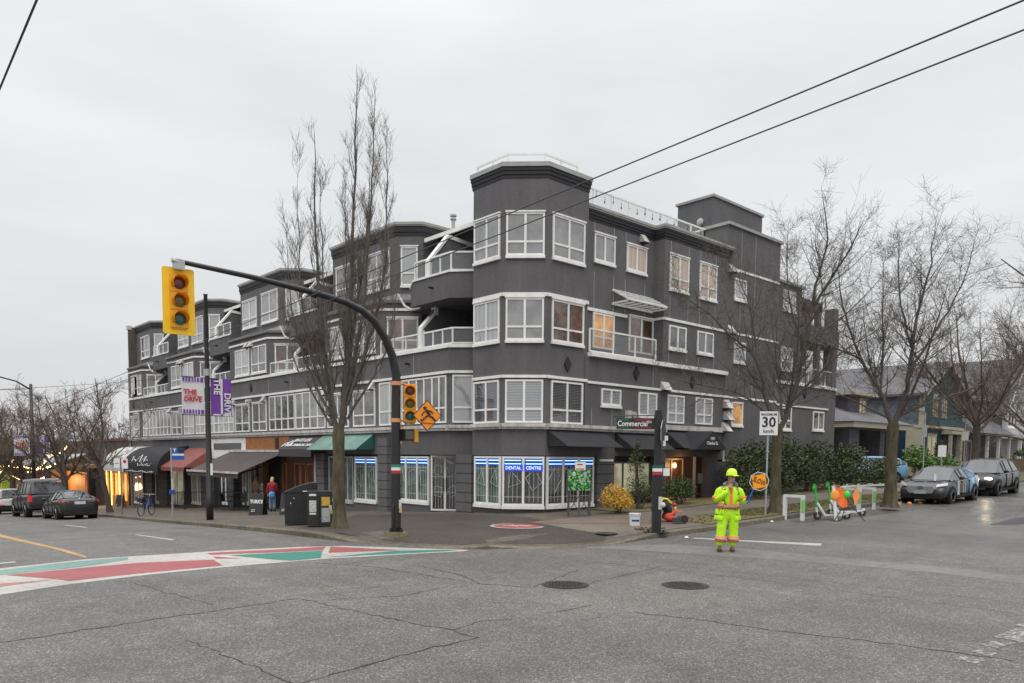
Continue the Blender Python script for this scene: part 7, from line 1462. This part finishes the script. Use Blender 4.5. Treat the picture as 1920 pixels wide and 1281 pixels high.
columnar(T, [(.11, [(0, 0, 3.1), (.45, 0, 5.0), (.65, .1, 7.0), (1.0, 0, 9.0), (1.2, 0, 11.3)]), (.10, [(0, 0, 3.1), (-.55, 0, 4.6), (-1.3, .1, 6.0), (-1.9, .1, 7.9), (-2.2, .1, 9.6)]), (.06, [(.5, 0, 5.3), (1.5, .2, 7.0), (2.3, .2, 8.7), (2.7, .2, 10.5)]), (.06, [(.1, 0, 3.5), (1.0, -.2, 4.0), (2.5, -.3, 4.6), (3.9, -.3, 5.3)]),
    (.05, [(-.2, 0, 3.5), (-1.4, .2, 4.2), (-2.7, .3, 4.8)]), (.06, [(0, .2, 3.4), (-.2, 1.5, 5.6), (-.3, 2.4, 8.6)]), (.06, [(.2, -.2, 3.6), (.4, -1.5, 5.8), (.6, -2.3, 8.4)]), (.055, [(-.5, 0, 4.4), (-.4, .2, 7), (-.5, .3, 9.8)]), (.05, [(.6, 0, 6), (.1, .2, 8.4), (0, .2, 10.8)]), (.045, [(-1.2, 0, 5.8), (-2.8, .2, 6.6), (-3.8, .2, 7.9)])],
    bark_moss, twig_m, 15, fork=3.1, r0=.2, **SP); T.scale = (1, 1, .92)
tree('street_tree', 'bare street tree rising above the black crossover', Vector((47.2, 13.6, gz(47.2, 13.6) + .15)), R(80), st, bark, twig_b, 21, 12.2, .22, 3.4, 1.2, 'vase', limbs=10, lv=(10, 10, 5), twig=.007)
tree('street_tree', 'bare tree mostly outside the right edge with branches reaching in', Vector((36.5, 5.6, gz(36.5, 5.6) + .1)), R(140), st, bark, twig_b, 31, 11.5, .20, 3.2, 1.35, 'round', limbs=10, lv=(12, 12, 6), twig=.0055)
tA = tree('street_tree', 'dense brown bare tree at the far right behind the low garden fence', Vector((63, 14.2, gz(63, 14.2) + .15)), R(10), 'far bare trees', bark, twig_b, 41, 10.5, .24, 2.2, 1.4, 'round', limbs=8, lv=(9, 8, 5), twig=.011)
dup(tA, (75, 15.5, gz(75, 15.5)), R(130), 'bare tree in front of the white house at the far right', 1.05); dup(tA, (54, 30, gz(54, 30)), R(220), 'bare garden tree rising behind the blue shingled house', 1.2); dup(tA, (66, 27, gz(66, 27) - 1), R(300), 'bare tree between the blue and the grey house roofs', 1.15)
lt = 'bare trees down the shopping street'
tree('street_tree', 'slender leaning bare tree in front of the white barrel awning', G(207, 961, .13), R(0), lt, bark, twig_b, 51, 9.2, .15, 3.0, 1.25, 'vase', limbs=6, lv=(8, 8, 4), lean=(-.5, .2), twig=.010)
tB = tree('street_tree', 'broad bare tree rising behind the pickup truck', Vector((11.3, 55.5, gz(11.3, 55.5) + .13)), R(50), lt, bark, twig_b, 61, 9.6, .24, 2.3, 1.35, 'round', limbs=8, lv=(9, 8, 5), twig=.012)
dup(tB, (11.2, 68, gz(11, 68)), R(160), 'bare tree between the pickup and the distant street lamp', 1.0); dup(tB, (10.8, 79, gz(11, 79)), R(250), 'bare tree above the white crossover at the left edge', 1.1)
dup(tB, (14, 92, gz(14, 92)), R(20), 'far bare tree between the lamp banners and the left edge', 1.3); dup(tB, (22, 84, gz(22, 84) - 1), R(100), 'far bare tree above the roof of the low dark building', 1.25); dup(tB, (-4, 96, gz(0, 96)), R(300), 'far bare tree at the extreme left edge', 1.2); dup(tB, (24, 72, gz(24, 72) - .5), R(190), 'bare tree behind the low dark building, beside the apartment end', 1.05)
dup(tB, (30, 100, gz(30, 100) - 1), R(10), 'farthest bare tree over the rooftops, right of the others', 1.4)

for i, (x, y) in enumerate(((-3, 62), (-5, 78), (-2, 112), (-8, 50))): dup(tB, (x, y, gz(0, y)), R(70 * i), ('bare tree across the shopping street, just past the left edge', 'second bare tree across the shopping street, past the left edge', 'bare tree far down the opposite kerb of the shopping street', 'bare tree on the opposite kerb near the pale low shop block')[i], 1.1)
for i, (x, y) in enumerate(((40, -7), (56, -9), (76, -10))): dup(tA, (x, y, gz(x, 0)), R(100 * i), ('bare tree across the side street, beyond the right edge', 'second bare tree across the side street, beyond the right edge', 'third bare tree up the far side of the side street')[i], 1.1)
# ---- leafy shrubs
def leaf_clump(mb, c, rad, n, sz, rd, flat=.9):
    c = Vector(c)
    for i in range(n):
        a = rd.uniform(0, 6.283); u = rd.uniform(-.55, 1); r_ = (rd.random() ** .35) * rd.uniform(.82, 1.06); s_ = math.sqrt(max(0, 1 - u * u)); p = c + Vector((rad[0] * r_ * s_ * math.cos(a), rad[1] * r_ * s_ * math.sin(a), rad[2] * r_ * u))
        x = Vector((rd.gauss(0, 1), rd.gauss(0, 1), rd.gauss(0, .6))).normalized(); y = x.cross(Vector((rd.gauss(0, 1), rd.gauss(0, 1), rd.gauss(0, 1)))).normalized(); s2 = sz * rd.uniform(.6, 1.3)
        mb.add([p - x * s2, p + y * s2 * .5, p + x * s2, p - y * s2 * .5], [(0, 1, 2, 3)])
def shrub(name, lb, cat, c, blobs, n, sz, m_, grp=None, seed=1, stem=True):
    T = thing(name, lb, cat, c, 0, grp); rd = random.Random(seed); mb = MB()
    for b in blobs: leaf_clump(mb, b[:3], b[3:6], int(n * b[3] * b[5] * 2), sz, rd)
    mb.build('foliage', m_, T)
    if stem:
        s_ = MB()
        for b in blobs:
            for k in range(5): s_.tube([(b[0] * .3 + rd.uniform(-.1, .1), b[1] * .3 + rd.uniform(-.1, .1), 0), (b[0] * .7 + rd.uniform(-.1, .1), b[1] * .7, b[2] * .6), (b[0] + rd.uniform(-.4, .4) * b[3], b[1] + rd.uniform(-.4, .4) * b[4], b[2] + b[5] * .4)], .012, 4)
        s_.build('stems', bark, T)
    return T
ev = mat('evergreen_leaf', (.028, .045, .012), .6, var=.45, sc=5, col2=(.055, .08, .02)); ev2 = mat('bush_leaf', (.03, .055, .018), .6, var=.4, sc=6, col2=(.07, .11, .03)); gold = mat('golden_leaf', (.42, .22, .02), .6, var=.35, sc=8, col2=(.62, .38, .05)); rho = mat('laurel_leaf', (.06, .13, .02), .5, var=.35, sc=4, col2=(.12, .22, .04))
c = G(1160, 962, .15); shrub('golden_bush', 'bright golden-yellow rounded bush by the corner window', 'bush', c, [(-.28, .0, .52, .52, .5, .52), (.38, .1, .42, .36, .4, .42), (-.1, -.1, .3, .6, .5, .3)], 2600, .035, gold, seed=3)
c = G(1200, 955, .15); shrub('tall_shrub', 'loose dark green shrub with a tall thin leader behind the golden bush', 'bush', c, [(.1, .2, .7, .5, .5, .7), (.55, .1, .5, .5, .5, .55), (.0, .2, 1.6, .34, .34, .6), (.05, .2, 2.2, .18, .18, .4)], 900, .04, ev2, seed=4)
c = G(1278, 945, .15); shrub('rounded_bush', 'dark green rounded bush left of the lobby entrance, behind the corner post', 'bush', c, [(-.1, 0, .55, .72, .6, .6), (-.6, 0, .5, .5, .5, .5), (.45, .1, .42, .45, .4, .42)], 1300, .045, ev2, seed=5)
for i, (x, y, rx, rz_, lb) in enumerate(((29.8, 17.6, 1.3, 1.75, 'leftmost tall dark hedge bush beside the apartment wall'), (32.3, 17.5, 1.6, 1.85, 'broad dark hedge bush behind the speed sign tree'), (35.2, 17.4, 1.6, 1.75, 'dark hedge bush under the small white-framed ground window'), (38.2, 17.0, 1.7, 1.6, 'dark hedge bush behind the scooters'), (41.3, 16.6, 1.5, 1.1, 'low rounded end of the hedge in front of the blue hatchback'))):
    shrub('hedge_bush', lb, 'hedge', (x, y, gz(x, y) + .12), [(0, 0, rz_ * .55, rx, 1.0, rz_ * .85), (-rx * .4, -.3, rz_ * .4, rx * .7, .9, rz_ * .6), (rx * .4, -.2, rz_ * 1.0, rx * .6, .8, rz_ * .5)], 420, .075, ev, 'dark evergreen hedge bushes', seed=20 + i)
shrub('low_bush', 'low green bush at the foot of the hedge beside the speed sign tree', 'bush', Vector((28.6, 16.6, gz(28.6, 16.6) + .1)), [(0, 0, .5, 1.1, .6, .7), (.9, 0, .4, .7, .5, .5)], 600, .06, ev2, seed=31)
shrub('laurel_bush', 'bright green laurel bush in front of the blue house', 'bush', Vector((52.5, 18.6, gz(52.5, 18.6) + .1)), [(0, 0, 1.2, 1.3, .9, 1.1), (1.5, 0, .8, 1.0, .8, .8)], 330, .11, rho, seed=32)
shrub('laurel_bush', 'smaller green bush by the blue house porch steps', 'bush', Vector((57, 18.3, gz(57, 18.3) + .1)), [(0, 0, .8, 1.0, .8, .8), (1.2, 0, .6, .9, .7, .6)], 330, .10, rho, seed=33)
shrub('conifer_bush', 'pointed dark conifer beside the blue house porch', 'bush', Vector((58.6, 19.2, gz(58.6, 19.2) + .1)), [(0, 0, .9, .6, .6, 1.0), (0, 0, 1.9, .35, .35, .7)], 500, .08, ev, seed=34)
shrub('garden_bush', 'dark clipped garden shrub in front of the white house', 'bush', Vector((72, 16.4, gz(72, 16.4) + .1)), [(0, 0, 1.5, 1.6, 1.2, .8), (-2.4, 0, 1.3, 1.4, 1, .5)], 250, .12, ev, seed=35)
shrub('garden_bush', 'tall dark evergreen at the right edge of the street', 'bush', Vector((72, 12.2, gz(72, 12.2) + .1)), [(0, 0, 2.2, 1.6, 1.4, 1.6)], 260, .13, ev, seed=36)
gr = MB(); rd = random.Random(77)
for i in range(2600):
    x = rd.uniform(19, 47); y = rd.uniform(12.5, 13.9); z = gz(x, y) + .15; a = rd.uniform(0, 6.28); s_ = .05 * rd.uniform(.5, 1.4)
    gr.add([(x - s_ * math.cos(a), y - s_ * math.sin(a), z + .004), (x + .02 * math.sin(a), y - .02 * math.cos(a), z + rd.uniform(.01, .04)), (x + s_ * math.cos(a), y + s_ * math.sin(a), z + .004)], [(0, 1, 2)])
stuff(gr.build('fallen_leaves', mat('leaf_brown', (.16, .08, .035), .9, var=.5, sc=20)), 'scattered brown fallen leaves on the kerbside verge', 'leaves')
gr = MB()
for i in range(5000):
    x, y = (rd.uniform(47, 90), rd.uniform(13.1, 14.5)) if i % 3 else (rd.uniform(22, 34), rd.uniform(12.6, 13.9)); z = gz(x, y) + .15; a = rd.uniform(0, 6.28); hh = rd.uniform(.04, .12)
    gr.add([(x - .012, y, z), (x + .012, y, z), (x + rd.uniform(-.04, .04), y + rd.uniform(-.04, .04), z + hh)], [(0, 1, 2)])
stuff(gr.build('grass', mat('grass_blade', (.07, .12, .02), .8, var=.4, sc=4)), 'short green grass along the verge', 'grass')
# distant woods
fw = MB(); rd = random.Random(5)
for i in range(2600):
    x = rd.uniform(-60, 70); y = rd.uniform(125, 150); z0 = gz(x, y) - 1; h_ = rd.uniform(3, 9) * (1 + .3 * math.sin(x * .2)); q = Vector((x, y, z0)); p = [q, q + Vector((rd.gauss(0, .7), rd.gauss(0, .7), h_ * .6)), q + Vector((rd.gauss(0, 1.8), rd.gauss(0, 1.8), h_))]; fw.tube(p, [.12, .07, .03], 3, 0, False)
    for k in range(4): b = p[1].lerp(p[2], rd.random()); fw.tube([b, b + Vector((rd.gauss(0, 1.2), rd.gauss(0, 1.2), rd.uniform(.4, 2)))], [.05, .02], 3, 0, False)
for i in range(1800):
    x = rd.uniform(95, 140); y = rd.uniform(5, 60); z0 = gz(x, y) - 1; h_ = rd.uniform(5, 12); q = Vector((x, y, z0)); p = [q, q + Vector((rd.gauss(0, .7), rd.gauss(0, .7), h_ * .6)), q + Vector((rd.gauss(0, 1.8), rd.gauss(0, 1.8), h_))]; fw.tube(p, [.14, .08, .03], 3, 0, False)
    for k in range(4): b = p[1].lerp(p[2], rd.random()); fw.tube([b, b + Vector((rd.gauss(0, 1.2), rd.gauss(0, 1.2), rd.uniform(.4, 2)))], [.06, .02], 3, 0, False)
stuff(fw.build('woods', mat('far_twigs', (.14, .12, .11), .95, var=.3, sc=.3)), 'far brown bare woods closing both streets', 'woods')

# ================================================================== OTHER BUILDINGS
def gable_house(T, x0, x1, y0, y1, z0, ze, zr_, wm, rm, axis='x', over=.4, trim=None):
    mb = MB(); mb.box(x0, x1, y0, y1, z0, ze); o = mb.build('wall', wm, T)
    if axis == 'y':      # ridge runs along Y, gable faces the street (-Y)
        xm = (x0 + x1) / 2; m2 = MB(); m2.loft([(x0, y0, ze), (x1, y0, ze), (xm, y0, zr_)], [(x0, y1, ze), (x1, y1, ze), (xm, y1, zr_)]); m2.build('gable', wm, T)
        m3 = MB(); k = (zr_ - ze) / (xm - x0)
        for s_, xe in ((-1, x0), (1, x1)):
            A = [(xe + over * s_, y0 - over, ze - over * k), (xm, y0 - over, zr_), (xm, y1 + over, zr_), (xe + over * s_, y1 + over, ze - over * k)]; m3.loft([Vector(a) + Vector((0, 0, .03)) for a in A], [Vector(a) + Vector((0, 0, .2)) for a in A])
        ro = m3.build('roof', rm, T)
        if trim:
            m4 = MB()
            for s_, xe in ((-1, x0), (1, x1)): m4.loft([(xe + over * s_, y0 - over - .02, ze - over * k - .08), (xm, y0 - over - .02, zr_ - .08), (xm, y0 - over - .02, zr_ + .17), (xe + over * s_, y0 - over - .02, ze - over * k + .17)], [(xe + over * s_, y0 - over, ze - over * k - .08), (xm, y0 - over, zr_ - .08), (xm, y0 - over, zr_ + .17), (xe + over * s_, y0 - over, ze - over * k + .17)])
            m4.build('bargeboard', trim, T)
    else:
        ym = (y0 + y1) / 2; m2 = MB(); m2.loft([(x0, y0, ze), (x0, y1, ze), (x0, ym, zr_)], [(x1, y0, ze), (x1, y1, ze), (x1, ym, zr_)]); m2.build('gable', wm, T)
        m3 = MB(); k = (zr_ - ze) / (ym - y0)
        for s_, ye in ((-1, y0), (1, y1)):
            A = [(x0 - over, ye + over * s_, ze - over * k), (x0 - over, ym, zr_), (x1 + over, ym, zr_), (x1 + over, ye + over * s_, ze - over * k)]; m3.loft([Vector(a) + Vector((0, 0, .03)) for a in A], [Vector(a) + Vector((0, 0, .18)) for a in A])
        m3.build('roof', rm, T)
    return o
def clap(name, col, sc=7.5, col2=None):
    m = mat(name, col, .8, var=.25, sc=3, dirt=.2, col2=col2); t = m.node_tree; b = t.nodes['Principled BSDF']; g = t.nodes.new('ShaderNodeNewGeometry'); s_ = t.nodes.new('ShaderNodeSeparateXYZ'); t.links.new(g.outputs['Position'], s_.inputs[0])
    mm = t.nodes.new('ShaderNodeMath'); mm.operation = 'MULTIPLY'; mm.inputs[1].default_value = sc; f = t.nodes.new('ShaderNodeMath'); f.operation = 'FRACT'; t.links.new(s_.outputs['Z'], mm.inputs[0]); t.links.new(mm.outputs[0], f.inputs[0])
    bp = t.nodes.new('ShaderNodeBump'); bp.inputs['Distance'].default_value = .06; bp.inputs['Strength'].default_value = 1; t.links.new(f.outputs[0], bp.inputs['Height']); t.links.new(bp.outputs[0], b.inputs['Normal']); return m
roof_g = mat('shingle_roof_grey', (.13, .125, .13), .9, var=.3, sc=6, dirt=.2); cream = mat('cream_trim', (.42, .38, .29), .6, var=.08)
blue_s = clap('blue_shingle', (.15, .19, .24), 4, (.20, .24, .28)); teal_s = clap('teal_shingle', (.055, .12, .145), 4, (.08, .15, .17)); blue_c = clap('blue_clapboard', (.05, .095, .14), 7); grey_c = clap('grey_clapboard', (.15, .14, .16), 6)
def hwin(T, W, s0, s1, z0, z1, cols=2, pm=None, wm=None): return window(W, s0, s1, z0, z1, cols=cols, low=None, pm=pm or p_dark, wm=wm or cream, sill=.12, fr=.12, h=.06, parent=T)
T = thing('house', 'grey bungalow with wide cream eaves and a small dormer beside the apartment building', 'house', (48, 22, .8), world=True)
mb = MB(); mb.box(46.6, 55, 21.6, 30, 0, 4.1); mb.build('wall', grey_c, T); mb = MB(); mb.box(46.2, 47.6, 20.2, 20.6, .5, 4.0); mb.build('porch_pier', grey_c, T); mb = MB(); mb.box(50.8, 51.5, 20.2, 21.6, .5, 4.0); mb.build('porch_pier', grey_c, T)
mb = MB(); mb.box(45.4, 54.6, 19.6, 30, 4.1, 4.45); mb.build('eaves', cream, T)
mb = MB(); q0 = [(45.3, 19.5, 4.45), (54.8, 19.5, 4.45), (54.8, 30, 4.45), (45.3, 30, 4.45)]; q1 = [(48, 23.0, 5.8), (52, 23.0, 5.8), (52, 27, 5.8), (48, 27, 5.8)]; q2 = [(49.5, 24.6, 7.6), (50.5, 24.6, 7.6), (50.5, 25, 7.6), (49.5, 25, 7.6)]; mb.loft(q0, q1, 0, False); mb.loft(q1, q2); mb.build('roof', roof_g, T)
mb = MB(); mb.box(49.0, 51.9, 21.6, 25, 5.0, 6.3); dm = mb.build('dormer', grey_c, T); mb = MB(); mb.box(48.4, 52.5, 21.0, 25.4, 6.3, 6.48); mb.build('dormer_roof', cream, dm); mb = MB(); mb.loft([(48.4, 21, 6.48), (52.5, 21, 6.48), (52.5, 25.4, 6.48), (48.4, 25.4, 6.48)], [(50, 23, 7.2), (50.9, 23, 7.2), (50.9, 23.4, 7.2), (50, 23.4, 7.2)]); mb.build('dormer_cap', roof_g, dm)
hwin(T, WR(21.6), 50.6, 51.7, 5.1, 6.15, 2, p_cream); hwin(T, WR(21.6), 52.1, 53.1, 1.9, 3.7, 2, p_pale); hwin(T, WR(21.6), 47.8, 48.5, 1.6, 3.2, 1, p_brown); mb = MB(); mb.box(48.7, 49.7, 21.5, 21.6, .9, 3.1); mb.build('door', black_s, T)
T = thing('house', 'tall blue shingled house with teal front gable and cream trim', 'house', (60, 24, .9), world=True)
gable_house(T, 57.1, 65.5, 20, 34, 4.55, 6.9, 9.2, blue_s, roof_g, 'y', .5, cream); mb = MB(); mb.box(57.16, 65.4, 20.05, 33.9, 0, 4.55); mb.build('lower_wall', blue_c, T)
mb = MB(); mb.box(57.1, 62.2, 19.9, 20, 4.65, 6.9); mb.loft([(57.1, 19.9, 6.9), (65.5, 19.9, 6.9), (61.3, 19.9, 9.1)], [(57.1, 19.99, 6.9), (65.5, 19.99, 6.9), (61.3, 19.99, 9.1)]); mb.box(62.2, 65.5, 19.9, 20, 4.65, 6.9); mb.build('front_wall', teal_s, T)
mb = MB(); mb.box(56.95, 65.6, 19.8, 34, 4.4, 4.62); mb.box(57.0, 57.25, 19.82, 20.1, 0.8, 6.9); mb.box(56.98, 57.1, 20.1, 20.9, .8, 4.4); mb.build('corner_trim', cream, T)
hwin(T, WR(19.9), 59.0, 59.9, 5.35, 6.85, 2, p_brown); hwin(T, WR(19.9), 60.8, 61.7, 5.35, 6.85, 2, p_brown); hwin(T, WR(20.05), 58.6, 60.4, 1.9, 4.0, 2, p_cream)
mb = MB(); mb.box(61.2, 65, 19.2, 20, 4.05, 4.4); mb.box(61.3, 61.55, 19.3, 19.5, .9, 4.05); mb.box(63.4, 63.8, 19.3, 19.6, .9, 4.05); mb.build('porch', cream, T); mb = MB(); mb.box(61.7, 63.2, 19.98, 20.04, 1.2, 4.0); mb.build('porch_recess', wood_d, T)
T = thing('house', 'grey house with dark hipped roof and front steps right of the blue house', 'house', (71, 24, 1), world=True); gable_house(T, 67, 76, 21, 32, 0, 7.2, 9.6, grey_c, roof_g, 'x', .6)
mb = MB(); mb.loft([(66.5, 19, 4.3), (76.5, 19, 4.3), (76.5, 21, 4.3), (66.5, 21, 4.3)], [(67, 20.8, 5.6), (76, 20.8, 5.6), (76, 21, 5.6), (67, 21, 5.6)]); mb.build('porch_roof', roof_g, T); mb = MB(); [mb.box(x, x + .2, 19.3, 19.5, 1, 4.3) for x in (67, 70, 73, 76)]; mb.build('porch_post', white, T)
hwin(T, WR(21), 68.5, 71, 5.8, 7.0, 2, p_pale, white); hwin(T, WR(21), 73, 75, 5.8, 7.0, 2, p_pale, white); hwin(T, WR(21), 69, 71.5, 1.9, 3.8, 2, p_brown, white)
T = thing('house', 'white house with steep gable at the far right of the side street', 'house', (82, 24, 1), world=True); gable_house(T, 78, 88, 20.5, 32, 0, 6.6, 11.5, clap('white_clapboard', (.50, .50, .50), 6), roof_g, 'y', .5, white)
hwin(T, WR(20.5), 79.5, 81.5, 5.2, 6.8, 2, p_dark, white); hwin(T, WR(20.5), 83, 86, 1.8, 3.9, 3, p_dark, white); mb = MB(); mb.box(78, 88, 18.8, 20.5, 4.1, 4.4); [mb.box(x, x + .25, 19, 19.25, 1, 4.1) for x in (78.2, 81.5, 84.5, 87.6)]; mb.build('porch', white, T)
# garden fence
T = thing('wooden_fence', 'low brown wooden garden fence in front of the far houses', 'fence', (60, 17, .9), world=True); fm = mat('fence_wood', (.16, .10, .06), .9, var=.3)
mb = MB(); [mb.box(62 + i * .3, 62.24 + i * .3, 16.2, 16.24, gz(65, 16.2), gz(65, 16.2) + 1.15) for i in range(50)]; mb.build('picket_panel', fm, T); mb = MB(); mb.box(62, 77, 16.24, 16.3, gz(65, 16) + 1.05, gz(65, 16) + 1.13); mb.build('rail', fm, T)
for i in range(6): mb = MB(); mb.box(62 + i * 3, 62.15 + i * 3, 16.15, 16.3, .8, gz(65, 16) + 1.35); mb.build('fence_post', fm, T)
T = thing('low_wall', 'low pale concrete garden wall behind the parked cars', 'wall', (52, 15.8, .8), world=True); mb = MB(); mb.box(46.5, 61.5, 15.8, 16.0, .3, gz(50, 16) + .75); mb.build('wall_body', mat('hedge_wall', (.12, .11, .07), .9, var=.3, sc=4), T); mb = MB(); mb.box(46.4, 55, 15.75, 16.05, gz(50, 16) + .75, gz(50, 16) + .82); mb.build('coping', off_white, T)
# left: low dark building with glowing timber shopfront, patio, far shops
glow = mat('warm_glow_panel', (.7, .35, .1), .6, var=.35, sc=2.2, emit=(1, .48, .10), es=.55); strip = mat('led_strip', (1, .7, .2), .5, emit=(1, .62, .16), es=2.6); dkb = mat('dark_brick', (.06, .055, .06), .9, var=.3, sc=8)
T = thing('shop_building', 'low dark building with glowing timber shopfront at the end of the apartment block', 'shop building', (18, 66, -2.3), world=True)
mb = MB(); mb.box(17.9, 32, 63.9, 76, -3.2, 3.2); mb.build('wall', dkb, T); mb = MB(); mb.box(17.8, 32, 63.8, 76.1, 3.2, 3.4); mb.build('parapet', mat('tile_edge', (.14, .06, .04), .8, var=.3), T)
mb = MB(); mb.box(17.4, 17.9, 63.9, 71, -3, .9); mb.build('timber_front', wood, T); mb = MB()
for i in range(5): mb.box(17.36, 17.4, 64.3 + i * 1.3, 64.85 + i * 1.3, -1.6 + (i % 2) * .3, .55)
mb.build('lit_window', glow, T); mb = MB(); mb.box(17.3, 17.36, 68.5, 68.56, -2.5, .7); mb.box(17.3, 17.36, 66.2, 66.26, -2.5, .7); mb.box(17.3, 17.36, 69.9, 69.95, -2.5, .7); mb.build('light_strip', strip, T)
mb = MB(); mb.box(15.6, 17.9, 68, 76, .95, 1.2); mb.build('flat_canopy', mat('canopy_brown', (.16, .10, .07), .7), T)
T = thing('patio_shelter', 'timber patio with pale awnings hung with string lights', 'patio', (14, 76, -2.5), world=True)
mb = MB(); mb.box(17.5, 25, 76.5, 96, -3.5, 2.4); mb.build('back_wall', dkb, T); mb = MB(); mb.loft([(14, 77, .9), (14, 92, .9), (14, 92, 1.0), (14, 77, 1.0)], [(17.5, 77, 2.0), (17.5, 92, 2.0), (17.5, 92, 2.1), (17.5, 77, 2.1)]); mb.build('shelter_roof', mat('pale_canvas', (.35, .35, .34), .8, var=.15), T)
mb = MB(); mb.box(14, 14.1, 77, 92, -3, -1.9); mb.build('timber_screen', wood, T); mb = MB(); mb.box(17.3, 17.48, 77, 91, -2.2, .4); mb.build('lit_back', mat('dim_glow', (.3, .12, .05), .6, var=.6, sc=1.2, emit=(.8, .25, .06), es=.35), T)
mb = MB(); [mb.box(14, 14.15, 77 + i * 5, 77.15 + i * 5, -3, 1.0) for i in range(4)]; mb.build('post', wood_d, T)
SL = thing('string_lights', 'warm festoon lights strung across the patio behind the pickup', 'string lights', (13.8, 76, 0), world=True); bulb = mat('bulb_glow', (1, .75, .4), .4, emit=(1, .62, .25), es=9); mb = MB(); b2 = MB(); rd = random.Random(2)
for (a, b) in (((14, 70, 1.6), (13.6, 84, 1.0)), ((13.6, 84, 1.0), (13, 97, 1.4)), ((14, 72, 2.6), (13.6, 82, .4)), ((13.7, 74, .2), (13.7, 92, .0)), ((14.2, 68, 2.9), (14, 76, 2.2)), ((13.6, 86, 2.2), (13.2, 97, 0))):
    a, b = Vector(a), Vector(b); P = [a.lerp(b, i / 16) - Vector((0, 0, .5 * 4 * (i / 16) * (1 - i / 16))) for i in range(17)]; mb.tube(P, .01, 3)
    for p in P[1:-1]: b2.ell(p - Vector((0, 0, .07)), (.07, .07, .07), 6, 4)
mb.build('cable', black_s, SL); o = b2.build('bulbs', bulb, SL)
pl2 = bpy.data.lights.new('patio_light', 'POINT'); pl2.energy = 250; pl2.color = (1, .55, .2); pl2.shadow_soft_size = .4; plo = bpy.data.objects.new('patio_light', pl2); COL.objects.link(plo); plo.location = (16.2, 82, -.4)
pl2 = bpy.data.lights.new('shop_light', 'POINT'); pl2.energy = 110; pl2.color = (1, .55, .2); pl2.shadow_soft_size = .3; plo = bpy.data.objects.new('shop_light', pl2); COL.objects.link(plo); plo.location = (16.2, 67, -.6)
T = thing('shop_building', 'far shop with a lime green corner panel at the left edge', 'shop building', (16, 104, -3), world=True); mb = MB(); mb.box(16, 30, 98, 118, -5, 3.5); mb.build('wall', mat('brown_brick', (.16, .09, .07), .9, var=.2, sc=5), T); mb = MB(); mb.box(14.8, 16, 104, 110, -4.5, 2.6); mb.build('lime_panel', mat('lime_paint', (.40, .60, .05), .7, var=.2), T); mb = MB(); [mb.box(15.9, 16, 98.5 + i * 2, 100 + i * 2, -4, -1.5) for i in range(2)]; mb.build('shop_window', p_warm, T)
for i, (x0, x1, y0, y1, h_, m_, lb) in enumerate(((-34, -16, 60, 84, 6, mat('far_wall_pale', (.3, .29, .27), .8), 'pale low shop block across the street, beyond the left edge'), (-34, -15, 90, 118, 7, dkb, 'dark far block closing the left side of the street'))):
    T = thing('far_building', lb, 'shop building', (x0, y0, -2), world=True); mb = MB(); mb.box(x0, x1, y0, y1, -5, h_ - 2); mb.build('wall', m_, T); mb = MB(); mb.box(x0 - .2, x1 + .2, y0 - .2, y1 + .2, h_ - 2, h_ - 1.7); mb.build('parapet', off_white, T)
